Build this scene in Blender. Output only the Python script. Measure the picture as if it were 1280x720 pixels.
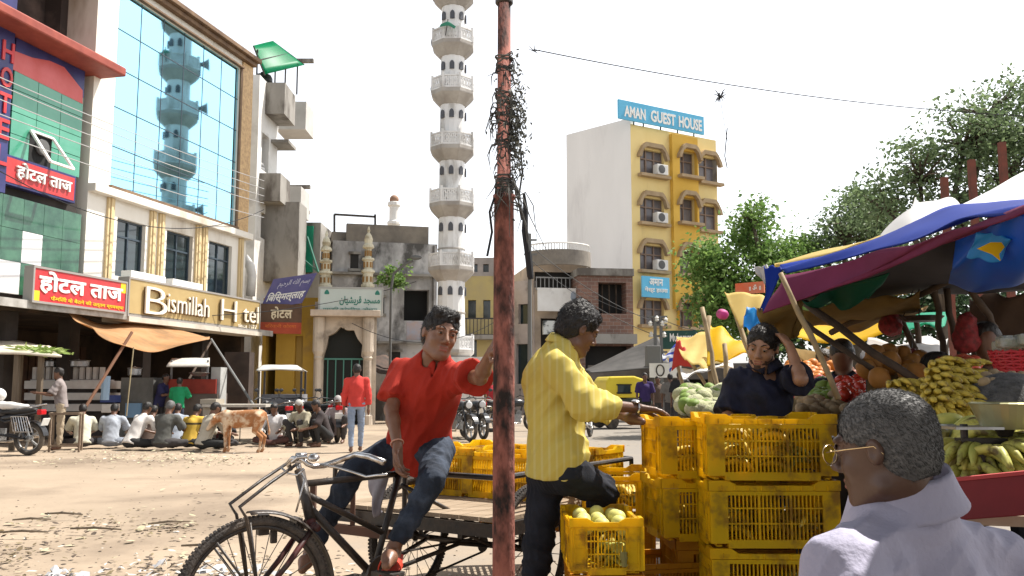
import bpy, bmesh, math, random
import numpy as np
from mathutils import Vector, Matrix
for _o in list(bpy.data.objects): bpy.data.objects.remove(_o)
SC = bpy.context.scene
COL = SC.collection
random.seed(7)
# ---------------------------------------------------------------- camera
F = 1108.0
PITCH = math.atan(125.0 / F)
CAM = Vector((0, 0, 1.25))
cd = bpy.data.cameras.new('camera'); cam = bpy.data.objects.new('camera', cd); COL.objects.link(cam)
cam.location = CAM; cam.rotation_euler = (math.pi / 2 + PITCH, 0, 0)
cd.sensor_width = 36.0; cd.lens = F / 1280.0 * 36.0; cd.clip_start = 0.05; cd.clip_end = 2000
SC.camera = cam
# ---------------------------------------------------------------- world, sun, exposure
SUN = Vector((0.46, 0.24, 0.86)).normalized()          # towards the sun
elev = math.asin(SUN.z); azim = math.atan2(SUN.x, SUN.y)
W = bpy.data.worlds.new('World'); SC.world = W; W.use_nodes = True
nt = W.node_tree; nt.nodes.clear()
sky = nt.nodes.new('ShaderNodeTexSky'); sky.sky_type = 'NISHITA'; sky.sun_disc = False
sky.sun_elevation = elev; sky.sun_rotation = azim; sky.dust_density = 2.5; sky.air_density = 1.0; sky.ozone_density = 1.0
hs = nt.nodes.new('ShaderNodeHueSaturation'); hs.inputs['Saturation'].default_value = 0.22; hs.inputs['Value'].default_value = 1.5
bg = nt.nodes.new('ShaderNodeBackground'); bg.inputs['Strength'].default_value = 0.115
wo = nt.nodes.new('ShaderNodeOutputWorld')
# sky brightened near the horizon and dimmed overhead to cut fill light
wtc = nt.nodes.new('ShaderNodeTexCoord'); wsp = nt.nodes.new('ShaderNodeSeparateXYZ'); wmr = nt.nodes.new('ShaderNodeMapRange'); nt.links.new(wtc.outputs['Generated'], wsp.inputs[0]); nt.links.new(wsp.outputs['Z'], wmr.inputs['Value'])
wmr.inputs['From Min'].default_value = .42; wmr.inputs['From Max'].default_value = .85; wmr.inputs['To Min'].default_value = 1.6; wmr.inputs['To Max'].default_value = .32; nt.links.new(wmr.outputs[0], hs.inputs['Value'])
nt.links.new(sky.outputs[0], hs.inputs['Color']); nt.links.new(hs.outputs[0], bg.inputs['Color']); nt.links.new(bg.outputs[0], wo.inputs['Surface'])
sl = bpy.data.lights.new('sun', 'SUN'); sl.energy = 5.0; sl.angle = math.radians(0.55); sl.color = (1.0, 0.95, 0.88)
sun = bpy.data.objects.new('sun', sl); COL.objects.link(sun)
sun.rotation_euler = SUN.to_track_quat('Z', 'Y').to_euler(); sun.location = (6, 4, 30)
SC.view_settings.view_transform = 'Standard'; SC.view_settings.look = 'None'
SC.view_settings.exposure = 0.80; SC.view_settings.gamma = 1.0; SC.view_settings.use_curve_mapping = False
SC.cycles.max_bounces = 6; SC.cycles.diffuse_bounces = 2; SC.cycles.transparent_max_bounces = 6; SC.cycles.transmission_bounces = 4
# ---------------------------------------------------------------- helpers: picture point at a chosen distance -> place
def ray(px, py):
    xc = (px - 640) / F; yc = (360 - py) / F
    return Vector((xc, math.cos(PITCH) - yc * math.sin(PITCH), math.sin(PITCH) + yc * math.cos(PITCH)))
def P(px, py, Y):
    d = ray(px, py); return CAM + d * (Y / d.y)
def V(*a): return Vector(a if len(a) > 1 else a[0])
WO = {}
def thing(name, label, cat, loc=(0, 0, 0), group=None, kind=None):
    o = bpy.data.objects.new(name, None); COL.objects.link(o); o.location = loc; o.empty_display_size = .1
    tag(o, label, cat, group, kind); WO[o.name] = Vector(loc); return o
def tag(o, label=None, cat=None, group=None, kind=None):
    if label: o['label'] = label
    if cat: o['category'] = cat
    if group: o['group'] = group
    if kind: o['kind'] = kind
    return o
def dup(root, loc, rotz=None, label=None, group=None, scale=None):
    kids = {}
    for x in bpy.data.objects:
        if x.parent: kids.setdefault(x.parent.name, []).append(x)
    def rec(o, par):
        c = o.copy(); COL.objects.link(c)
        if par: c.parent = par
        for k in kids.get(o.name, []): rec(k, c)
        return c
    r = rec(root, None); r.location = loc
    if rotz is not None:
        r.rotation_euler = rotz if not isinstance(rotz, (int, float)) else (0, 0, rotz)
    if label: r['label'] = label
    if group: r['group'] = group
    if scale: r.scale = (scale,) * 3 if isinstance(scale, (int, float)) else scale
    return r
def basis(z, up=(0, 0, 1)):
    z = Vector(z).normalized(); up = Vector(up)
    if abs(z.dot(up.normalized())) > .98: up = Vector((0, 1, 0))
    x = up.cross(z).normalized(); y = z.cross(x); return x, y, z
class MB:
    def __init__(s): s.v = []; s.f = []; s.m = []; s.cur = 0
    def add(s, vs, fs):
        b = len(s.v); s.v += [Vector(q) for q in vs]
        for f in fs: s.f.append([i + b for i in f]); s.m.append(s.cur)
        return s
    def box(s, c, d, R=None):
        c = Vector(c); vs = []
        for i in range(8):
            q = Vector(((i & 1) - .5, (i >> 1 & 1) - .5, (i >> 2) - .5)); q = Vector((q.x * d[0], q.y * d[1], q.z * d[2]))
            vs.append(c + (R @ q if R else q))
        return s.add(vs, [(0, 2, 3, 1), (4, 5, 7, 6), (0, 1, 5, 4), (2, 6, 7, 3), (0, 4, 6, 2), (1, 3, 7, 5)])
    def beam(s, p, q, w, h=None, up=(0, 0, 1)):
        p = Vector(p); q = Vector(q); h = h or w; x, y, z = basis(q - p, up); vs = []
        for e in (p, q):
            for a, b in ((-1, -1), (1, -1), (1, 1), (-1, 1)): vs.append(e + x * a * w / 2 + y * b * h / 2)
        return s.add(vs, [(3, 2, 1, 0), (4, 5, 6, 7), (0, 1, 5, 4), (1, 2, 6, 5), (2, 3, 7, 6), (3, 0, 4, 7)])
    def tube(s, pts, r, n=8, closed=False):
        pts = [Vector(p) for p in pts]; N = len(pts); rs = r if isinstance(r, (list, tuple)) else [r] * N
        vs = []; prev = None
        for i, p in enumerate(pts):
            if closed: t = pts[(i + 1) % N] - pts[i - 1]
            else: t = pts[min(i + 1, N - 1)] - pts[max(i - 1, 0)]
            if t.length < 1e-9: t = Vector((0, 0, 1))
            t.normalize()
            if prev is None: x, y, _ = basis(t)
            else:
                x = prev - t * prev.dot(t); x.normalize(); y = t.cross(x)
            prev = x
            for k in range(n):
                a = 2 * math.pi * k / n; vs.append(p + (x * math.cos(a) + y * math.sin(a)) * rs[i])
        fs = []
        for i in range(N if closed else N - 1):
            j = (i + 1) % N
            for k in range(n): fs.append((i * n + k, i * n + (k + 1) % n, j * n + (k + 1) % n, j * n + k))
        if not closed:
            fs.append(tuple(range(n - 1, -1, -1))); fs.append(tuple((N - 1) * n + k for k in range(n)))
        return s.add(vs, fs)
    def lathe(s, prof, n=16, c=(0, 0, 0), ax=(0, 0, 1), a0=0.0):
        x, y, z = basis(ax); c = Vector(c); vs = []; N = len(prof)
        if abs(z.z) > .99: x, y = Vector((1, 0, 0)), Vector((0, 1 if z.z > 0 else -1, 0))
        for r, h in prof:
            for k in range(n):
                a = a0 + 2 * math.pi * k / n; vs.append(c + z * h + (x * math.cos(a) + y * math.sin(a)) * max(r, 1e-4))
        fs = []
        for i in range(N - 1):
            for k in range(n): fs.append((i * n + k, i * n + (k + 1) % n, (i + 1) * n + (k + 1) % n, (i + 1) * n + k))
        fs.append(tuple(range(n - 1, -1, -1))); fs.append(tuple((N - 1) * n + k for k in range(n)))
        return s.add(vs, fs)
    def ell(s, c, r, R=None, n=12, m=8):
        c = Vector(c); r = (r, r, r) if isinstance(r, (int, float)) else r; vs = []
        for i in range(m + 1):
            th = math.pi * i / m
            for k in range(n):
                a = 2 * math.pi * k / n; sn = max(math.sin(th), 1e-3)
                q = Vector((r[0] * sn * math.cos(a), r[1] * sn * math.sin(a), -r[2] * math.cos(th))); vs.append(c + (R @ q if R else q))
        fs = [(i * n + k, i * n + (k + 1) % n, (i + 1) * n + (k + 1) % n, (i + 1) * n + k) for i in range(m) for k in range(n)]
        return s.add(vs, fs)
    def prism(s, poly, o, u, v, d):
        o = Vector(o); u = Vector(u); v = Vector(v); nn = u.cross(v).normalized() * d; N = len(poly)
        vs = [o + u * a + v * b for a, b in poly] + [o + u * a + v * b + nn for a, b in poly]
        return s.add(vs, [tuple(range(N - 1, -1, -1)), tuple(range(N, 2 * N))] + [(i, (i + 1) % N, N + (i + 1) % N, N + i) for i in range(N)])
    def grid(s, fn, nu, nv):
        vs = [fn(i / nu, j / nv) for j in range(nv + 1) for i in range(nu + 1)]
        return s.add(vs, [(j * (nu + 1) + i, j * (nu + 1) + i + 1, (j + 1) * (nu + 1) + i + 1, (j + 1) * (nu + 1) + i) for j in range(nv) for i in range(nu)])
    def build(s, name, mat, parent=None, smooth=False, bevel=0, solid=0, sub=0):
        mats = mat if isinstance(mat, (list, tuple)) else [mat]
        if parent is not None: off = WO[parent.name]
        else:
            xs = [q.x for q in s.v]; ys = [q.y for q in s.v]; zs = [q.z for q in s.v]
            off = Vector(((min(xs) + max(xs)) / 2, (min(ys) + max(ys)) / 2, min(zs)))
        me = bpy.data.meshes.new(name); me.from_pydata([tuple(q - off) for q in s.v], [], s.f)
        for m in mats: me.materials.append(m)
        if len(mats) > 1: me.polygons.foreach_set('material_index', s.m)
        if smooth: me.polygons.foreach_set('use_smooth', [True] * len(me.polygons))
        me.update()
        o = bpy.data.objects.new(name, me); COL.objects.link(o)
        if parent is not None: o.parent = parent
        else: o.location = off
        WO[o.name] = off
        if solid:
            q = o.modifiers.new('solid', 'SOLIDIFY'); q.thickness = solid; q.offset = 0
        if sub:
            q = o.modifiers.new('sub', 'SUBSURF'); q.levels = sub; q.render_levels = sub
        if bevel:
            q = o.modifiers.new('bevel', 'BEVEL'); q.width = bevel; q.segments = 2; q.limit_method = 'ANGLE'
        return o
def solo(mb, name, mat, label, cat, group=None, kind=None, **k):
    return tag(mb.build(name, mat, None, **k), label, cat, group, kind)
# ---------------------------------------------------------------- materials
def mat(name, c1, c2=None, rough=.8, scale=3.0, detail=5, bump=0.0, bscale=None, metal=0.0, transl=0.0, spec=.3, stretch=(1, 1, 1), lo=.35, hi=.65, c3=None, s3=.6, c3r=(.52, .66)):
    m = bpy.data.materials.new(name); m.use_nodes = True; t = m.node_tree; N = t.nodes; L = t.links
    b = N['Principled BSDF']; out = N['Material Output']
    b.inputs['Roughness'].default_value = rough; b.inputs['Metallic'].default_value = metal; b.inputs['Specular IOR Level'].default_value = spec
    c = (*c1, 1); b.inputs['Base Color'].default_value = c
    tc = N.new('ShaderNodeTexCoord'); mp = N.new('ShaderNodeMapping'); mp.inputs['Scale'].default_value = stretch
    L.new(tc.outputs['Object'], mp.inputs['Vector'])
    csock = None
    def blend(a_sock, a_col, col, sc, lo_, hi_):
        n = N.new('ShaderNodeTexNoise'); n.inputs['Scale'].default_value = sc; n.inputs['Detail'].default_value = detail; n.inputs['Roughness'].default_value = .6
        L.new(mp.outputs[0], n.inputs['Vector'])
        r = N.new('ShaderNodeMapRange'); r.inputs['From Min'].default_value = lo_; r.inputs['From Max'].default_value = hi_
        L.new(n.outputs['Fac'], r.inputs['Value'])
        x = N.new('ShaderNodeMix'); x.data_type = 'RGBA'; L.new(r.outputs[0], x.inputs['Factor'])
        if a_sock: L.new(a_sock, x.inputs['A'])
        else: x.inputs['A'].default_value = (*a_col, 1)
        x.inputs['B'].default_value = (*col, 1); return x.outputs['Result']
    if c2 is not None: csock = blend(None, c1, c2, scale, lo, hi)
    if c3 is not None: csock = blend(csock, c1, c3, scale * s3, *c3r)
    if csock: L.new(csock, b.inputs['Base Color'])
    if bump:
        n = N.new('ShaderNodeTexNoise'); n.inputs['Scale'].default_value = bscale or scale * 6; n.inputs['Detail'].default_value = 6
        L.new(mp.outputs[0], n.inputs['Vector'])
        bp = N.new('ShaderNodeBump'); bp.inputs['Strength'].default_value = bump; bp.inputs['Distance'].default_value = .02
        L.new(n.outputs['Fac'], bp.inputs['Height']); L.new(bp.outputs[0], b.inputs['Normal'])
    if transl:
        tr = N.new('ShaderNodeBsdfTranslucent'); tr.inputs['Color'].default_value = c
        if csock: L.new(csock, tr.inputs['Color'])
        mx = N.new('ShaderNodeMixShader'); mx.inputs[0].default_value = transl
        L.new(b.outputs[0], mx.inputs[1]); L.new(tr.outputs[0], mx.inputs[2]); L.new(mx.outputs[0], out.inputs['Surface'])
    m['b'] = 1
    return m
def band_mat(name, c1, c2, scale, axis='X', width=.5, rough=.8, noise=.0, transl=0.0, c3=None):
    m = mat(name, c1, rough=rough, transl=transl); t = m.node_tree; N = t.nodes; L = t.links; b = N['Principled BSDF']
    tc = N.new('ShaderNodeTexCoord'); w = N.new('ShaderNodeTexWave'); w.wave_type = 'BANDS'; w.bands_direction = axis
    w.inputs['Scale'].default_value = scale; w.inputs['Distortion'].default_value = noise; w.inputs['Detail'].default_value = 2
    L.new(tc.outputs['Object'], w.inputs['Vector'])
    r = N.new('ShaderNodeMapRange'); r.inputs['From Min'].default_value = width; r.inputs['From Max'].default_value = min(1, width + .15); L.new(w.outputs['Fac'], r.inputs['Value'])
    x = N.new('ShaderNodeMix'); x.data_type = 'RGBA'; L.new(r.outputs[0], x.inputs['Factor']); x.inputs['A'].default_value = (*c1, 1); x.inputs['B'].default_value = (*c2, 1)
    L.new(x.outputs['Result'], b.inputs['Base Color'])
    for q in N:
        if q.type == 'BSDF_TRANSLUCENT': L.new(x.outputs['Result'], q.inputs['Color'])
    return m
def brick_mat(name, c1, c2, mortar, sc):
    m = mat(name, c1, rough=.9); t = m.node_tree; N = t.nodes; L = t.links; b = N['Principled BSDF']
    tc = N.new('ShaderNodeTexCoord'); mp = N.new('ShaderNodeMapping'); mp.inputs['Rotation'].default_value = (math.pi / 2, 0, 0)
    L.new(tc.outputs['Object'], mp.inputs[0]); k = N.new('ShaderNodeTexBrick'); L.new(mp.outputs[0], k.inputs['Vector'])
    k.inputs['Color1'].default_value = (*c1, 1); k.inputs['Color2'].default_value = (*c2, 1); k.inputs['Mortar'].default_value = (*mortar, 1); k.inputs['Scale'].default_value = sc
    k.inputs['Mortar Size'].default_value = .012
    L.new(k.outputs['Color'], b.inputs['Base Color']); return m
def leaf_mat(name, dark, light, transl=.3):
    m = mat(name, dark, rough=.6, transl=transl); t = m.node_tree; N = t.nodes; L = t.links; b = N['Principled BSDF']
    g = N.new('ShaderNodeNewGeometry'); x = N.new('ShaderNodeMix'); x.data_type = 'RGBA'; L.new(g.outputs['Random Per Island'], x.inputs['Factor'])
    x.inputs['A'].default_value = (*dark, 1); x.inputs['B'].default_value = (*light, 1); L.new(x.outputs['Result'], b.inputs['Base Color'])
    for q in N:
        if q.type == 'BSDF_TRANSLUCENT': L.new(x.outputs['Result'], q.inputs['Color'])
    return m
MT = {}
def simple(key, *a, **k):
    if key not in MT: MT[key] = mat(key, *a, **k)
    return MT[key]
black_metal = mat('black_metal', (.018, .017, .017), (.05, .035, .025), rough=.45, scale=9, bump=.15, spec=.5)
chrome = mat('chrome', (.7, .7, .7), (.35, .3, .26), rough=.25, scale=12, metal=1.0)
steel = mat('steel', (.45, .46, .47), (.3, .3, .3), rough=.35, scale=5, metal=.8)
rubber = mat('rubber', (.03, .028, .026), (.12, .10, .08), rough=.9, scale=6, bump=.3)
dust_rubber = mat('dusty_rubber', (.12, .10, .085), (.045, .042, .04), rough=.95, scale=10, bump=.5, bscale=80)
white_paint = mat('white_paint', (.78, .77, .74), (.68, .66, .62), rough=.7, scale=1.2, c3=(.5, .48, .45), s3=.7)
concrete = mat('concrete', (.34, .32, .29), (.24, .225, .2), rough=.92, scale=.9, bump=.3, c3=(.12, .105, .09), s3=1.2, c3r=(.48, .62), stretch=(1, 1, .4))
old_plaster = mat('old_plaster', (.60, .585, .58), (.33, .32, .315), rough=.92, scale=1.1, bump=.4, c3=(.11, .105, .10), s3=.7, c3r=(.49, .60), stretch=(1, 1, .55), lo=.42, hi=.6)
wood_grey = mat('weathered_wood', (.17, .13, .09), (.09, .07, .05), rough=.85, scale=6, stretch=(1, 1, .15), bump=.3)
bamboo = mat('bamboo', (.36, .27, .15), (.22, .16, .09), rough=.7, scale=8)
dark_pole = mat('dark_pole', (.055, .04, .03), (.1, .07, .05), rough=.8, scale=8)
dark_wall = mat('near_black_wall', (.06, .05, .045), (.025, .022, .02), rough=.95, scale=1.0)  # near-black mottled wall colour
dark_glass = mat('dark_glass', (.02, .035, .04), rough=.08, spec=.7)
cable = mat('cable_black', (.02, .02, .022), rough=.6)
# ---------------------------------------------------------------- writing on signs
def text(s, name, m, parent, o, u, v, w=None, h=None, depth=.01, shear=0, bold=0, cx=False):
    """letters as a mesh in the plane o + u, v; fitted to width w and height h"""
    c = bpy.data.curves.new('letters', 'FONT'); c.body = s; c.extrude = 0; c.offset = bold; c.resolution_u = 3; c.shear = shear
    t = bpy.data.objects.new('letters', c); COL.objects.link(t)
    me = bpy.data.meshes.new_from_object(t.evaluated_get(bpy.context.evaluated_depsgraph_get()))
    bpy.data.objects.remove(t); bpy.data.curves.remove(c)
    vs = [q.co.copy() for q in me.vertices]; fs = [tuple(p.vertices) for p in me.polygons]; bpy.data.meshes.remove(me)
    x0 = min(q.x for q in vs); x1 = max(q.x for q in vs); y0 = min(q.y for q in vs); y1 = max(q.y for q in vs)
    kx = w / (x1 - x0) if w else None; ky = h / (y1 - y0) if h else None; kx = kx or ky; ky = ky or kx
    o = Vector(o); u = Vector(u).normalized(); v = Vector(v).normalized(); n = u.cross(v)
    mb = MB(); top = [o + u * (q.x - x0) * kx + v * (q.y - y0) * ky + n * depth for q in vs]
    mb.add(top, fs)
    bot = [q - n * depth * .98 for q in top]
    from collections import Counter
    e = Counter()
    for f in fs:
        for i in range(len(f)): e[(f[i], f[(i + 1) % len(f)])] += 1
    b = len(mb.v); mb.v += bot
    for (i, j) in list(e):
        if (j, i) not in e: mb.f.append([j, i, i + b, j + b]); mb.m.append(0)
    return mb.build(name, m, parent)
# ---------------------------------------------------------------- facades
class Plane:
    def __init__(s, px1, Y1, px2, Y2, py=485):
        a = P(px1, py, Y1); b = P(px2, py, Y2); s.o = Vector((a.x, a.y, 0)); s.u = Vector((b.x - a.x, b.y - a.y, 0)); s.L = s.u.length; s.u.normalize()
        s.n = Vector((s.u.y, -s.u.x, 0)); s.z = Vector((0, 0, 1))
        if s.n.y > 0: pass
    def pt(s, u, z, off=0): return s.o + s.u * u + s.z * z + s.n * off
    def hit(s, px, py, off=0):
        d = ray(px, py); o = s.o + s.n * off; t = (o - CAM).dot(s.n) / d.dot(s.n); q = CAM + d * t; return (q - o).dot(s.u), q.z
    def box(s, mb, u0, u1, z0, z1, o0, o1):
        R = Matrix((s.u, s.n, s.z)).transposed()
        return mb.box(s.pt((u0 + u1) / 2, (z0 + z1) / 2, (o0 + o1) / 2), (abs(u1 - u0), abs(o1 - o0), abs(z1 - z0)), R)
    def wall(s, mb, u0, u1, z0, z1, holes=(), rec=.2, off=0, back=None):
        us = sorted({u0, u1, *[h[0] for h in holes], *[h[1] for h in holes]}); zs = sorted({z0, z1, *[h[2] for h in holes], *[h[3] for h in holes]})
        us = [q for q in us if u0 <= q <= u1]; zs = [q for q in zs if z0 <= q <= z1]
        for a, b in zip(us, us[1:]):
            for c, d in zip(zs, zs[1:]):
                mu = (a + b) / 2; mz = (c + d) / 2
                if any(h[0] < mu < h[1] and h[2] < mz < h[3] for h in holes): continue
                mb.add([s.pt(a, c, off), s.pt(b, c, off), s.pt(b, d, off), s.pt(a, d, off)], [(0, 1, 2, 3)])
        for h in holes:
            q = [(h[0], h[2]), (h[1], h[2]), (h[1], h[3]), (h[0], h[3])]
            for i in range(4):
                a = q[i]; b = q[(i + 1) % 4]
                mb.add([s.pt(*a, off), s.pt(*b, off), s.pt(*b, off - rec), s.pt(*a, off - rec)], [(0, 1, 2, 3)])
        q = [(u0, z0), (u1, z0), (u1, z1), (u0, z1)]; bk = off - (back or rec)
        for i in range(4):
            a = q[i]; b = q[(i + 1) % 4]
            mb.add([s.pt(*a, off), s.pt(*a, bk), s.pt(*b, bk), s.pt(*b, off)], [(0, 1, 2, 3)])
        if back:
            mb.add([s.pt(u0, z0, bk), s.pt(u0, z1, bk), s.pt(u1, z1, bk), s.pt(u1, z0, bk)], [(0, 1, 2, 3)])
        return mb
def hrect(pl, x0, y0, x1, y1, off=0):
    """u0,u1,z0,z1 on a facade of a picture box"""
    ua, za = pl.hit(x0, (y0 + y1) / 2, off); ub, zb = pl.hit(x1, (y0 + y1) / 2, off); xm = (x0 + x1) / 2
    return ua, ub, pl.hit(xm, y1, off)[1], pl.hit(xm, y0, off)[1]
def rail(mb, pl, u0, u1, z0, z1, off, step=.12, r=.012):
    n = max(2, int((u1 - u0) / step))
    for i in range(n + 1):
        u = u0 + (u1 - u0) * i / n; mb.beam(pl.pt(u, z0, off), pl.pt(u, z1, off), r * 1.6)
    for z in (z0, z1): mb.beam(pl.pt(u0 - r, z, off), pl.pt(u1 + r, z, off), r * 2.6)
def patch(name, m, rows, label, cat, nu=24, nv=8, wr=.02, seed=0, solid=.006, parent=None, group=None, sag=0.0):
    """a cloth sheet through rows of points (picture x, y, distance) or places"""
    R = [[(q if isinstance(q, Vector) else P(*q)) for q in r] for r in rows]
    def lin(a, t):
        k = t * (len(a) - 1); i = min(int(k), len(a) - 2); fr = k - i
        p0 = a[max(i - 1, 0)]; p1 = a[i]; p2 = a[i + 1]; p3 = a[min(i + 2, len(a) - 1)]
        return p1 + .5 * fr * (p2 - p0 + fr * (2 * p0 - 5 * p1 + 4 * p2 - p3 + fr * (3 * (p1 - p2) + p3 - p0)))
    rnd = random.Random(seed); ws = [(rnd.uniform(3, 14), rnd.uniform(2, 9), rnd.uniform(0, 6)) for _ in range(6)]
    def fn(u, v):
        q = lin([lin(r, u) for r in R], v)
        d = sum(math.sin(a * u + b * v + c + 1.3 * math.sin(3 * u + c)) for a, b, c in ws) * wr / 3
        return q + Vector((.3 * d, .5 * d, d - sag * math.sin(math.pi * u) * math.sin(math.pi * v)))
    mb = MB().grid(fn, nu, nv)
    o = mb.build(name, m, parent, smooth=True, solid=solid)
    if parent is None: tag(o, label, cat, group)
    return o
# ---------------------------------------------------------------- smooth bodies: distance fields turned into one mesh
def nz(X, Y, Z, fr, seed, n=5):
    r = np.random.RandomState(seed); d = 0
    for _ in range(n):
        k = r.normal(size=3); k = k / np.linalg.norm(k) * fr * r.uniform(.6, 1.6); d = d + np.sin(k[0] * X + k[1] * Y + k[2] * Z + r.uniform(0, 6.28))
    return d / n
class Sdf:
    def __init__(s): s.ops = []; s.cuts = []; s.disp = None
    def cone(s, p, q, r1, r2, k=.01, sub=False, f0=False, f1=False, sq=None):
        s.ops.append(('c', np.array(p, float), np.array(q, float), r1, r2, k, sub, f0, f1, sq)); return s
    def ell(s, c, r, R=None, k=.01, sub=False):
        s.ops.append(('e', np.array(c, float), np.array(r, float), np.array(R, float) if R is not None else np.eye(3), k, sub)); return s
    def cut(s, p, n): s.cuts.append((np.array(p, float), np.array(Vector(n).normalized(), float))); return s
    def mesh(s, h, pad=.02):
        lo = np.full(3, 1e9); hi = -lo; bx = []
        for o in s.ops:
            if o[0] == 'c':
                rr = max(o[3], o[4]); a = np.minimum(o[1], o[2]) - rr; b = np.maximum(o[1], o[2]) + rr; k = o[5]; sub = o[6]
            else:
                rr = max(o[2]); a = o[1] - rr; b = o[1] + rr; k = o[4]; sub = o[5]
            bx.append((a - k - 2 * h, b + k + 2 * h))
            if not sub: lo = np.minimum(lo, a); hi = np.maximum(hi, b)
        lo = lo - pad - 2 * h; n = np.ceil((hi + pad + 2 * h - lo) / h).astype(int) + 1
        ax = [(lo[i] + h * np.arange(n[i])).astype(np.float32) for i in range(3)]
        f = np.full(n, .3, np.float32)
        for o, (a, b) in zip(s.ops, bx):
            i0 = np.clip(((a - lo) / h).astype(int), 0, n); i1 = np.clip(((b - lo) / h).astype(int) + 2, 0, n)
            if (i1 <= i0).any(): continue
            sl = tuple(slice(i0[i], i1[i]) for i in range(3))
            X = ax[0][sl[0]][:, None, None]; Y = ax[1][sl[1]][None, :, None]; Z = ax[2][sl[2]][None, None, :]
            if o[0] == 'c':
                _, p, q, r1, r2, k, sub, f0, f1, sq = o
                x = X - p[0]; y = Y - p[1]; z = Z - p[2]; d = q - p
                L = max(np.linalg.norm(d), 1e-6); t_ = (x * d[0] + y * d[1] + z * d[2]) / (L * L); t = np.clip(t_, 0, 1)
                x = x - t * d[0]; y = y - t * d[1]; z = z - t * d[2]
                if sq is not None:
                    aa, fa = sq; aa = np.array(aa) / np.linalg.norm(aa); w = (x * aa[0] + y * aa[1] + z * aa[2]) * (fa - 1)
                    x = x + w * aa[0]; y = y + w * aa[1]; z = z + w * aa[2]
                D = np.sqrt(x * x + y * y + z * z) - (r1 + (r2 - r1) * t)
                if f0: D = np.maximum(D, -t_ * L)
                if f1: D = np.maximum(D, (t_ - 1) * L)
            else:
                _, c, r, R, k, sub = o
                x = X - c[0]; y = Y - c[1]; z = Z - c[2]
                q = [(R[0][i] * x + R[1][i] * y + R[2][i] * z) / r[i] for i in range(3)]
                k0 = np.sqrt(q[0] ** 2 + q[1] ** 2 + q[2] ** 2); k1 = np.sqrt((q[0] / r[0]) ** 2 + (q[1] / r[1]) ** 2 + (q[2] / r[2]) ** 2) + 1e-6
                D = k0 * (k0 - 1) / k1
            g = f[sl]
            if sub:
                D = -D; hh = np.clip(.5 - .5 * (g - D) / k, 0, 1) if False else np.clip(.5 + .5 * (g - D) / k, 0, 1)
                f[sl] = D * (1 - hh) + g * hh + k * hh * (1 - hh)
            else:
                hh = np.clip(.5 + .5 * (D - g) / k, 0, 1); f[sl] = D * (1 - hh) + g * hh - k * hh * (1 - hh)
        X = ax[0][:, None, None]; Y = ax[1][None, :, None]; Z = ax[2][None, None, :]
        if s.disp is not None: f = f + s.disp(X, Y, Z).astype(np.float32)
        for p, nn in s.cuts: f = np.maximum(f, ((X - p[0]) * nn[0] + (Y - p[1]) * nn[1] + (Z - p[2]) * nn[2]).astype(np.float32))
        f[0] = f[-1] = .1; f[:, 0] = f[:, -1] = .1; f[:, :, 0] = f[:, :, -1] = .1
        return nets(f, lo, h)
def nets(f, lo, h):
    s = f < 0; nx, ny, nz_ = f.shape
    cnt = np.zeros((nx - 1, ny - 1, nz_ - 1), np.int8)
    for i in (0, 1):
        for j in (0, 1):
            for k in (0, 1): cnt += s[i:nx - 1 + i, j:ny - 1 + j, k:nz_ - 1 + k]
    act = np.nonzero((cnt > 0) & (cnt < 8)); n = len(act[0])
    idx = np.full(cnt.shape, -1, np.int32); idx[act] = np.arange(n)
    val = {(i, j, k): f[act[0] + i, act[1] + j, act[2] + k] for i in (0, 1) for j in (0, 1) for k in (0, 1)}
    acc = np.zeros((n, 3)); w = np.zeros(n)
    cs = list(val)
    for a in cs:
        for d in range(3):
            if a[d]: continue
            b = list(a); b[d] = 1; b = tuple(b); A = val[a]; B = val[b]; m = (A < 0) != (B < 0)
            t = np.where(m, A / np.where(m, A - B, 1), 0); p = np.tile(np.array(a, float), (n, 1)); p[:, d] = t
            acc += p * m[:, None]; w += m
    pos = acc / w[:, None] + np.stack(act, 1); V_ = pos * h + lo
    fs = []
    for d in range(3):
        a, b = [(1, 2), (2, 0), (0, 1)][d]
        s0 = [slice(None)] * 3; s1 = [slice(None)] * 3; s0[d] = slice(0, -1); s1[d] = slice(1, None)
        S0 = s[tuple(s0)]; S1 = s[tuple(s1)]; e = np.nonzero(S0 != S1); e = np.stack(e, 1)
        ok = (e[:, a] > 0) & (e[:, b] > 0) & (e[:, a] < idx.shape[a]) & (e[:, b] < idx.shape[b]); e = e[ok]
        fl = S0[tuple(e.T)]
        def cell(da, db):
            q = e.copy(); q[:, a] += da; q[:, b] += db; return idx[tuple(q.T)]
        q = np.stack([cell(-1, -1), cell(0, -1), cell(0, 0), cell(-1, 0)], 1); q = np.where(fl[:, None], q, q[:, ::-1]); fs.append(q)
    return V_, np.concatenate(fs)
def sdf_build(S, name, m, parent, h, extra=None):
    v, f = S.mesh(h); off = WO[parent.name]; mb_v = v - np.array(off)
    me = bpy.data.meshes.new(name)
    vs = mb_v.tolist(); fs = f.tolist()
    if extra:
        b = len(vs); vs += [tuple(Vector(q) - off) for q in extra.v]; fs += [[i + b for i in q] for q in extra.f]
    me.from_pydata(vs, [], fs)
    me.materials.append(m); me.polygons.foreach_set('use_smooth', [True] * len(me.polygons)); me.update()
    o = bpy.data.objects.new(name, me); COL.objects.link(o); o.parent = parent; WO[o.name] = off
    return o, v, f
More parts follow.
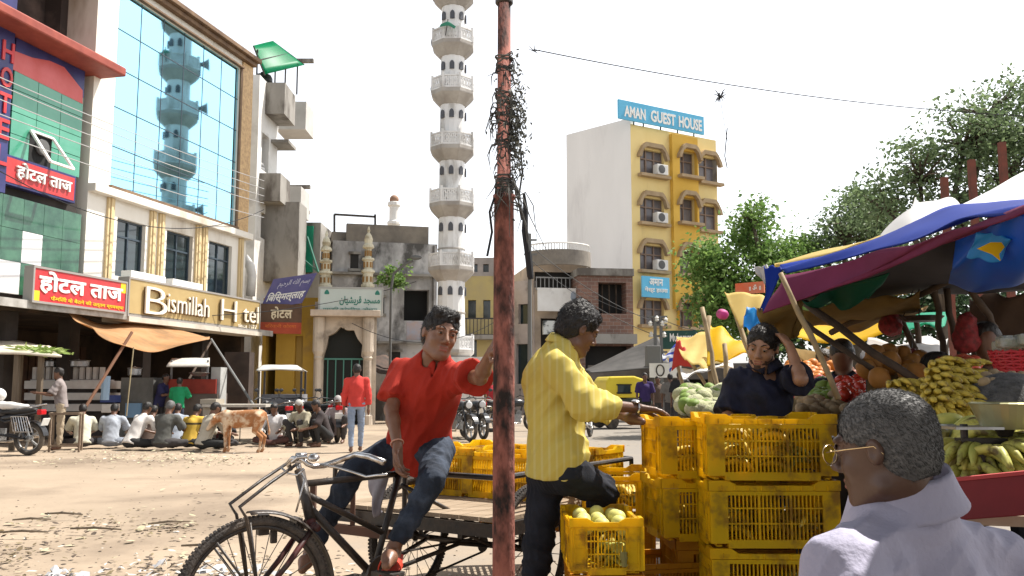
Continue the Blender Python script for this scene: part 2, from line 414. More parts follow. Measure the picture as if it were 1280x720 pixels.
# ================================================================ GROUND
def ground_mat():
    m = mat('dusty_earth', (.37, .29, .21), (.28, .22, .16), rough=.97, scale=.35, detail=8, bump=.35, bscale=7, c3=(.19, .145, .105), s3=1.3, c3r=(.50, .70))
    t = m.node_tree; N = t.nodes; L = t.links; b = N['Principled BSDF']; src = b.inputs['Base Color'].links[0].from_socket
    tc = N.new('ShaderNodeTexCoord'); sp = N.new('ShaderNodeSeparateXYZ'); L.new(tc.outputs['Object'], sp.inputs[0])
    n = N.new('ShaderNodeTexNoise'); n.inputs['Scale'].default_value = 1.7; n.inputs['Detail'].default_value = 8; L.new(tc.outputs['Object'], n.inputs['Vector'])
    # worn asphalt showing through the dust on the right hand side of the square
    a = N.new('ShaderNodeMath'); a.operation = 'MULTIPLY_ADD'; L.new(sp.outputs['X'], a.inputs[0]); a.inputs[1].default_value = .16; a.inputs[2].default_value = .28
    a2 = N.new('ShaderNodeMath'); a2.operation = 'ADD'; L.new(a.outputs[0], a2.inputs[0]); L.new(n.outputs['Fac'], a2.inputs[1])
    r = N.new('ShaderNodeMapRange'); r.inputs['From Min'].default_value = .55; r.inputs['From Max'].default_value = 1.15; L.new(a2.outputs[0], r.inputs['Value'])
    x = N.new('ShaderNodeMix'); x.data_type = 'RGBA'; L.new(r.outputs[0], x.inputs['Factor']); L.new(src, x.inputs['A']); x.inputs['B'].default_value = (.23, .205, .175, 1)
    # small dark specks of gravel and dung
    v = N.new('ShaderNodeTexNoise'); v.inputs['Scale'].default_value = 22; v.inputs['Detail'].default_value = 3; L.new(tc.outputs['Object'], v.inputs['Vector'])
    r2 = N.new('ShaderNodeMapRange'); r2.inputs['From Min'].default_value = .66; r2.inputs['From Max'].default_value = .78; L.new(v.outputs['Fac'], r2.inputs['Value'])
    y = N.new('ShaderNodeMix'); y.data_type = 'RGBA'; L.new(r2.outputs[0], y.inputs['Factor']); L.new(x.outputs['Result'], y.inputs['A']); y.inputs['B'].default_value = (.13, .10, .075, 1)
    L.new(y.outputs['Result'], b.inputs['Base Color']); return m
def gz(x, y):
    return .03 * math.sin(x * .9 + .4 * y) * math.sin(y * .7 - .3 * x) * min(1, max(0, (y - 6) / 3)) if y < 14 else 0
mb = MB()
xs = [-400, -120, -60, -30] + [-20 + i * .5 for i in range(81)] + [30, 60, 120, 400]; ys = [-60, -10, 0, 3] + [5 + i * .5 for i in range(50)] + [32, 40, 60, 120, 400]
mb.add([(x, y, gz(x, y) if -20 < x < 20 else 0) for y in ys for x in xs], [(j * len(xs) + i, j * len(xs) + i + 1, (j + 1) * len(xs) + i + 1, (j + 1) * len(xs) + i) for j in range(len(ys) - 1) for i in range(len(xs) - 1)])
g = mb.build('ground', ground_mat(), smooth=True); g['kind'] = 'structure'
# ================================================================ HOTELS ON THE LEFT
FB = Plane(155, 24.0, 305, 30.04)
cream = mat('cream_wall', (.82, .79, .72), (.74, .69, .60), rough=.8, scale=.6, c3=(.42, .35, .26), s3=.9, stretch=(1, 1, .3))
ochre_trim = mat('ochre_trim', (.66, .52, .30), (.58, .44, .24), rough=.7, scale=2)
brown_trim = mat('brown_trim', (.22, .14, .08), (.13, .08, .05), rough=.7, scale=2)
mirror = mat('blue_mirror_glass', (.33, .66, .83), rough=.035, metal=1.0)
joint = mat('glass_joint', (.05, .07, .09), rough=.5)
hotel = thing('hotel_building', 'tall cream hotel with a blue mirrored glass front above three dark windows', 'building', FB.pt(0, 0))
uA = FB.hit(112, 200)[0]; uB = FB.hit(311, 200)[0]; gu0 = FB.hit(139, 200)[0]; gu1 = FB.hit(296, 200)[0]
zt = FB.hit(232, 40)[1]; zb = FB.hit(218, 258)[1]; z1 = 3.1
wins = [hrect(FB, *q) for q in ((145, 276, 181, 348), (207, 291, 240, 364), (260, 304, 289, 370))]
mb = MB(); FB.wall(mb, uA, uB, z1, zt + .45, [(gu0, gu1, zb, zt)] + wins, rec=.18, back=10)
mb.build('wall', cream, hotel)
mb = MB(); FB.box(mb, gu0, gu1, zb, zt, -.22, -.06); mb.build('glass_front', mirror, hotel)
mb = MB()
for i in range(1, 6): u = gu0 + (gu1 - gu0) * i / 6; FB.box(mb, u - .012, u + .012, zb, zt, -.06, -.052)
for i in range(1, 5): z = zb + (zt - zb) * i / 5; FB.box(mb, gu0, gu1, z - .012, z + .012, -.06, -.049)
mb.build('glazing_joints', joint, hotel)
mb = MB(); FB.box(mb, gu1 + .003, gu1 + .12, zb, zt, -.1, .06); FB.box(mb, gu0 - .05, gu1 + .12, zb - .12, zb - .003, -.1, .1); FB.box(mb, gu0 - .02, gu1 + .1, zt + .003, zt + .07, -.1, .12)
mb.build('front_frame', brown_trim, hotel, bevel=.01)
mb = MB(); FB.box(mb, uA - .1, uB + .15, zt + .452, zt + .60, -10.2, .30); FB.box(mb, uA - .02, uB + .05, zt + .30, zt + .45, -.05, .18); mb.build('cornice', brown_trim, hotel, bevel=.02)
mb = MB(); FB.box(mb, uA + .002, uB + .1, zb - .34, zb - .123, -.05, .22); mb.build('string_course', cream, hotel, bevel=.02)
for px in (134, 188, 199, 246, 254, 300): 
    u = FB.hit(px, 320)[0]; mb = MB(); FB.box(mb, u - .13, u + .13, z1 + .9, zb - .345, -.05, .07); FB.box(mb, u - .05, u + .05, z1 + .9, zb - .345, .07, .10); mb.build('pilaster', ochre_trim, hotel, bevel=.01)
u = FB.hit(305, 200)[0]; mb = MB(); FB.box(mb, gu1 + .125, uB + .02, zb - .12, zt + .28, -.02, .05); mb.build('tiled_edge', mat('ochre_tiles', (.62, .42, .2), (.42, .26, .12), rough=.5, scale=9), hotel)
frame_al = mat('window_frame', (.55, .55, .52), rough=.5)
for a, b, c, d in wins:
    mb = MB(); FB.box(mb, a, b, c, d, -.19, -.15); w = mb.build('window', dark_glass, hotel)
    mb = MB()
    for q in (a + .03, (a + b) / 2, b - .03): FB.box(mb, q - .025, q + .025, c, d, -.15, -.11)
    for q in (c + .03, c + (d - c) * .7, d - .03): FB.box(mb, a, b, q - .025, q + .025, -.15, -.113)
    mb.build('frame', joint, w)
# open shop under the hotels
shop_brown = mat('dark_brown_wall', (.09, .06, .04), (.03, .025, .02), rough=.95, scale=1.2)  # interior walls given a dark brown base colour
u00 = FB.hit(-90, 330)[0]
shop = thing('eating_house', 'dark open-fronted eating house running under both hotel signs', 'building', FB.pt(uA, 0))
mb = MB(); FB.box(mb, u00, uB + .2, 0, z1, -5.2, -5.0); FB.box(mb, uB, uB + .2, 0, z1 - .003, -5, -.05); FB.box(mb, u00, uB, z1 - .1, z1 - .005, -5, .0); mb.build('wall', shop_brown, shop)
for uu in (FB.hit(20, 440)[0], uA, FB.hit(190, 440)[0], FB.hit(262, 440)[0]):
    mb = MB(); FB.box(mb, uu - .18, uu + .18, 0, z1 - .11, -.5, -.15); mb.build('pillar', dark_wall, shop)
mb = MB(); FB.box(mb, FB.hit(125, 440)[0], FB.hit(150, 440)[0], .3, 2.3, -4.98, -4.9); mb.build('door', simple('orange_door', (.45, .16, .04), (.3, .1, .03), scale=3), shop)
mb = MB()
for i in range(14): FB.box(mb, uA + 2.5 + i * .28, uA + 2.5 + i * .28 + .24, .4, 2.6, -4.98, -4.93)
mb.build('shutter', simple('brown_shutter', (.12, .06, .035), (.07, .04, .03), scale=4), shop)
mb = MB(); FB.box(mb, u00, uB + .3, z1 - .02, z1 + .06, -.1, .95); FB.box(mb, u00, uB + .3, z1 - .12, z1 - .02, .88, .95); mb.build('awning_slab', simple('awning_edge', (.45, .43, .4), (.25, .23, .2), scale=3), shop)
# ---- small hotel with coloured panels
red_slab = mat('red_slab', (.33, .075, .05), (.24, .05, .035), rough=.6, scale=3)
green_gl = mat('green_panel_glass', (.05, .27, .17), (.09, .34, .23), rough=.12, spec=.6, scale=.9)
dgreen = mat('dark_green_glass', (.012, .07, .04), (.05, .16, .09), rough=.1, scale=2.2, spec=.6)
navy = mat('navy_panel', (.045, .05, .17), (.03, .03, .11), rough=.35, scale=2)
pink = mat('pink_panel', (.62, .13, .13), (.55, .09, .08), rough=.35, scale=1.5)
white_pn = mat('white_panel', (.75, .76, .74), rough=.3)
redsign = mat('red_sign', (.55, .03, .035), (.5, .06, .06), rough=.35, scale=1.5)
white_l = mat('white_letters', (.85, .84, .8), rough=.4)
yell_l = mat('yellow_letters', (.85, .55, .03), rough=.4)
taj = thing('hotel_building', 'narrow hotel with green glass panels and a red slab roof beside the blue glass one', 'building', FB.pt(FB.hit(0, 300)[0], 0))
ta = FB.hit(-60, 200)[0]; tb = FB.hit(103, 200)[0]; zs0 = FB.hit(50, 60)[1]
mb = MB(); FB.box(mb, ta, tb, z1, zs0 - .02, -9, -.1); mb.build('wall', dark_wall, taj)
mb = MB(); FB.box(mb, ta, FB.hit(128, 75)[0], zs0 - .02, zs0 + .22, -9, .75); mb.build('roof_slab', red_slab, taj, bevel=.04)
mb = MB(); FB.box(mb, tb, uA - .01, z1, zs0 + 2.8, -9, -.9); FB.box(mb, ta, uA - .01, zs0 + .225, zs0 + 2.9, -9, -1.4); mb.build('unfinished_storey', mat('blackened_wall', (.05, .04, .035), (.16, .12, .1), rough=.95, scale=1.1, lo=.5, hi=.8), taj)
mb = MB(); FB.box(mb, ta, uA, zs0 + 2.91, zs0 + 3.2, -9, .9); mb.build('upper_slab', dark_wall, taj)
def panel(nm, m, x0, y0, x1, y1, o1=.0, o0=-.1, par=taj, bev=0):
    a, b, c, d = hrect(FB, x0, y0, x1, y1); mb = MB(); FB.box(mb, a, b, c, d, o0, o1); return mb.build(nm, m, par, bevel=bev)
gua, gub, gza, gzb = *[FB.hit(q, 150)[0] for q in (14, 103)], FB.hit(55, 208)[1], FB.hit(55, 100)[1]
ztop = zs0 - .03
mb = MB(); FB.box(mb, gua, gub, gzb, ztop, -.1, 0); mb.build('header_panel', navy, taj)
def fpoly(nm, m, pts, off, d, par):
    mb = MB(); q = [FB.hit(*p) for p in pts]; mb.prism([(a, b) for a, b in q][::-1] if False else q, FB.pt(0, 0, off), FB.u, FB.z, d); return mb.build(nm, m, par)
fpoly('mountain_motif', pink, [(14, 86), (103, 130), (103, 113), (80, 84), (62, 76), (40, 72), (14, 62)], .003, .006, taj)
mb = MB()
for i in range(3):
    for j in range(4):
        FB.box(mb, gua + (gub - gua) * i / 3 + .008, gua + (gub - gua) * (i + 1) / 3 - .008, gza + (gzb - gza) * j / 4 + .008, gza + (gzb - gza) * (j + 1) / 4 - .008, -.1, 0)
mb.build('green_glazing', green_gl, taj)
panel('side_strip', navy, -60, -100, 12, 235, .12)
u1_, z1_ = FB.hit(4, 55); 
for k, ch in enumerate('HOTEL'):
    text(ch, 'letter', redsign, taj, FB.pt(FB.hit(-8, 130)[0], FB.hit(0, 76 + k * 33)[1], .125), FB.u, FB.z, w=.34, h=.46, depth=.03, bold=.02)
a, b, c, d = hrect(FB, -8, 208, 91, 238); mb = MB(); FB.box(mb, a, b, c - .06, d + .06, -.1, .10); nb = mb.build('name_board', navy, taj, bevel=.01)
mb = MB(); FB.box(mb, a + .05, b - .06, c, d, .10, .112); mb.build('face', redsign, nb)
text('होटल ताज', 'letters', white_l, nb, FB.pt(a + (b - a) * .2, c + .12, .113), FB.u, FB.z, w=(b - a) * .72, h=(d - c) * .72, depth=.05, bold=.012)
a, b, c, d = hrect(FB, -60, 246, 100, 368); nx, nzv = 6, 3
mbw = MB(); mbd = MB()
for i in range(nx):
    for j in range(nzv):
        q = mbw if (i, j) in ((3, 1), (2, 0)) else mbd
        FB.box(q, a + (b - a) * i / nx + .005, a + (b - a) * (i + 1) / nx - .005, c + (d - c) * j / nzv + .005, c + (d - c) * (j + 1) / nzv - .005, -.1, .0)
mbd.build('dark_green_glazing', dgreen, taj); mbw.build('white_glazing', white_pn, taj)
# tilted open window
a, b, c, d = hrect(FB, 36, 168, 64, 206); mb = MB(); FB.box(mb, a, b, c, d, -.05, .006); w = mb.build('window', simple('window_void', (.015, .015, .015)), taj)
mb = MB(); 
t0 = [FB.pt(a, d, .03), FB.pt(b, d, .03), FB.pt(b + .05, c - .05, .62), FB.pt(a - .02, c - .05, .62)]
for i in range(4): mb.beam(t0[i], t0[(i + 1) % 4], .07, .05)
mb.build('sash', white_l, w)
mb = MB(); mb.lathe([(.18, 0), (.2, .05), (.18, .1)], 14, FB.pt((a + b) / 2, (c + d) / 2 + .05, .01), FB.n); mb.build('fan', simple('grey_fan', (.12, .12, .12)), w)
# ---- main sign boards
def board(x0, y0, x1, y1, off, th, m, label, nm='sign_board', side=None):
    a, b, c, d = hrect(FB, x0, y0, x1, y1, off); t = thing(nm, label, 'sign', FB.pt((a + b) / 2, c, off))
    mb = MB(); FB.box(mb, a, b, c, d, off - th, off); mb.build('panel', m, t, bevel=.008)
    mb = MB()
    for z in (c, d): FB.box(mb, a - .02, b + .02, z - .025, z + .025, off - th - .01, off + .02)
    for q in (a, b): FB.box(mb, q - .025, q + .025, c + .025, d - .025, off - th - .01, off + .018)
    mb.build('frame', side or simple('sign_edge', (.3, .28, .26), rough=.5), t); return t, a, b, c, d
t, a, b, c, d = board(41, 343, 158, 384, 1.0, .22, redsign, 'red lit-box sign with big white Hindi lettering and a yellow line below')
text('होटल ताज', 'letters', white_l, t, FB.pt(a + (b - a) * .05, c + (d - c) * .27, 1.001), FB.u, FB.z, w=(b - a) * .9, h=(d - c) * .66, depth=.02, bold=.028)
text('फैमिली के बैठने की उत्तम व्यवस्था', 'small_letters', yell_l, t, FB.pt(a + (b - a) * .17, c + (d - c) * .06, 1.001), FB.u, FB.z, w=(b - a) * .8, h=(d - c) * .17, depth=.012, bold=.01)
mb = MB(); FB.box(mb, a + .03, a + .2, c + .03, c + .25, 1.0, 1.004); FB.box(mb, b - .22, b - .03, d - .28, d - .03, 1.0, 1.004); mb.build('corner_patch', yell_l, t)
gold = mat('gold_board', (.50, .37, .17), (.42, .30, .13), rough=.4, scale=.8, metal=.25)
cream_l = mat('cream_letters', (.85, .80, .68), rough=.4); brown_l = mat('letter_shadow', (.16, .09, .04), rough=.6)
t, a, b, c, d = board(160, 362, 325, 404, .95, .3, gold, 'long gold fascia sign with raised cream lettering over the eating house')
for s, x0, w_, zo, h_ in (('B', .09, .14, .10, .74), ('ismillah', .235, .30, .22, .55), ('H', .635, .13, .20, .66), ('tel', .83, .135, .24, .56)):
    for m_, off, dx in ((brown_l, .951, .03), (cream_l, 1.0, 0)):
        text(s, 'letters' if m_ is cream_l else 'letter_backing', m_, t, FB.pt(a + (b - a) * x0 + dx, c + (d - c) * zo - dx * .6, off), FB.u, FB.z, w=(b - a) * w_, h=(d - c) * h_, depth=.045, bold=-.008 if len(s) > 1 else -.015)
text('since 1977', 'small_letters', cream_l, t, FB.pt(a + (b - a) * .80, c + (d - c) * .05, .951), FB.u, FB.z, w=(b - a) * .17, h=(d - c) * .13, depth=.02)
mb = MB(); FB.box(mb, a, b + .1, c - .16, c - .028, .2, 1.0); mb.build('lower_trim', simple('pale_trim', (.6, .55, .47), (.45, .4, .33), scale=2), t)
mb = MB()
for q in (.03, .3): FB.box(mb, a + (b - a) * q, a + (b - a) * (q + .22), d + .03, d + .22, .55, .85)
mb.build('lamp_box', white_l, t)
# ---- building with concrete balconies behind the blue glass hotel
NB = Plane(312, 31.5, 372, 37.5)
bal = thing('apartment_building', 'bare concrete building with stacked jutting balconies behind the blue glass hotel', 'building', P(340, 485, 34))
mb = MB(); NB.wall(mb, 0, NB.hit(345, 250)[0], 0, P(330, 105, 32.5).z, [hrect(NB, 327, 168, 336, 215), hrect(NB, 326, 268, 338, 300)], rec=.3, back=6); mb.build('wall', white_paint, bal)
def balcony(x0, y0, x1, y1, Y, dep, m=concrete):
    a = P(x0, y1, Y); b = P(x1, y1, Y); top = P((x0 + x1) / 2, y0, Y).z
    mb = MB(); w = b.x - a.x; c = (a + b) / 2; h = top - a.z
    mb.box((c.x, c.y, a.z + .08), (w, .0 + dep, .16))
    for q in ((c.x, c.y - dep / 2 + .06, w, .12), (c.x, c.y + dep / 2 - .06, w, .12)): mb.box((q[0], q[1], a.z + .16 + (h - .16) / 2), (q[2], q[3], h - .16))
    for s_ in (-1, 1): mb.box((c.x + s_ * (w / 2 - .06), c.y, a.z + .16 + (h - .16) / 2), (.12, dep - .245, h - .16))
    mb.build('balcony', m, bal)
balcony(316, 112, 362, 150, 33, 1.6); balcony(350, 134, 387, 168, 36.5, 1.5, simple('pale_concrete', (.5, .48, .45), (.4, .38, .35), scale=1))
balcony(312, 222, 356, 256, 32.5, 1.4); balcony(350, 238, 381, 272, 36, 1.5, simple('pale_concrete'))
mb = MB(); mb.box(P(335, 305, 33.2), (2.6, 1.2, 3.0)); mb.build('stair_block', concrete, bal)
t = thing('water_tank', 'black ribbed plastic water tank on the upper concrete balcony', 'tank', P(329, 112, 33)); mb = MB(); mb.lathe([(.33, 0), (.34, .08), (.31, .1), (.34, .12), (.34, .22), (.31, .24), (.34, .26), (.34, .40), (.31, .42), (.34, .44), (.28, .56), (.12, .62)], 20, P(329, 112, 33)); mb.build('tank_body', simple('tank_black', (.02, .02, .02), rough=.5), t, smooth=True); mb = MB(); mb.lathe([(.12, .62), (.12, .67), (.02, .69)], 14, P(329, 112, 33)); mb.build('lid', simple('tank_black'), t)
t = thing('water_tank', 'grey ribbed water tank on the lower concrete balcony', 'tank', P(320, 222, 32.5)); mb = MB(); mb.lathe([(.30, 0), (.31, .16), (.28, .18), (.31, .2), (.31, .36), (.28, .38), (.31, .4), (.25, .55), (.1, .6)], 20, P(320, 222, 32.5)); mb.build('tank_body', simple('tank_grey', (.2, .2, .2), rough=.5), t, smooth=True); mb = MB(); mb.lathe([(.1, .6), (.1, .65), (.02, .67)], 14, P(320, 222, 32.5)); mb.build('lid', simple('tank_grey'), t)
can = thing('roof_canopy', 'green translucent sheet canopy on thin posts above the top balcony', 'canopy', P(348, 112, 33))
patch('sheet', mat('green_sheet', (.01, .42, .2), rough=.4, transl=.7), [[(316, 57, 32.2), (341, 51, 33.8)], [(331, 93, 32.2), (381, 81, 33.8)]], '', '', wr=.005, parent=can, nu=8, nv=4)
mb = MB()
for x, y, y2, Y in ((322, 62, 112, 32.3), (357, 86, 118, 32.4), (345, 60, 112, 33.6), (372, 80, 118, 33.6)): 
    a = P(x, y, Y); mb.beam(a, (a.x, a.y, P(x, y2, Y).z), .05)
mb.beam(P(317, 58, 32.2), P(331, 94, 32.2), .05); mb.beam(P(341, 52, 33.8), P(380, 81, 33.8), .05); mb.beam(P(324, 75, 32.2), P(361, 67, 33.8), .04); mb.build('post', black_metal, can)
# white duct
mb = MB(); mb.tube([P(313, 370, 30.3), P(315, 345, 30.3), P(313, 333, 30.3), P(305, 322, 30.3)], .16, 10); solo(mb, 'exhaust_duct', mat('duct_white', (.75, .74, .7), (.6, .58, .55), rough=.5), 'white bent exhaust duct beside the end of the gold sign', 'duct', smooth=True)
# concrete house behind the blue banner, with green shutter
hb = thing('concrete_house', 'grey concrete house with a tall green shutter behind the blue banner', 'building', P(345, 485, 34))
mb = MB(); a = P(300, 485, 34.5); b = P(396, 485, 34.5); mb.box(((a.x + b.x) / 2, 37, P(340, 278, 34.5).z / 2), (b.x - a.x, 5, P(340, 278, 34.5).z)); mb.build('wall', concrete, hb)
mb = MB(); a = P(364, 340, 34.3); b = P(391, 282, 34.3); mb.box(((a.x + b.x) / 2, 34.42, (a.z + b.z) / 2), (b.x - a.x, .12, b.z - a.z))
mb.build('shutter', mat('green_shutter', (.01, .25, .14), (.01, .2, .11), rough=.5, scale=2), hb)
mb = MB(); mb.beam(P(384, 296, 34.0), P(398, 340, 33.6), .06); mb.beam(P(372, 318, 34.0), P(398, 340, 33.6), .05); mb.beam(P(363, 345, 33.9), P(384, 296, 34.0), .05); mb.build('stair_rail', simple('green_steel', (.05, .16, .12)), hb)
# yellow side wall
YW = Plane(326, 31.2, 394, 31.0)
yw = thing('yellow_house', 'low ochre yellow wall with a recessed doorway beside the white gateway', 'building', P(360, 485, 31))
ochre = mat('ochre_wall', (.58, .36, .06), (.50, .30, .05), rough=.8, scale=.8, c3=(.3, .2, .08), s3=.6)
mb = MB(); YW.wall(mb, 0, YW.L, 0, P(360, 372, 31).z, [hrect(YW, 331, 417, 344, 520), hrect(YW, 368, 420, 378, 500)], rec=.3, back=1.5); mb.build('wall', ochre, yw)
mb = MB(); q = hrect(YW, 368, 420, 378, 500); YW.box(mb, q[0], q[1], 0, q[3], -.35, -.15); mb.build('door', simple('ochre_door', (.42, .27, .07)), yw)
# banner signs
t = thing('banner_sign', 'tilted indigo banner with white Urdu and Hindi lettering', 'sign', P(358, 380, 30.2))
bl = [P(325, 386, 30.2), P(377, 379, 30.2), P(396, 341, 30.2), P(342, 349, 30.2)]
mb = MB(); nrm = (bl[1] - bl[0]).cross(bl[3] - bl[0]).normalized() * .05; mb.add(bl + [q - nrm for q in bl], [(0, 1, 2, 3), (7, 6, 5, 4), (0, 4, 5, 1), (1, 5, 6, 2), (2, 6, 7, 3), (3, 7, 4, 0)])
mb.build('panel', mat('indigo_board', (.09, .085, .23), (.14, .13, .28), rough=.6, scale=2), t)
ub = bl[1] - bl[0]; vb = bl[3] - bl[0]
text('िबस्मिल्लाह'.replace('स्मि', 'िस्म'), 'letters', white_l, t, bl[0] + ub * .06 + vb * .12, ub, vb, w=ub.length * .9, h=vb.length * .40, depth=.02, bold=.02)
text('\ufee1\ufef4\ufea3\ufeae\ufedf\ufe8d \ufeea\ufee0\ufedf\ufe8d \ufee2\ufeb4\ufe91', 'urdu_letters', simple('pale_lilac', (.6, .6, .7)), t, bl[0] + ub * .2 + vb * .62, ub, vb, w=ub.length * .75, h=vb.length * .28, depth=.01)
t = thing('hotel_sign', 'brown over red hanging sign with pale Hindi lettering below the indigo banner', 'sign', P(351, 417, 30.1))
PS = Plane(325, 30.0, 377, 30.3); a, b, c, d = hrect(PS, 325, 380, 377, 417)
mb = MB(); PS.box(mb, a, b, c + (d - c) * .38, d, -.12, 0); mb.build('panel', mat('brown_board', (.13, .075, .045), (.09, .05, .03), rough=.6), t)
mb = MB(); PS.box(mb, a, b, c, c + (d - c) * .378, -.12, .004); mb.build('lower_panel', mat('rust_board', (.42, .07, .03), (.32, .05, .02), rough=.6), t)
text('होटल', 'letters', simple('pale_gold', (.7, .6, .42)), t, PS.pt(a + (b - a) * .25, c + (d - c) * .46, .001), PS.u, PS.z, w=(b - a) * .52, h=(d - c) * .45, depth=.02, bold=.03)
text('बिरयानी कोरमा', 'small_letters', simple('orange_letters', (.7, .2, .05)), t, PS.pt(a + (b - a) * .12, c + (d - c) * .19, .005), PS.u, PS.z, w=(b - a) * .75, h=(d - c) * .14, depth=.01)
# ================================================================ GATEWAY OF THE MOSQUE
gt = thing('mosque_gateway', 'small cream gateway with two columns, a scalloped arch and twin finial turrets', 'gate', P(433, 485, 31))
GP = Plane(392, 30.6, 470, 30.9); cream2 = mat('gate_plaster', (.62, .53, .43), (.5, .42, .33), rough=.85, scale=1.2, c3=(.3, .25, .2), s3=.9)
ga, gb, gc, gd = hrect(GP, 392, 397, 470, 520); gc = 0; zarch = GP.hit(431, 408)[1]; ztopg = GP.hit(431, 385)[1]
ia, ib = GP.hit(404, 450)[0], GP.hit(454, 450)[0]; zsp = GP.hit(431, 448)[1]; mid = (ia + ib) / 2; hw = (ib - ia) / 2
arc = []
for k in range(0, 73):
    th = math.pi * k / 72; r_ = 1 - .10 * abs(math.sin(th * 4.5)); x = -math.cos(th) * hw * r_; z = zsp + math.sin(th) ** .8 * (zarch - zsp) * r_ + (.06 if k == 36 else 0); arc.append((mid + x, z))
arc[0] = (ia, zsp); arc[-1] = (ib, zsp)
mb = MB(); mb.prism([(ga, 0), (ia, 0)] + arc + [(ib, 0), (gb, 0), (gb, ztopg), (ga, ztopg)], GP.pt(0, 0, -.5), GP.u, GP.z, .5); mb.build('arch_wall', cream2, gt)
for px in (398, 460):
    c = GP.pt(GP.hit(px, 450)[0], 0, .12); mb = MB(); mb.lathe([(.2, 0), (.2, .3), (.15, .36), (.14, .4), (.13, 1.2), (.12, 2.2), (.16, 2.28), (.13, 2.34), (.2, 2.5), (.2, GP.hit(431, 397)[1])], 12, c); mb.build('column', cream2, gt, smooth=False)
mb = MB(); GP.box(mb, ga - .12, gb + .12, ztopg - .32, ztopg - .1, .003, .5); mb.build('ledge', simple('ledge_cream', (.66, .55, .44), (.45, .36, .28), scale=2), gt, bevel=.02)
mb = MB(); GP.box(mb, ga, gb, ztopg, ztopg + .2, -.5, .05); mb.build('parapet', cream2, gt)
tur = mat('turret_paint', (.66, .62, .48), (.55, .48, .33), rough=.8, scale=3, c3=(.35, .3, .2), s3=1)
for px, yt in ((407, 287), (460, 282)):
    u = GP.hit(px, 330)[0]; c = GP.pt(u, 0, -.2); zb_ = ztopg + .2; zt_ = GP.hit(px, yt)[1]; H = zt_ - zb_
    mb = MB(); pr = [(.23, 0), (.23, .20), (.25, .21), (.25, .24), (.19, .25), (.19, .38), (.26, .40), (.24, .43), (.16, .44), (.16, .54), (.24, .56), (.22, .585), (.12, .59), (.12, .70), (.22, .72), (.20, .75), (.14, .78), (.16, .83), (.12, .88), (.04, .92), (.06, .95), (.02, 1.0)]
    mb.lathe([(r * .95, zb_ + h * H) for r, h in pr], 12, (c.x, c.y, 0)); tr = mb.build('turret', tur, gt)
    mb = MB()
    for z in (.27, .46, .61):
        for k in range(8):
            a_ = k * math.pi / 4; rr = {.27: .182, .46: .153, .61: .115}[z]; mb.beam((c.x + rr * math.cos(a_), c.y + rr * math.sin(a_), zb_ + z * H), (c.x + rr * math.cos(a_), c.y + rr * math.sin(a_), zb_ + (z + .07) * H), .07, .02, up=(math.cos(a_), math.sin(a_), 0))
            mb.build('niche', simple('niche_ochre', (.3, .17, .06)), tr); mb = MB()
mb = MB(); GP.box(mb, ia, ib, 0, zarch, -.45, -.4); mb.build('grille_door', simple('dark_doorway', (.02, .022, .02)), gt)
mb = MB()
for k in range(5): q = ia + (ib - ia) * (k + .5) / 5; GP.box(mb, q - .02, q + .02, 0, zsp, -.4, -.36)
GP.box(mb, ia, ib, zsp - .04, zsp + .02, -.4, -.35); mb.build('grille', simple('grille_green', (.09, .25, .2), rough=.5), gt)
t = thing('mosque_sign', 'pale sign board with green Urdu lettering above the gateway arch', 'sign', GP.pt(mid, ztopg, .3))
a, b, c, d = hrect(GP, 399, 360, 478, 394, .35); mb = MB(); GP.box(mb, a, b, c, d, .25, .35); mb.build('panel', mat('pale_sign', (.56, .62, .58), (.5, .56, .52), rough=.5, scale=1), t)
mb = MB()
for z in (c, d): GP.box(mb, a - .03, b + .03, z - .03, z + .03, .23, .37)
for q in (a, b): GP.box(mb, q - .03, q + .03, c + .03, d - .03, .23, .368)
mb.build('frame', simple('sign_grey', (.4, .4, .38)), t)
grn_l = mat('green_letters', (.03, .2, .15), rough=.5)
text('\ufee5\ufe8e\ufef4\ufeb8\ufef3\ufeae\ufed7 \ufeaa\ufea0\ufeb4\ufee3', 'urdu_letters', grn_l, t, GP.pt(a + (b - a) * .32, c + (d - c) * .36, .351), GP.u, GP.z, w=(b - a) * .64, h=(d - c) * .34, depth=.012, bold=.02)
text('मस्जिद कुरेशियान, जोधपुर', 'small_letters', grn_l, t, GP.pt(a + (b - a) * .06, c + (d - c) * .1, .351), GP.u, GP.z, w=(b - a) * .86, h=(d - c) * .2, depth=.01)
for q in (.08, .88):
    mb = MB(); u = a + (b - a) * q; z = c + (d - c) * .76; mb.prism([(u, z), (u + .16, z), (u + .16, z + .06), (u + .12, z + .13), (u + .08, z + .16), (u + .04, z + .13), (u, z + .06)], GP.pt(0, 0, .351), GP.u, GP.z, .01); mb.build('dome_emblem', grn_l, t)
# ================================================================ OLD PLASTER BUILDING, MINARETS
OP = Plane(412, 34.5, 545, 35.5)
ob = thing('old_building', 'weathered grey plaster building with one dark square opening beside the white minaret', 'building', P(480, 485, 35))
hole = hrect(OP, 505, 362, 536, 401)
mb = MB(); OP.wall(mb, 0, OP.L, 0, P(480, 303, 35).z, [hole], rec=.5, back=5); mb.build('wall', old_plaster, ob)
mb = MB(); OP.box(mb, hole[0], hole[1], hole[2], hole[3], -.9, -.5); mb.build('opening', simple('window_void'), ob)
mb = MB(); OP.box(mb, OP.hit(433, 300)[0], OP.hit(536, 300)[0], P(480, 303, 35).z + .003, P(480, 281, 35).z, -.4, -.05); OP.box(mb, OP.hit(415, 300)[0], OP.hit(437, 300)[0], P(480, 303, 35).z + .003, P(480, 290, 35).z, -2.4, -.41); mb.build('parapet', simple('brown_concrete', (.27, .24, .2), (.17, .15, .13), scale=1.5, bump=.3), ob)
mb = MB()
for px in (418, 469): mb.beam(P(px, 298, 36), P(px, 268, 36), .08)
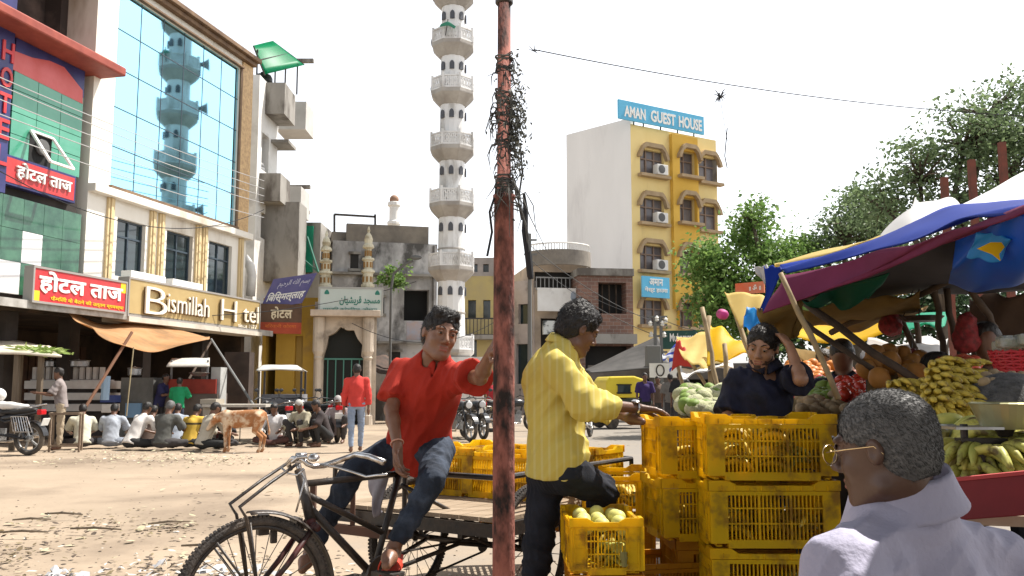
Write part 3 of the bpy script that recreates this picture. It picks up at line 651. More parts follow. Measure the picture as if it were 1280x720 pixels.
mb.beam(P(418, 268, 36), P(469, 271, 36), .08); mb.build('roof_frame', black_metal, ob)
q = hrect(OP, 508, 402, 535, 425); mb = MB(); OP.box(mb, q[0], q[1], q[2], q[3], -.02, .02); mb.build('painted_notice', simple('faded_notice', (.5, .38, .34), (.4, .42, .5), scale=3), ob)
tiny = thing('small_minaret', 'small stubby white minaret with a brown dome far behind the old roof', 'minaret', P(492, 300, 46)); c = P(492, 300, 46); s_ = 46 / F
mb = MB(); mb.lathe([(6 * s_, 0), (6 * s_, 18 * s_), (8.5 * s_, 20 * s_), (8.5 * s_, 23 * s_), (6 * s_, 25 * s_), (6 * s_, 42 * s_), (8.5 * s_, 44 * s_), (8 * s_, 48 * s_), (6 * s_, 49 * s_)], 12, c); mb.build('shaft', white_paint, tiny)
mb = MB(); mb.ell(c + Vector((0, 0, 52 * s_)), 6 * s_); mb.build('dome', simple('brown_dome', (.3, .18, .12)), tiny, smooth=True)
mb = MB(); mb.box(c + Vector((0, .5, -3.2)), (2.2, 1, 6.4)); mb.build('base', white_paint, tiny)
# --- tall minaret
MY = 33.0; mcx = P(563, 485, MY).x; zz = lambda y: P(563, y, MY).z
mnr = thing('minaret', 'tall white minaret ringed by octagonal balconies with pierced railings', 'minaret', (mcx, MY, 0))
mwhite = mat('minaret_white', (.84, .835, .82), (.78, .77, .76), rough=.75, scale=.9, c3=(.50, .48, .45), s3=1.7, stretch=(1, 1, .35))
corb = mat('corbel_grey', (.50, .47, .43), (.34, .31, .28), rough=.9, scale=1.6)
bys = [427 + 24, 352, 273, 203, 133, 73, 11, -52, -118, -186]    # undersides in the picture
m_ = MY / F
mb = MB(); mb.lathe([(20 * m_, 0), (19 * m_, zz(445)), (17.5 * m_, zz(400)), (17 * m_, zz(300)), (15 * m_, zz(0)), (14 * m_, zz(-190)), (12 * m_, zz(-230)), (9 * m_, zz(-250)), (2 * m_, zz(-275))], 16, (mcx, MY, 0), a0=math.pi / 16); mb.build('shaft', mwhite, mnr, smooth=False)
nicher = simple('arch_window', (.09, .095, .11), rough=.5)
for i, y in enumerate(bys):
    zz0 = zz(y); R_ = (31 - i * .5) * m_; rs = (17.5 - i * .35) * m_; hb_ = (13 if i else 10) * m_; a0 = math.pi / 8
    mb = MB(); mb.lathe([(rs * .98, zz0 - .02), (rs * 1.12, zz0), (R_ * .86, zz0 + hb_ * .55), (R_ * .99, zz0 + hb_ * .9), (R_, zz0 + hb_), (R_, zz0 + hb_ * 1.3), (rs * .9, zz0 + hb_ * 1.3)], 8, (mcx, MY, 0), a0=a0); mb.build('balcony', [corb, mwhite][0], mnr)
    mb = MB(); zr0 = zz0 + hb_ * 1.3; zr1 = zr0 + 17 * m_; Rr = R_ * .95
    pts = [Vector((mcx + Rr * math.cos(a0 + k * math.pi / 4), MY + Rr * math.sin(a0 + k * math.pi / 4), 0)) for k in range(8)]
    for k in range(8):
        p, q = pts[k], pts[(k + 1) % 8]; Z = Vector((0, 0, 1))
        for zq in (zr0 + .03, zr1 - .03): mb.beam(p + Z * zq, q + Z * zq, .07, .06)
        mb.beam(p + Z * zr0, p + Z * (zr1 + .08), .085)
        for j in range(1, 9): r = p.lerp(q, j / 9); mb.beam(r + Z * zr0, r + Z * zr1, .034)
        for j in range(4):
            r = p.lerp(q, (j * 2 + 1.5) / 9); r2 = p.lerp(q, min(1, (j * 2 + 3) / 9)); mb.beam(r + Z * (zr0 + .1), r2 + Z * (zr1 - .1), .03); mb.beam(r2 + Z * (zr0 + .1), r + Z * (zr1 - .1), .03)
    mb.build('railing', mwhite, mnr)
    # band and windows below the balcony
    if i:
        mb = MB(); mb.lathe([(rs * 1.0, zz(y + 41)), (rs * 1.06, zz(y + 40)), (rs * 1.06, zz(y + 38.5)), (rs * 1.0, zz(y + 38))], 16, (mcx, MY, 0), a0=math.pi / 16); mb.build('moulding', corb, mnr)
        for k in range(16):
            a_ = -math.pi / 2 + (k - 3.5) * math.pi / 8
            if k > 8 or k % 2 == 0: continue
            nn = Vector((math.cos(a_ + math.pi / 16), math.sin(a_ + math.pi / 16), 0)); uu = Vector((-nn.y, nn.x, 0))
            c = Vector((mcx, MY, zz(y + 18))) + nn * (rs * .985); w_, h_ = 3.0 * m_, 11 * m_
            mb = MB(); mb.prism([(-w_, 0), (w_, 0), (w_, h_ * .65), (w_ * .6, h_ * .88), (0, h_), (-w_ * .6, h_ * .88), (-w_, h_ * .65)], c, uu, (0, 0, 1), .06); mb.build('window', nicher, mnr)
mb = MB(); mb.box((mcx + .1, MY + .3, zz(447) / 2), (2.3, 2.2, zz(447))); mb.build('base', mwhite, mnr)
for i, y in ((2, 250), (4, 112), (5, 52), (6, -8)):
    t = thing('loudspeaker', 'grey horn loudspeaker on the far side of the minaret', 'loudspeaker', (mcx - .5, MY + .6, zz(y)), group='horn loudspeakers on the minaret')
    mb = MB(); mb.lathe([(.05, -.3), (.07, -.1), (.1, .1), (.22, .3), (.28, .35), (.2, .3), (.05, .0)], 12, (mcx - .48, MY + .66, zz(y) + .25), (-.75, .66, .05)); mb.build('horn', simple('horn_grey', (.3, .3, .3)), t); mb = MB(); mb.beam((mcx - .48, MY + .66, zz(y) - .25), (mcx - .48, MY + .66, zz(y) + .25), .05); mb.build('bracket', black_metal, t)
t = thing('flag', 'small green flag tied to an upper minaret balcony', 'flag', P(556, 40, MY - 1)); patch('cloth', simple('flag_green', (.05, .24, .16)), [[(551, 30, MY - .95), (560, 27, MY - .95), (570, 33, MY - .9)], [(549, 34, MY - .95), (560, 32, MY - .95), (568, 36, MY - .9)]], '', '', nu=8, nv=3, wr=.01, parent=t); mb = MB(); mb.beam(P(557, 44, MY - .9), P(560, 24, MY - .9), .03); mb.build('stick', black_metal, t)
# ================================================================ MIDDLE AND RIGHT BACKGROUND BUILDINGS
def block(label, x0, x1, ytop, Y0, Y1, m, holes=(), dep=6, name='house', rec=.3, hm=None):
    pl = Plane(x0, Y0, x1, Y1); zt_ = pl.hit((x0 + x1) / 2, ytop)[1]; t = thing(name, label, 'building', pl.pt(pl.L / 2, 0))
    hs_ = [hrect(pl, *h) for h in holes]; mb = MB(); pl.wall(mb, 0, pl.L, 0, zt_, hs_, rec=rec, back=dep); mb.build('wall', m, t)
    for h in hs_: mb = MB(); pl.box(mb, h[0], h[1], h[2], h[3], -rec - .1, -rec + .005); mb.build('window', hm or dark_glass, t)
    return t, pl, zt_
t, pl, zt_ = block('old yellow house with an iron railing between the minaret and the red pole', 572, 622, 345, 43, 43, mat('faded_yellow', (.5, .4, .16), (.42, .34, .18), rough=.9, scale=.8, c3=(.25, .2, .13)), [(585, 375, 595, 398), (604, 375, 613, 398), (583, 425, 596, 460)])
mb = MB(); a, b, c, d = hrect(pl, 575, 400, 620, 420); pl.box(mb, a, b, c - .2, c, 0, 1.0); mb.build('balcony', concrete, t); mb = MB(); rail(mb, pl, a, b, c, d, .95, .16, .025); mb.build('railing', black_metal, t)
block('grey flat-roofed house behind the minaret balconies', 572, 640, 322, 60, 60, simple('greyish', (.42, .38, .35), (.3, .27, .25), scale=1), [(590, 330, 597, 340), (604, 330, 611, 340)], name='house')
block('dirty pinkish white house behind the hanging cables', 613, 668, 352, 45, 44, mat('pinkish_plaster', (.52, .45, .42), (.4, .34, .31), rough=.9, scale=.9, c3=(.22, .19, .17), s3=1), [(622, 380, 640, 410), (648, 380, 660, 405), (645, 430, 662, 480)])
# house with curved roof terrace and white hoarding
t, pl, zt_ = block('beige shop house with a curved roof terrace and a blank white hoarding', 664, 735, 330, 44, 44.5, mat('beige_wall', (.5, .4, .3), (.4, .33, .26), rough=.9, scale=.8, c3=(.28, .23, .19)), [(668, 340, 720, 360), (676, 398, 708, 440), (668, 455, 730, 520)], hm=simple('deep_shade', (.03, .028, .026)))
mb = MB(); a, b, c, d = hrect(pl, 662, 308, 736, 332)
mb.grid(lambda u, v: pl.pt(a + (b - a) * u, c - .1 + v * .75, .1 + 1.1 * math.sin(math.pi * u) ** .6), 24, 1); mb.build('terrace_parapet', simple('brown_concrete'), t, solid=.15)
mb = MB()
for k in range(25): u = k / 24; q = pl.pt(a + (b - a) * u, 0, .1 + 1.1 * math.sin(math.pi * u) ** .6); mb.beam(q + Vector((0, 0, c + .65)), q + Vector((0, 0, d)), .05)
for z in (d, d - .35): mb.tube([pl.pt(a + (b - a) * k / 24, z, .1 + 1.1 * math.sin(math.pi * k / 24) ** .6) for k in range(25)], .04, 6)
mb.build('terrace_railing', white_paint, t)
a, b, c, d = hrect(pl, 670, 345, 722, 360); mb = MB(); rail(mb, pl, a, b, c - .1, d - .1, .1, .2, .025); mb.build('railing', simple('grey_rail', (.3, .3, .3)), t)
hd = thing('hoarding', 'white hoarding with a small printed head portrait at its right end', 'hoarding', P(699, 390, 43.2)); ph = Plane(672, 43.2, 726, 43.6); a, b, c, d = hrect(ph, 672, 360, 726, 389)
mb = MB(); ph.box(mb, a, b, c, d, -.1, 0); mb.build('panel', white_paint, hd)
mb = MB(); qx = a + (b - a) * .83; hq = d - c; pp = [(qx - .32, c + .05), (qx + .32, c + .05), (qx + .25, c + hq * .3), (qx + .08, c + hq * .4), (qx + .15, c + hq * .6), (qx + .12, c + hq * .8), (qx, c + hq * .88), (qx - .12, c + hq * .8), (qx - .15, c + hq * .6), (qx - .08, c + hq * .4), (qx - .25, c + hq * .3)]; mb.prism(pp, ph.pt(0, 0, .002), ph.u, ph.z, .01); mb.build('printed_portrait', simple('print_grey', (.33, .38, .45)), hd)
mb = MB(); a, b, c, d = hrect(ph, 679, 401, 700, 418); ph.box(mb, a, b, c, d, -.2, .05); solo(mb, 'shop_poster', mat('poster_mono', (.6, .62, .6), (.08, .09, .09), rough=.6, scale=2.2, lo=.45, hi=.55), 'black and white mottled poster under the white hoarding', 'poster')
# brick house
bk = brick_mat('brick_wall', (.24, .135, .10), (.17, .10, .08), (.28, .25, .22), 1.4)
t, pl, zt_ = block('unfinished brown brick house with one big dark window opening', 724, 793, 345, 43, 43.4, bk, [(748, 353, 783, 392), (732, 432, 790, 520)], name='brick_house', rec=.9, hm=simple('deep_shade'))
mb = MB(); pl.box(mb, -.05, pl.L, zt_, zt_ + .35, -6, .25); a, b, c, d = hrect(pl, 724, 418, 793, 430); pl.box(mb, a, b, c, d, .003, .5); mb.build('concrete_band', concrete, t)
a, b, c, d = hrect(pl, 748, 353, 783, 392); mb = MB(); 
for k in range(1, 4): pl.box(mb, a + (b - a) * k / 4 - .03, a + (b - a) * k / 4 + .03, c, d, -.7, -.6)
mb.build('window_frame', dark_pole, t)
# guest house
GR = Plane(793, 52, 903, 55.6); GL = Plane(710, 55.6, 793, 52)
gh = thing('guest_house', 'tall yellow guest house with hooded windows and a blank white side wall', 'building', GR.pt(0, 0))
yel = mat('guest_yellow', (.84, .66, .30), (.80, .60, .24), rough=.8, scale=.5, c3=(.55, .42, .2), s3=.8, stretch=(1, 1, .25)); dyel = mat('guest_ochre', (.76, .48, .09), (.70, .42, .07), rough=.8, scale=.5)
ztg = GR.hit(830, 163)[1]
wr = []
for cx, ys_ in ((815, (188, 248, 307, 375)), (857, (190, 248, 312, 378)), (885, (197, 257, 318, 380))):
    for k, y in enumerate(ys_):
        wd = 30 if cx == 815 else (22 if cx == 857 else 23); wr.append((cx, y, hrect(GR, cx - wd / 2, y, cx + wd / 2, y + 31)))
mb = MB(); GR.wall(mb, 0, GR.L, 0, ztg, [w[2] for w in wr], rec=.35); mb.build('front_wall', yel, gh)
ug0, ug1 = GR.hit(839, 300)[0], GR.hit(871, 300)[0]
mb = MB(); GR.wall(mb, ug0, ug1, 6, ztg - .2, [w[2] for w in wr if w[0] == 857], rec=.28, off=.28); mb.build('centre_bay', dyel, gh)
mb = MB(); GL.wall(mb, 0, GL.L, 0, GL.hit(770, 152)[1], [], rec=.3); mb.build('side_wall', mat('whitewash', (.86, .86, .85), (.80, .80, .79), rough=.8, scale=.5, c3=(.66, .655, .65), s3=.8, stretch=(1, 1, .25)), gh)
mb = MB()
a_ = GR.pt(0, 0); b_ = GR.pt(GR.L, 0); c_ = GL.pt(0, 0); d_ = c_ + (b_ - a_); zq = ztg - .3
mb.add([q + Vector((0, 0, zq)) for q in (a_ - GR.n * .2, b_ - GR.n * .2, d_, c_ + (b_ - a_) * .02)], [(0, 1, 2, 3)]); mb.add([b_ + Vector((0, 0, 0)), d_, d_ + Vector((0, 0, ztg)), b_ + Vector((0, 0, ztg))], [(0, 1, 2, 3)]); mb.add([c_, d_, d_ + Vector((0, 0, ztg)), c_ + Vector((0, 0, ztg))], [(0, 1, 2, 3)]); mb.build('roof', concrete, gh)
hood_m = simple('hood_brown', (.44, .33, .2), (.34, .24, .14), scale=2)
grey_gl = mat('window_grey', (.13, .12, .13), (.2, .18, .18), rough=.25, scale=1)
for cx, y, (a, b, c, d) in wr:
    o_ = .28 if cx == 857 else 0
    mb = MB(); GR.box(mb, a, b, c, d, -.36 + o_ * 0, -.3); w = mb.build('window', grey_gl, gh)
    mb = MB(); n_ = 3 if cx == 815 else 2
    for k in range(n_ + 1): q = a + (b - a) * k / n_; GR.box(mb, q - .05, q + .05, c, d, -.3, -.22)
    GR.box(mb, a, b, c + (d - c) * .62, c + (d - c) * .62 + .08, -.3, -.215); mb.build('frame', simple('frame_brown', (.25, .18, .14)), w)
    mb = MB(); w_ = b - a; zz_ = d; 
    mb.prism([(a - .25, zz_ - .55), (a - .05, zz_ - .55), (a + .1, zz_ - .1), (a + .35, zz_ + .12), (b - .35, zz_ + .12), (b - .1, zz_ - .1), (b + .05, zz_ - .55), (b + .25, zz_ - .55), (b + .2, zz_ - .3), (b - .1, zz_ + .2), (b - .3, zz_ + .38), (a + .3, zz_ + .38), (a + .1, zz_ + .2), (a - .2, zz_ - .3)], GR.pt(0, 0, .003 + o_), GR.u, GR.z, .28); mb.build('hood', hood_m, gh)
    mb = MB(); GR.box(mb, a - .2, b + .2, c - .2, c - .02, .003 + o_, .42 + o_); sl_ = mb.build('sill', hood_m, gh)
    if cx == 815 and y < 340:
        t = thing('air_conditioner', 'white boxed air conditioner on the sill of the %s window of the guest house' % {188: 'top left', 248: 'second left', 307: 'third left'}[y], 'air conditioner', GR.pt((a + b) / 2, c, .3)); mb = MB(); GR.box(mb, b - .95, b - .1, c, c + .62, .05, .5); mb.build('case', white_paint, t, bevel=.03); mb = MB(); mb.lathe([(.24, 0), (.26, .02), (.1, .03)], 18, GR.pt(b - .62, c + .31, .5), GR.n); mb.build('fan', simple('grey_fan'), t)
rs_ = thing('roof_sign', 'sky blue rooftop sign of the yellow guest house with white lettering', 'sign', GR.pt(1, ztg))
blue_s = mat('sky_blue_board', (.10, .44, .68), (.14, .50, .74), rough=.5, scale=.6)
a, b = GR.hit(768, 150)[0], GR.hit(874, 150)[0]; c, d = GR.hit(820, 160)[1], GR.hit(820, 137)[1]; mb = MB(); GR.box(mb, a, b, c, d, .3, .42); mb.build('panel', blue_s, rs_)
text('AMAN', 'letters', white_l, rs_, GR.pt(a + (b - a) * .06, c + .18, .421), GR.u, GR.z, w=(b - a) * .24, h=(d - c) * .58, depth=.03, bold=.03)
text('GUEST', 'letters', white_l, rs_, GR.pt(a + (b - a) * .36, c + .18, .421), GR.u, GR.z, w=(b - a) * .29, h=(d - c) * .62, depth=.03, bold=.03)
text('HOUSE', 'letters', white_l, rs_, GR.pt(a + (b - a) * .69, c + .18, .421), GR.u, GR.z, w=(b - a) * .28, h=(d - c) * .62, depth=.03, bold=.03)
mb = MB()
for k in range(5): q = max(.1, a + (b - a) * (k + .5) / 5); mb.beam(GR.pt(q, ztg - .1, .2), GR.pt(q, d, .25), .08)
mb.build('support', black_metal, rs_)
ws_ = thing('wall_sign', 'square blue wall sign with white Hindi lettering on the yellow guest house', 'sign', GR.pt(1.2, GR.hit(818, 373)[1])); a, b, c, d = hrect(GR, 803, 346, 837, 372, .7); mb = MB(); GR.box(mb, a, b, c, d, .6, .7); mb.build('panel', blue_s, ws_)
text('अमान', 'letters', white_l, ws_, GR.pt(a + (b - a) * .25, c + (d - c) * .58, .701), GR.u, GR.z, w=(b - a) * .5, h=(d - c) * .32, depth=.03, bold=.02)
text('गेस्ट हाउस', 'letters', white_l, ws_, GR.pt(a + (b - a) * .08, c + (d - c) * .2, .701), GR.u, GR.z, w=(b - a) * .84, h=(d - c) * .3, depth=.03, bold=.02)
# low shops under the guest house
t, pl, zt_ = block('dark row of low open shops under the guest house', 735, 960, 455, 38, 34, simple('shop_grey', (.16, .145, .13), (.08, .07, .065), scale=1), [(742, 474, 812, 525), (838, 474, 900, 525), (905, 470, 955, 525)], rec=1.5, hm=simple('deep_shade'), name='shop_row')
patch('sheet_roof', mat('tin_roof', (.05, .048, .045), (.085, .08, .075), rough=.6, scale=2), [[(732, 462, 36), (775, 442, 36), (822, 420, 36)], [(738, 466, 33), (780, 463, 33), (838, 458, 33)]], 'sloping dark tin shop roof below the brick house', 'roof', wr=.02, solid=.04)
gs = thing('shop_sign', 'dark green shop board with white lettering', 'sign', P(852, 436, 33.5)); pg = Plane(826, 33.5, 884, 33); a, b, c, d = hrect(pg, 826, 413, 884, 436); mb = MB(); pg.box(mb, a, b, c, d, -.12, 0); mb.build('panel', mat('green_board', (.025, .085, .07), (.02, .06, .05), rough=.5), gs)
text('Muhammad Ali', 'letters', white_l, gs, pg.pt(a + (b - a) * .2, c + (d - c) * .4, .001), pg.u, pg.z, w=(b - a) * .76, h=(d - c) * .45, depth=.02, bold=.02)
ls = thing('leaf_sign', 'small white board with a black leaf outline near the electricity poles', 'sign', P(832, 473, 30)); pq = Plane(812, 30, 852, 30); a, b, c, d = hrect(pq, 812, 454, 852, 472); mb = MB(); pq.box(mb, a, b, c, d, -.06, 0); mb.build('panel', white_paint, ls)
mb = MB(); mb.tube([pq.pt(a + (b - a) * (.33 + .12 * math.sin(q) * (1 if q < math.pi else 1)), c + (d - c) * (.5 - .38 * math.cos(q)), .01) for q in [k * 2 * math.pi / 20 for k in range(20)]], .025, 6, closed=True); mb.build('leaf_mark', black_metal, ls)
mb = MB(); mb.beam((P(823, 473, 30.1).x, 30.1, 0), P(823, 454, 30.1), .08); mb.build('post', black_metal, ls)
ep = thing('electricity_pole', 'twin grey electricity poles with a transformer and white insulators', 'pole', P(822, 520, 31))
mb = MB()
for px in (818.5, 826): q = P(px, 395, 31); mb.beam((q.x, 31, 0), (q.x, 31, q.z), .1)
mb.build('mast', simple('pole_grey', (.16, .16, .155)), ep)
mb = MB()
for y in (388 + 8, 406, 420, 440): mb.beam(P(811, y, 31), P(834, y, 31), .07)
mb.build('crossarm', simple('pole_grey'), ep)
for px, y in ((813, 404), (821, 398), (828, 404), (832, 400), (814, 418), (830, 418)): mb = MB(); c = P(px, y, 30.95); mb.lathe([(.04, -.1), (.08, -.06), (.05, -.02), (.08, .02), (.05, .06), (.02, .1)], 10, c); mb.build('insulator', white_paint, ep)
mb = MB(); mb.box(P(816, 445, 30.6), (.5, .4, .7)); mb.build('transformer', simple('pole_grey'), ep, bevel=.03)
# utility poles behind the red pole
mb = MB(); q = P(662, 292, 30); mb.tube([(q.x, 30, 0), q], [.09, .06], 8)
for y in (300, 318): mb.beam(P(655, y, 30), P(671, y, 30), .06)
solo(mb, 'utility_pole', simple('pole_grey'), 'thin grey utility pole with two short crossarms right of the red pole', 'pole')
sl2 = thing('street_lamp', 'curved grey street lamp reaching out beside the wall plant', 'lamp', P(489, 485, 33)); mb = MB(); q = P(489, 360, 33); mb.tube([(q.x, 33, 0), q, P(492, 342, 33), P(505, 331, 32.8), P(516, 326, 32.7)], .05, 8); mb.build('pole', simple('pole_grey'), sl2); mb = MB(); mb.ell(P(520, 322, 32.6), (.22, .1, .09)); mb.build('lamp_head', simple('pole_grey'), sl2, smooth=True)

# ---- more of the cluttered old fronts: ledges, pipes, patched openings
mb = MB(); OP.box(mb, 0, OP.L, P(480, 345, 35).z, P(480, 342, 35).z, .003, .25); mb.build('ledge', concrete, ob); mb = MB(); OP.box(mb, OP.hit(470, 440)[0], OP.L, P(480, 430, 35).z, P(480, 427, 35).z, .003, .5); mb.build('ledge', concrete, ob)
for h in ((438, 318, 448, 336), (470, 372, 480, 392), (486, 440, 500, 470)):
    q = hrect(OP, *h); mb = MB(); OP.box(mb, q[0], q[1], q[2], q[3], .004, .03); w = mb.build('window', simple('deep_shade'), ob); mb = MB()
    for a_, b_, c_, d_ in ((q[0] - .08, q[1] + .08, q[3], q[3] + .1), (q[0] - .08, q[1] + .08, q[2] - .1, q[2])): mb = MB(); OP.box(mb, a_, b_, c_, d_, .003, .12); mb.build('lintel' if c_ >= q[3] else 'sill', concrete, w)
for px in (459, 541): mb = MB(); u = OP.hit(px, 400)[0]; mb.tube([OP.pt(u, 0, .1), OP.pt(u, P(480, 306, 35).z, .1)], .06, 8); mb.build('drain_pipe', simple('pipe_grey', (.22, .21, .2), (.12, .11, .1), scale=3), ob)
patch('awning', mat('rusty_sheet', (.10, .065, .05), (.05, .04, .035), rough=.9, scale=3), [[(462, 440, 34.0), (485, 446, 34.0), (505, 462, 34.0)], [(466, 462, 32.4), (486, 470, 32.4), (500, 478, 32.4)]], 'crumpled rusty sheet awning beside the gateway column', 'awning', nu=14, nv=6, wr=.08, seed=41)
mb = MB(); a = P(312, 485, 33.0)
for y in (176, 262, 300): z = P(330, y, 33).z; mb = MB(); mb.box((P(336, y, 33).x, 33.6, z), (1.5, 1.2, .12)); mb.build('floor_slab', concrete, bal)
for (x0, y0, x1, y1) in ((317, 176, 333, 214), (318, 262, 334, 298)): a = P(x0, y1, 32.95); b = P(x1, y0, 32.95); mb = MB(); mb.box(((a.x + b.x) / 2, 33.0, (a.z + b.z) / 2), (b.x - a.x, .1, b.z - a.z)); mb.build('doorway', simple('deep_shade'), bal)
for y in (70, 150, 230, 262): mb = MB(); a = P(366, y + 60, 38); mb.box((P(362, 200, 38).x, 38.6, P(362, y, 38).z), (1.6, .2, .16)); mb.build('ledge', concrete, bal)
# ================================================================ TREES
bark = mat('bark', (.12, .09, .065), (.07, .055, .04), rough=.95, scale=4, bump=.4)
def tree(label, base, blobs, leaf, n_clumps, per, size, seed, trunk_r=.22, clump=.55, group=None, gap=.25, cat='tree', name='tree'):
    """blobs: (centre, radius) of the crown's masses; branches run to leaf clumps spread in them"""
    rnd = random.Random(seed); t = thing(name, label, cat, base, group); base = Vector(base)
    tot = sum(r.x * r.y * r.z for c, r in blobs) ** 1; cl = []
    for c, r in blobs:
        k = max(2, int(n_clumps * (r.x * r.y * r.z) / tot))
        for _ in range(k):
            while True:
                q = Vector((rnd.uniform(-1, 1), rnd.uniform(-1, 1), rnd.uniform(-1, 1)))
                if .25 < q.length < 1: break
            q = q * (q.length ** -.35)
            cl.append(c + Vector((q.x * r.x, q.y * r.y, q.z * r.z)))
    top = sum((c for c, r in blobs), Vector()) / len(blobs)
    fork = base.lerp(Vector((top.x, top.y, top.z)), .45); fork.x = base.x + (fork.x - base.x) * .5
    mb = MB(); mb.tube([base, base.lerp(fork, .5) + Vector((rnd.uniform(-.1, .1), 0, 0)), fork], [trunk_r, trunk_r * .8, trunk_r * .6], 8)
    hubs = []
    for c, r in blobs:
        h = c - Vector((0, 0, r.z * .3)); m = fork.lerp(h, .5) + Vector((rnd.uniform(-.3, .3), rnd.uniform(-.3, .3), .2)); mb.tube([fork, m, h], [trunk_r * .5, trunk_r * .35, trunk_r * .22], 6); hubs.append(h)
    for c in cl:
        h = min(hubs, key=lambda q: (q - c).length); m = h.lerp(c, .55) + Vector((rnd.uniform(-.2, .2), rnd.uniform(-.2, .2), rnd.uniform(0, .25))); mb.tube([h, m, c], [trunk_r * .16, trunk_r * .1, trunk_r * .04], 4)
    mb.build('trunk', bark, t, smooth=True)
    lv = MB(); vs = []; fs = []
    for c in cl:
        if rnd.random() < gap * .3: continue
        R = clump * rnd.uniform(.6, 1.25); k = int(per * rnd.uniform(.5, 1.3))
        for _ in range(k):
            d = Vector((rnd.gauss(0, 1), rnd.gauss(0, 1), rnd.gauss(0, .75))) * R * .5
            p = c + d; s = size * rnd.uniform(.6, 1.4)
            a = Vector((rnd.gauss(0, 1), rnd.gauss(0, 1), rnd.gauss(-.2, .7))).normalized(); b = a.cross(Vector((rnd.gauss(0, 1), rnd.gauss(0, 1), rnd.gauss(0, 1)))).normalized()
            i = len(vs); vs += [p, p + a * s * .5 + b * s * .26, p + a * s, p + a * s * .5 - b * s * .26]; fs.append((i, i + 1, i + 2, i + 3))
    lv.v = vs; lv.f = fs; lv.m = [0] * len(fs)
    lv.build('crown', leaf, t); return t
lf_neem = leaf_mat('pale_leaves', (.10, .15, .07), (.20, .27, .13), .42)
lf_green = leaf_mat('fresh_leaves', (.09, .18, .04), (.24, .36, .10), .45)
lf_dark = leaf_mat('dark_leaves', (.035, .07, .03), (.08, .13, .06), .3)
def blobs(Y, *l): return [(P(x, y, Y + dy), Vector((rx * Y / F, ry_ * Y / F * 1.0, rz * Y / F))) for x, y, dy, rx, ry_, rz in l]
q = P(945, 485, 24)
tree('fresh green feathery tree in front of the yellow guest house', (q.x, 24, 0), blobs(24, (895, 335, 0, 38, 36, 30), (945, 300, .5, 28, 30, 28), (975, 340, 0, 40, 36, 34), (895, 375, -.4, 32, 30, 24), (1005, 320, .5, 28, 26, 20), (940, 268, 0, 20, 20, 16), (940, 390, 0, 60, 40, 30)), lf_green, 200, 140, .135, 3, .2, .55, gap=.7)
q = P(1175, 485, 20)
tree('tall airy pale tree rising behind the market tarpaulins', (q.x, 20, 0), blobs(20, (1150, 215, 0, 45, 50, 38), (1205, 170, 0, 48, 50, 44), (1255, 210, .4, 50, 50, 54), (1110, 255, .3, 34, 40, 34), (1185, 255, 0, 50, 50, 34), (1235, 140, .4, 34, 40, 24), (1290, 150, .8, 50, 50, 60)), lf_neem, 260, 115, .115, 11, .2, .55, gap=1.4)
q = P(1075, 485, 24)
tree('lower grey green tree left of the tall airy one', (q.x, 24, 0), blobs(24, (1055, 290, 0, 32, 36, 28), (1085, 262, .4, 30, 36, 30), (1030, 312, .3, 26, 30, 18), (1100, 300, .3, 44, 36, 30)), lf_neem, 130, 90, .125, 5, .2, .5, gap=1.2)
q = P(900, 485, 45)
tree('dark distant tree low behind the market stalls', (P(985, 485, 45).x, 45, 0), blobs(45, (985, 400, 0, 60, 40, 40), (1060, 390, 0, 60, 40, 45), (1130, 380, 0, 60, 40, 50), (1230, 380, 0, 80, 40, 55)), lf_dark, 120, 130, .35, 8, .3, 1.3)
# small plant growing out of the old wall
q = P(492, 362, 34.2)
tree('bushy plant rooted high on the old grey wall', q, blobs(33.8, (485, 345, 0, 11, 8, 12), (497, 346, -.2, 12, 8, 14), (508, 340, 0, 6, 6, 9)), lf_green, 22, 40, .16, 4, .03, .28, cat='plant', name='wall_plant')
# ================================================================ PEOPLE
def skin_mat(nm, c): return mat(nm, c, tuple(q * .8 for q in c), rough=.42, scale=14, bump=.06, bscale=120, spec=.5)
skin1 = skin_mat('brown_skin', (.22, .105, .06)); skin2 = skin_mat('dark_brown_skin', (.15, .07, .04)); skin3 = skin_mat('light_brown_skin', (.36, .19, .115))
hair_b = mat('black_hair', (.014, .012, .011), (.03, .026, .024), rough=.45, scale=60, stretch=(1, 1, .3), bump=.5, bscale=90)
hair_g = leaf_mat('grey_hair', (.008, .008, .008), (.17, .165, .16), 0)
skin4 = skin_mat('deep_brown_skin', (.11, .056, .036))
eye_w = mat('eye_white', (.26, .22, .19), rough=.25); eye_d = mat('eye_dark', (.012, .008, .006), rough=.15); lip_m = mat('lip', (.27, .10, .075), rough=.45)
jeans = mat('blue_jeans', (.032, .043, .066), (.013, .017, .026), rough=.9, scale=7, bump=.25, bscale=160, c3=(.055, .07, .10), s3=.8)
jeans_d = mat('dark_jeans', (.022, .025, .036), (.012, .014, .02), rough=.9, scale=6, bump=.2, bscale=160)
def frame(face, up):
    f = Vector(face).normalized(); r = f.cross(Vector(up)).normalized(); u = r.cross(f); return r, f, u
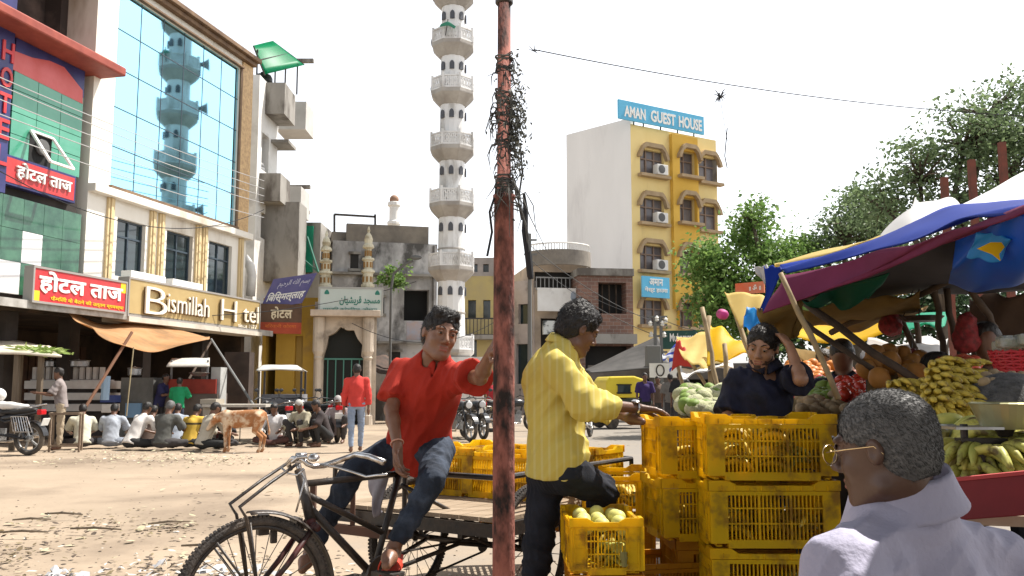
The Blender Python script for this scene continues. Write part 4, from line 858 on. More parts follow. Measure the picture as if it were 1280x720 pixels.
def head_ops(S, hc, r, f, u, k=1.0, ears=True, detail=True):
    W_ = lambda x, y, z: hc + (r * x + f * y + u * z) * k
    R = np.array((r, f, u)).T
    e = lambda c, rr, kk=.012, sub=False: S.ell(W_(*c), [q * k for q in rr], R, kk * k, sub)
    e((0, -.012, .032), (.075, .094, .080), .02); e((0, .02, -.03), (.062, .066, .075), .03); S.cone(W_(0, .035, -.05), W_(0, .068, -.092), .040 * k, .024 * k, .03 * k)
    if detail:
        for s_ in (-1, 1):
            e((s_ * .036, .058, -.024), (.020, .020, .020), .02); e((s_ * .031, .076, .031), (.026, .012, .009), .012)
            e((s_ * .031, .094, .011), (.019, .017, .011), .012, True)
            e((s_ * .030, .076, .010), (.014, .013, .012), .004)
            e((s_ * .0115, .094, -.029), (.0095, .010, .009), .006)
            S.cone(W_(s_ * .05, .0, -.072), W_(s_ * .02, .06, -.094), .020 * k, .018 * k, .02 * k)
        S.cone(W_(0, .082, .022), W_(0, .106, -.022), .008 * k, .0125 * k, .008 * k)
        S.cone(W_(-.018, .083, -.054), W_(.018, .083, -.054), .006 * k, .006 * k, .006 * k); S.cone(W_(-.014, .082, -.065), W_(.014, .082, -.065), .008 * k, .008 * k, .006 * k)
        S.cone(W_(-.021, .095, -.0595), W_(.021, .095, -.0595), .0022 * k, .0022 * k, .003 * k, True)
    if ears:
        for s_ in (-1, 1):
            e((s_ * .077, -.008, .0), (.011, .018, .027), .006); 
            if detail: e((s_ * .090, -.004, .002), (.009, .012, .019), .004, True)
    return W_
def fingers(S, wr, d, n, side, curl=(.5, .6, .4), s=1.0, thumb=(.55, .7, .35), spread=.12, k=.004):
    """wr wrist, d along the hand, n out of the palm, side +1/-1 thumb side = d x n * side"""
    d = Vector(d).normalized(); n = Vector(n); n = (n - d * n.dot(d)).normalized(); l = d.cross(n) * side
    kn = []
    for i, o in enumerate((.030, .010, -.010, -.028)):
        q = wr + d * (.088 - .006 * abs(i - 1)) * s + l * o * s; kn.append(q); S.cone(wr + d * .012 * s + l * o * .6 * s, q, .0155 * s, .0115 * s, .012)
    for i, L in enumerate((.070, .078, .072, .056)):
        q = kn[i]; a = 0; dr = d + l * (1 - i * .67) * spread
        for j, (seg, c) in enumerate(zip((.46, .30, .24), curl)):
            a += c * (1 + .06 * i); e = q + (dr * math.cos(a) + n * math.sin(a)).normalized() * L * seg * s; S.cone(q, e, (.0092 - .001 * j) * s, (.0086 - .001 * j) * s, k); q = e
    b = wr + d * .022 * s + l * .022 * s; t1 = b + (d * thumb[0] + l * thumb[1] + n * thumb[2]).normalized() * .042 * s; t2 = t1 + (d * .85 + l * .25 + n * thumb[2]).normalized() * .032 * s; t3 = t2 + (d * .9 + n * (thumb[2] + .1)).normalized() * .024 * s
    S.cone(b, t1, .014 * s, .0105 * s, .01); S.cone(t1, t2, .0105 * s, .0095 * s, k); S.cone(t2, t3, .0095 * s, .0075 * s, k)
def person(label, J, skin=skin1, shirt=None, trousers=None, hair=hair_b, sleeve=.55, vox=.006, hvox=None, detail=True, tw=.0, k=1.0, hair_len=.0, fold=.005, group=None, hem=.10, strands=0, loose=0.0, tuck=False, legw=0.0, shoe=None, hands=None, bald=False, hk=None, drop=.04, collar=True, extra_body=None, vneck=True, hairdo=None, sq=.72):
    g = {a: (Vector(b) if not isinstance(b, (int, float, str)) else b) for a, b in J.items()}
    base = Vector((g['pelvis'].x, g['pelvis'].y, J.get('ground', 0.0)))
    t = thing('person', label, 'person', base, group)
    hk = hk or k; r, f, u = frame(g['face'], g.get('hup', (0, 0, 1)))
    bf = Vector(g.get('front', g['face'])); spine = (g['neck'] - g['pelvis']).normalized(); bf = (bf - spine * bf.dot(spine)).normalized()
    chest = g.get('chest', g['pelvis'].lerp(g['neck'], .68)); waist = g['pelvis'].lerp(chest, .45)
    squash = (bf, 1 / sq)
    # ---- body, one continuous surface
    S = Sdf(); hc = g['head']; Wh = head_ops(S, hc, r, f, u, hk, detail=detail)
    S.cone(hc - u * .055 * k - f * .02 * k, g['neck'] - spine * .01, .050 * k, .056 * k, .03)
    S.cone(g['neck'] - spine * .02, chest, .07 * k, .105 * k, .05, sq=squash); S.cone(chest, g['pelvis'], .105 * k, .10 * k, .05, sq=squash); S.cone(g['neck'] - spine * .05 + bf * .012, chest + bf * .035, .055 * k, .085 * k, .03)
    for s_ in 'LR':
        S.cone(g['neck'] - spine * (drop + .01), g['sh' + s_], .042 * k, .042 * k, .03); S.cone(g['sh' + s_], g['el' + s_], .041 * k, .034 * k, .02)
        m = g['el' + s_].lerp(g['wr' + s_], .3); S.cone(g['el' + s_], m, .033 * k, .034 * k, .02); S.cone(m, g['wr' + s_], .034 * k, .023 * k, .02)
        hd = (hands or {}).get(s_)
        if hd: fingers(S, g['wr' + s_], hd[0], hd[1], hd[2], *hd[3:])
        else:
            d = (g['wr' + s_] - g['el' + s_]).normalized(); S.cone(g['wr' + s_], g['wr' + s_] + d * .06 * k, .025 * k, .036 * k, .02, sq=(bf.cross(d) if abs(bf.dot(d)) < .9 else spine, 1.5)); S.cone(g['wr' + s_] + d * .06 * k, g['wr' + s_] + d * .14 * k, .032 * k, .018 * k, .02)
        if 'hip' + s_ in g:
            S.cone(g['hip' + s_], g['kn' + s_], .05 * k, .034 * k, .01); m = g['kn' + s_].lerp(g['an' + s_], .3); S.cone(g['kn' + s_], m, .034 * k, .038 * k, .01); S.cone(m, g['an' + s_], .038 * k, .033 * k, .01)
            if 'to' + s_ in g:
                a, b = g['an' + s_], g['to' + s_]; S.cone(a - Vector((0, 0, .035)), a.lerp(b, .6), .034 * k, .034 * k, .03); S.cone(a.lerp(b, .6), b, .034 * k, .022 * k, .02)
    if extra_body: extra_body(S, g, Wh)
    hv = hvox or vox
    sdf_build(S, 'body', skin, t, vox)
    # ---- shirt
    if shirt is not None:
        S = Sdf(); x = .012 + loose
        sw = (g['shL'] - g['shR']).normalized()
        top = g['neck'] - spine * (drop - .005)
        S.cone(top, chest, .070 * k + x, .122 * k + x, .04, sq=squash); hm = g['pelvis'] - spine * hem; S.cut(hm, -spine); S.cone(g['neck'] - spine * .05 + bf * .012, chest + bf * .035, .066 * k, .098 * k + x * .5, .03); S.cone(chest + bf * .03, g['pelvis'].lerp(chest, .3) + bf * .02, .098 * k + x * .5, .09 * k, .05)
        if 'hemcut' in g: S.cut(g['hemcut'], -spine + bf * .55)
        S.cone(chest, g['pelvis'], .128 * k + x, .122 * k + x * 1.3, .05, sq=squash); S.cone(g['pelvis'], hm, .122 * k + x * 1.3, .130 * k + x * 1.6, .05, sq=squash, f1=True)
        for s_ in 'LR':
            sh, el, wr_ = g['sh' + s_], g['el' + s_], g['wr' + s_]
            S.cone(g['neck'] - spine * drop, sh, .044 * k + x * .5, .044 * k + x * .5, .03); S.cone(sh - spine * .03, chest + (sh - chest) * .5, .046 * k + x * .5, .08 * k, .03)
            if sleeve <= .6:
                S.cone(sh, sh.lerp(el, sleeve / .5 if sleeve < .5 else .98), .045 * k + x * .6, .052 * k + x * 1.2, .02, f1=True)
            else:
                S.cone(sh, el, .045 * k + x * .6, .043 * k + x * .8, .02); S.cone(el, el.lerp(wr_, (sleeve - .5) * 2), .043 * k + x * .8, .034 * k + x * .7, .02, f1=True)
        if tuck:
            pass
        S.cone(g['neck'] - spine * .05 + bf * .012, g['neck'] + spine * .12 + bf * .03, .058 * k, .075 * k, .012, sub=True)
        if vneck: S.ell(g['neck'] - spine * .03 + bf * .09, (.014 * k, .04 * k, .045 * k), np.array((sw, bf, spine)).T, .006, sub=True)
        fr = 26; sd = hash(label) % 1000 if False else sum(map(ord, label)) % 997
        ra = np.random.RandomState(sd); tl = ra.uniform(-.5, .5, 2)
        def folds(X, Y, Z):
            Zs = Z * .55; X2 = X + tl[0] * Z + .03 * nz(X, Y, Z, 14, sd + 7); Y2 = Y + tl[1] * Z
            a = nz(X2, Y2, Zs, 30, sd, 3); b = nz(X2 - .4 * Z, Y2, Zs, 52, sd + 1, 3)
            return fold * (3.4 * np.abs(a) + 2.6 * np.abs(b) - 2.7)
        S.disp = folds
        ex = None
        if collar:
            ex = MB(); c0 = g['neck'] + spine * .022; n_ = 20; ring = []
            for kk in range(n_ + 1):
                a = -math.pi * .5 + math.pi * (1.14) * (kk / n_ - .5) * 1.7 + math.pi * 0
                d = -bf * math.cos(a + math.pi * .5) * .9 + sw * math.sin(a + math.pi * .5)
                ring.append((d, kk / n_))
            def cf(uu, vv):
                i = min(int(uu * n_ + .5), n_); d, tt = ring[i]; ed = abs(tt - .5) * 2
                dr = ed ** 3 * .05
                if vv < .5: rad = .064 + .004 * (vv * 2); h_ = .055 * (vv * 2) - .01
                else: w2 = (vv - .5) * 2; rad = .068 + .030 * w2; h_ = .045 - .036 * w2 - (.022 * w2 * ed ** 2)
                return c0 + d * rad * k + spine * (h_ - dr) * k + bf * (.006 + .02 * ed ** 2)
            ex.grid(cf, n_, 6)
        so, sv, sf = sdf_build(S, 'shirt', shirt, t, vox)
        if ex: ex.build('collar', shirt, so, smooth=True, solid=.005)
    # ---- trousers
    if trousers is not None and 'hipL' in g:
        S = Sdf(); S.cone(g['hipL'].lerp(g['hipR'], .2), g['hipR'].lerp(g['hipL'], .2), .105 * k, .105 * k, .05); S.cone(g['pelvis'], g['pelvis'] + spine * .08, .105 * k, .105 * k, .05, sq=squash)
        for s_ in 'LR':
            h_, kn, an = g['hip' + s_], g['kn' + s_], g['an' + s_]; S.cone(h_, kn, .088 * k + legw, .064 * k + legw, .03); S.cone(kn, kn.lerp(an, .93), .063 * k + legw, .048 * k + legw, .025, f1=True)
        sd2 = sum(map(ord, label)) % 991
        S.disp = lambda X, Y, Z: fold * (3.0 * np.abs(nz(X * .7, Y * .7, Z * 1.3, 40, sd2, 3)) + 1.8 * np.abs(nz(X, Y, Z, 75, sd2 + 1, 3)) - 1.3)
        sdf_build(S, 'trousers', trousers, t, vox)
    if shoe is not None:
        for s_ in 'LR':
            if 'to' + s_ not in g: continue
            a, b = g['an' + s_], g['to' + s_]; S = Sdf(); S.cone(a - Vector((0, 0, .04)), a.lerp(b, .6), .042 * k, .042 * k, .03); S.cone(a.lerp(b, .6), b, .04 * k, .03 * k, .02); sdf_build(S, 'shoe', shoe, t, vox)
    # ---- hair
    if not bald:
        S = Sdf(); R = np.array((r, f, u)).T; hl = hair_len
        S.ell(Wh(0, -.016, .040), [(.080 + hl * .4) * hk, (.098 + hl * .3) * hk, (.083 + hl) * hk], R, .01)
        S.ell(Wh(0, -.045, -.005), [.074 * hk, .066 * hk, .078 * hk], R, .02)
        if hairdo: hairdo(S, Wh, hk)
        # face and neck stay free
        S.ell(Wh(0, .112, -.018), [.070 * hk, .062 * hk, .100 * hk], R, .010, sub=True); S.ell(Wh(0, .03, -.085), [.12 * hk, .075 * hk, .062 * hk], R, .012, sub=True)
        S.cut(Wh(0, -.06, -.066), -u - f * .25)
        amp = (.0012 if hair is hair_g else .0035) if detail else .006
        S.disp = lambda X, Y, Z: amp * (nz(X, Y, Z, 150, 3) + nz(X, Y, Z, 330, 4)) if detail else amp * nz(X, Y, Z, 60, 4)
        ho, hv_, hf = sdf_build(S, 'hair', hair, t, hv if detail else vox)
        if strands: add_strands(ho, hv_, hf, Wh(0, -.02, .0), u, f, strands, hk, hair, *((.005, .011), (.05, .28)) if hair is hair_g else ((.009, .019), (.12, .42)))
    if detail:
        for s_ in (-1, 1):
            mb = MB(); mb.ell(Wh(s_ * .0305, .0765, .0095), (.0125 * hk, .0125 * hk, .0085 * hk), None, 12, 8); e_ = mb.build('eye', eye_w, t, smooth=True)
            gz_ = Vector(g.get('gaze', g['face'])).normalized(); mb = MB(); mb.ell(Wh(s_ * .0305, .0765, .0095) + gz_ * .0075 * hk, .0068 * hk, None, 10, 6); mb.build('iris', eye_d, e_, smooth=True)
            mb = MB(); mb.grid(lambda a, b: Wh(s_ * (.013 + .036 * a), .094 - .020 * a * a, .034 + .008 * math.sin(math.pi * min(1, a * 1.1)) - .006 * b * (1 - .6 * a)), 8, 2); mb.build('eyebrow', hair_b, t, solid=.004)
            mb = MB(); mb.grid(lambda a, b: Wh(s_ * (.0305 + .015 * math.cos(math.pi * a)), .0765 + .0128 * math.cos(.8 * (b)) * math.sqrt(max(0, 1 - (1.05 * math.cos(math.pi * a)) ** 2 * .6)), .0095 + .004 + .009 * b * math.sin(math.pi * a) + .0015), 8, 3); mb.build('eyelid', skin, t, smooth=True, solid=.002)
        mb = MB(); mb.ell(Wh(0, .0855, -.0545), (.0, 0, 0)) if False else None
        S = Sdf(); S.cone(Wh(-.017, .0855, -.0535), Wh(.017, .0855, -.0535), .0052 * hk, .0052 * hk, .002); S.cone(Wh(-.013, .0845, -.0655), Wh(.013, .0845, -.0655), .0072 * hk, .0072 * hk, .002)
        S.cone(Wh(-.021, .096, -.0595), Wh(.021, .096, -.0595), .002 * hk, .002 * hk, .002 * hk, True); sdf_build(S, 'lips', lip_m, t, .0025)
    return t, g, Wh, (r, f, u)
def add_strands(ho, v, f, c, u, fw, n, k, m, slen=(.009, .019), slift=(.25, .8)):
    rnd = random.Random(5); v = np.array(v); off = WO[ho.name]
    tri = f[:, :3]; p0, p1, p2 = v[tri[:, 0]], v[tri[:, 1]], v[tri[:, 2]]; nn = np.cross(p1 - p0, p2 - p0); nn /= np.linalg.norm(nn, axis=1)[:, None] + 1e-9
    vs = []; fs = []
    for _ in range(n):
        i = rnd.randrange(len(f)); p = Vector(v[f[i][0]] * rnd.random() + v[f[i][2]] * 1).copy() if False else Vector(p0[i] + (p1[i] - p0[i]) * rnd.random() + (p2[i] - p0[i]) * rnd.random() * .5); nv = Vector(nn[i])
        d = (-u * .55 - fw * .45) if m is hair_g or (p - c).dot(fw) < .03 * k else (u * .8 + fw * .15 + Vector((rnd.gauss(0, .5), rnd.gauss(0, .5), 0))); d = d - nv * d.dot(nv)
        if d.length < .1: d = Vector((rnd.gauss(0, 1), rnd.gauss(0, 1), 0))
        d = (d.normalized() + Vector((rnd.gauss(0, .35), rnd.gauss(0, .35), rnd.gauss(0, .35))) + nv * rnd.uniform(*slift)).normalized(); L = rnd.uniform(*slen) * k; w = nv.cross(d).normalized() * (.00042 if m is hair_g else .0009)
        b = len(vs); vs += [p - w, p + w, p + d * L * .6 + w * .8 - nv * .001, p + d * L - nv * .003]; fs.append((b, b + 1, b + 2, b + 3))
    me = ho.data; bm = bmesh.new(); bm.from_mesh(me); L0 = [bm.verts.new(Vector(q) - off) for q in vs]
    for q in fs: bm.faces.new([L0[i] for i in q])
    bm.to_mesh(me); bm.free()
# ---------------------------------------------------------------- boy in the red polo shirt on the cargo tricycle
red_polo = mat('red_polo', (.40, .028, .014), (.34, .022, .011), rough=.85, scale=5, bump=.15, bscale=220)
J = dict(pelvis=P(522, 556, 4.72), neck=P(543, 449, 4.52), head=P(550, 419, 4.44), face=(.40, -.90, -.10), hup=(.22, 0, 1), gaze=(.55, -.8, -.15), front=(.25, -.95, 0),
    shL=P(575, 470, 4.42), elL=P(600, 472, 4.16), wrL=P(614, 441, 3.88), shR=P(505, 462, 4.60), elR=P(489, 512, 4.5), wrR=P(497, 558, 4.36),
    hipL=P(548, 563, 4.68), knL=P(539, 602, 4.32), anL=P(492, 684, 4.26), toL=P(483, 707, 4.08), hipR=P(500, 560, 4.74), knR=P(441, 590, 4.55), anR=P(388, 688, 4.62), toR=P(378, 712, 4.5), ground=.0)
boy, g, Wh, _ = person('boy in a red polo shirt sitting on the tricycle with one hand on the pole', J, skin=skin1, shirt=red_polo, trousers=jeans, sleeve=.38, vox=.005, hvox=.004, k=1.0, hk=1.07, loose=.016, fold=.0045, hem=.12, legw=.0, hair_len=.006, strands=6000, sq=.70,
    hands={'L': (P(621, 424, 3.74) - P(614, 441, 3.88), (.35, -.2, .0), -1, (.25, .35, .3), 1.0, (.5, .8, .2), .25), 'R': ((.06, -.12, -1), (.9, -.3, 0), 1, (.35, .5, .4), 1.05)},
    hairdo=lambda S, Wh, k: [S.cone(Wh(-.04, .045, .100), Wh(.045, .05, .098), .020 * k, .020 * k, .02), S.cone(Wh(-.04, -.02, .112), Wh(.04, .0, .112), .020 * k, .022 * k, .02)])
sandal = mat('red_sandal', (.5, .05, .025), rough=.6)
a, b = g['anL'], g['toL']; fd = (b - a).normalized(); fh = Vector((fd.x, fd.y, fd.z)).normalized(); lat = fh.cross(Vector((0, 0, 1))).normalized(); up_ = lat.cross(fh)
mb = MB(); mb.prism([(x, y) for x, y in ((-.08, -.032), (.10, -.045), (.20, -.045), (.235, -.015), (.235, .015), (.20, .045), (.10, .045), (-.08, .032))], a - up_ * .075 - Vector((0, 0, .012)), fh, lat, -.018); sd_ = mb.build('sandal', sandal, boy, bevel=.004)
mb = MB(); mb.grid(lambda uu, vv: a + fh * (.07 + .05 * vv) + lat * (.052 * math.cos(math.pi * uu)) - up_ * .055 + up_ * .055 * math.sin(math.pi * uu), 10, 2); mb.build('strap', sandal, sd_, solid=.006)
mb = MB(); w0 = g['wrR']; dd = (g['elR'] - g['wrR']).normalized(); x_, y_, z_ = basis(dd); mb.tube([w0 + dd * .02 + (x_ * math.cos(q * .5236) + y_ * math.sin(q * .5236)) * .031 for q in range(12)], .004, 6, closed=True); mb.build('bracelet', simple('thread_red', (.55, .3, .22)), boy)
mb = MB(); q = g['neck'].lerp(g['pelvis'], .32) + Vector((.05, -.0, 0)) ; 
# ---------------------------------------------------------------- young man in the yellow shirt
yshirt = band_mat('yellow_striped_shirt', (.70, .56, .13), (.73, .62, .22), 9.5, 'X', .72, rough=.8, noise=.25, transl=.22)
J = dict(hemcut=P(700, 598, 4.25), pelvis=P(698, 572, 4.25), chest=P(690, 478, 4.24), neck=P(702, 434, 4.22), head=P(722, 412, 4.2), face=(.84, .34, -.42), hup=(.36, 0, 1), front=(.95, -.05, 0), gaze=(.8, 0, -.6),
    shR=P(694, 456, 4.08), elR=P(732, 505, 4.06), wrR=P(797, 510, 4.24), shL=P(700, 452, 4.40), elL=P(742, 508, 4.5), wrL=P(780, 520, 4.3),
    hipR=P(708, 590, 4.17), knR=P(754, 614, 4.33), anR=P(735, 700, 4.56), toR=P(770, 712, 4.6), hipL=P(684, 592, 4.34), knL=P(672, 690, 4.3), anL=P(664, 776, 4.35), toL=P(700, 786, 4.25))
ym, g, Wh, _ = person('young man in a yellow striped shirt reaching right to the stacked crates', J, skin=skin2, shirt=yshirt, trousers=jeans_d, sleeve=.74, vox=.0055, hvox=.004, k=.96, hk=1.0, loose=.022, fold=.0055, hem=.085, legw=.010, hair_len=.008, strands=6000, sq=.82, shoe=simple('brown_shoe', (.08, .05, .03)),
    hands={'R': ((1, .1, -.12), (0, -.1, -1), 1, (.15, .25, .3), 1.05, (.75, .5, .2), .12)}, vneck=False,
    hairdo=lambda S, Wh, k: [S.cone(Wh(0, .06, .085), Wh(0, -.04, .108), .03 * k, .034 * k, .03)])
q0 = g['elR'].lerp(g['wrR'], .44); dd = (g['wrR'] - g['elR']).normalized(); x_, y_, z_ = basis(dd)
mb = MB(); mb.tube([g['wrR'] - dd * .015 + (x_ * math.cos(q * .393) + y_ * math.sin(q * .393)) * .029 for q in range(16)], .006, 6, closed=True); mb.lathe([(.018, 0), (.019, .006), (.014, .009)], 14, g['wrR'] - dd * .015 + Vector((0, -.012, .027)), (0, -.3, 1)); mb.build('wrist_watch', chrome, ym)
# ---------------------------------------------------------------- man in the dark shirt behind the crates
navy_sh = mat('dark_navy_shirt', (.018, .02, .045), (.009, .009, .016), rough=.8, scale=9, bump=.15, bscale=120)
J = dict(pelvis=P(945, 590, 4.85), neck=P(955, 462, 4.9), head=P(953, 435, 4.86), face=(-.5, -.86, -.28), hup=(.12, -.1, 1), front=(-.15, -.98, 0), gaze=(-.5, -.7, -.5),
    shL=P(984, 473, 4.88), elL=P(1001, 474, 4.62), wrL=P(987, 432, 4.74), shR=P(922, 474, 4.92), elR=P(911, 520, 4.85), wrR=P(912, 560, 4.7),
    hipL=P(962, 600, 4.85), knL=P(962, 690, 4.85), anL=P(962, 770, 4.9), toL=P(958, 785, 4.7), hipR=P(930, 600, 4.85), knR=P(930, 690, 4.85), anR=P(930, 770, 4.9), toR=P(926, 785, 4.7))
nm, g, Wh, _ = person('man in a dark shirt scratching his head behind the crate stack', J, skin=skin3, shirt=navy_sh, trousers=jeans_d, sleeve=.46, vox=.0065, hvox=.0045, k=1.02, loose=.012, hem=.1, hair_len=.008, strands=4000, sq=.66, shoe=simple('brown_shoe'),
    hands={'L': (P(973, 414, 4.82) - P(987, 432, 4.74), (-.6, .7, -.4), -1, (.5, .6, .5), 1.0, (.6, .6, .3), .15)})
S = Sdf(); S.cone(Wh(0, .035, -.05), Wh(0, .068, -.092), .0435, .0275, .03); S.ell(Wh(0, .02, -.03), [.065, .068, .078], np.array((_[0], _[1], _[2])).T, .03); S.ell(Wh(0, .09, -.052), [.034, .04, .018], np.array((_[0], _[1], _[2])).T, .006, sub=True); S.cut(Wh(0, 0, -.040), _[2] - _[1] * .6); S.cut(Wh(0, .0, 0), -_[1]); S.disp = lambda X, Y, Z: .003 * nz(X, Y, Z, 300, 4); sdf_build(S, 'beard', mat('stubble', (.07, .04, .028), rough=.8), nm, .005)
# ---------------------------------------------------------------- grey haired man in the right foreground
lilac = mat('lilac_white_shirt', (.44, .42, .53), (.38, .365, .47), rough=.8, scale=4, bump=.25, bscale=70)
J = dict(pelvis=P(1165, 1010, 2.0), chest=P(1155, 790, 1.98), neck=P(1124, 626, 1.96), head=P(1105, 562, 1.92), face=(-.74, .64, -.16), hup=(-.16, .1, 1), front=(-.75, .6, 0),
    shL=P(1058, 716, 1.78), elL=P(1030, 890, 1.64), wrL=P(900, 960, 1.6), shR=P(1240, 704, 2.12), elR=P(1285, 860, 2.12), wrR=P(1150, 960, 2.3))
om, g, Wh, fr = person('grey haired man with glasses in a pale lilac shirt sitting at right', J, skin=skin4, shirt=lilac, hair=hair_g, sleeve=.92, vox=.0055, hvox=.0028, k=1.10, hk=1.03, loose=.038, fold=.0042, hem=.05, strands=42000, sq=.86, collar=False, vneck=False, drop=.075,
    extra_body=lambda S, g, Wh: S.cone(Wh(0, -.03, -.05), g['neck'] + Vector((0, 0, -.05)), .052, .058, .02))
r, f, u = fr
# shirt collar: a stand and a turned down leaf round the neck
nk = g['neck'] + Vector((0, 0, .044)); ax_ = (Wh(0, 0, 0) - g['neck']).normalized(); ax_ = (ax_ * .5 + Vector((0, 0, 1)) * .5 - f * .12).normalized(); fx = (Vector((-.75, .6, 0)) - ax_ * Vector((-.75, .6, 0)).dot(ax_)).normalized(); rx = fx.cross(ax_)
def colf(a, v):
    th = math.pi * (2 * a - 1) * .93; d = -fx * math.cos(th) + rx * math.sin(th); ed = abs(2 * a - 1)
    if v < .4: w = v / .4; rad = .088 + .004 * w; h = -.012 + .048 * w
    else: w = (v - .4) / .6; rad = .092 + .026 * w + .010 * w * w; h = .036 - .078 * w - .045 * w * ed ** 3
    return nk - fx * .012 - rx * .006 + d * rad + fx * .012 * ed ** 2 + ax_ * (h - .045 * ed ** 2.2)
mb = MB(); mb.grid(colf, 40, 12)
for o in om.children:
    if o.name.startswith('shirt'): mb.build('collar', lilac, o, smooth=True, solid=.004)
gold_m = mat('gold_wire', (.75, .55, .3), rough=.25, metal=1.0); lens = mat('lens_glass', (.8, .8, .8), rough=.05)
b = lens.node_tree.nodes['Principled BSDF']; b.inputs['Transmission Weight'].default_value = 1.0; b.inputs['IOR'].default_value = 1.05
gl = MB()
for s_ in (-1, 1):
    gl.tube([Wh(s_ * (.034 + .026 * math.cos(q * .3927)), .106 - .012 * abs(math.cos(q * .3927) * s_ + 1) * .4, .004 + .020 * math.sin(q * .3927)) for q in range(16)], .0014, 6, closed=True)
    gl.tube([Wh(s_ * .060, .098, .010), Wh(s_ * .078, .05, .012), Wh(s_ * .084, -.01, .012), Wh(s_ * .082, -.025, -.006)], .0013, 6)
gl.tube([Wh(-.009, .108, .008), Wh(0, .113, .011), Wh(.009, .108, .008)], .0014, 6); gs_ = gl.build('glasses', gold_m, om, smooth=True)
for s_ in (-1, 1):
    mb = MB(); mb.lathe([(.001, 0), (.024, .0005), (.024, .0015), (.001, .002)], 16, Wh(s_ * .034, .105, .004), f); mb.build('lens', lens, gs_)
# ================================================================ CARGO TRICYCLE
HD = Vector((-.55, -.83, 0)).normalized(); AX = Vector((.83, -.55, 0)).normalized(); RC = Vector((-.25, 5.28, 0))
def tb(h, a, z): return RC + HD * h + AX * a + Vector((0, 0, z))
trike = thing('cargo_tricycle', 'black pedal cargo tricycle with a wooden railed bed parked by the red pole', 'tricycle', RC)
FA = Vector((P(318, 738, 3.95).x, 3.95, .348))              # front axle
WD = Vector((-.80, -.60, 0)).normalized(); WN = WD.cross(Vector((0, 0, 1)))
def wheel(c, d, R, tyre_r=.021, name='wheel', nsp=28, rust=black_metal):
    n = d.cross(Vector((0, 0, 1))).normalized(); z = Vector((0, 0, 1))
    circ = lambda r, k, N: c + (d * math.cos(2 * math.pi * k / N) + z * math.sin(2 * math.pi * k / N)) * r
    mb = MB(); mb.lathe([(.022, -.05), (.03, -.045), (.03, -.035), (.016, -.03), (.016, .03), (.03, .035), (.03, .045), (.022, .05)], 14, c, n); w = mb.build(name, rust, trike)
    mb = MB(); mb.tube([circ(R - tyre_r, k, 72) for k in range(72)], tyre_r, 10, closed=True)
    N = 110
    for k in range(N):        # tread blocks
        p = circ(R - .001, k, N); e = (p - c).normalized(); t_ = e.cross(n); 
        for s_ in (-1, 1): mb.box(p + n * s_ * .010 - e * .003, (.013, .012, .010), Matrix((t_, n, e)).transposed())
    mb.build('tyre', dust_rubber, w, smooth=False)
    mb = MB(); mb.tube([circ(R - .048, k, 64) for k in range(64)], .011, 8, closed=True); mb.build('rim', rust, w, smooth=True)
    mb = MB()
    for k in range(nsp):
        s_ = 1 if k % 2 else -1; a = 2 * math.pi * k / nsp; b = a + (.5 if (k // 2) % 2 else -.5)
        mb.tube([c + n * s_ * .038 + (d * math.cos(b) + z * math.sin(b)) * .028, c + (d * math.cos(a) + z * math.sin(a)) * (R - .05)], .0022, 5)
    mb.build('spokes', simple('spoke_grey', (.2, .18, .16), rough=.4, metal=.6), w); return w
wheel(FA, WD, .348); wheel(tb(0, .44, .36), HD, .36); wheel(tb(0, -.44, .36), HD, .36)
zv = Vector((0, 0, 1))
HB = P(387, 645, 4.16); HT = P(377, 600, 4.22); sax = (HT - HB).normalized()
BB = P(466, 719, 4.45); ST = P(489, 634, 4.60); SP = tb(.60, 0, .86)
T = lambda *pts: [q if isinstance(q, Vector) else P(*q) for q in pts]
red_fork = mat('worn_red_fork', (.1, .02, .02), (.03, .025, .022), rough=.5, scale=9)
mb = MB(); crown = HB - sax * .05
mb.tube(T(HT + sax * .05, HB - sax * .02), .024, 12)
mb.tube(T(HT - sax * .02, SP - zv * .06), .016, 10); mb.tube(T(HB + sax * .05, BB), .019, 10); mb.tube(T(HB + sax * .11 , BB + (SP - BB) * .35), .015, 10)
mb.tube(T(BB, SP), .017, 10)
for s_ in (-1, 1): mb.tube(T(BB + AX * .03 * s_, tb(.25, .12 * s_, .40), tb(0, .30 * s_, .36)), .012, 8); mb.tube(T(SP - zv * .12, tb(.2, .2 * s_, .5)), .011, 8)
mb.tube([tb(0, -.5, .36), tb(0, .5, .36)], .018, 10); mb.lathe([(.035, -.04), (.035, .04)], 12, BB, AX); mb.build('frame', black_metal, trike, smooth=True)
mb = MB()
for s_ in (-1, 1): mb.tube([crown + WN * .05 * s_ + sax * .02, FA.lerp(crown, .5) + WN * .052 * s_ + WD * .0, FA + WN * .05 * s_], [.014, .013, .010], 8)
mb.tube([crown + WN * .06, crown - WN * .06], .018, 8); mb.tube([HB - sax * .0, HB - sax * .06], .022, 10); mb.build('fork', red_fork, trike, smooth=True)
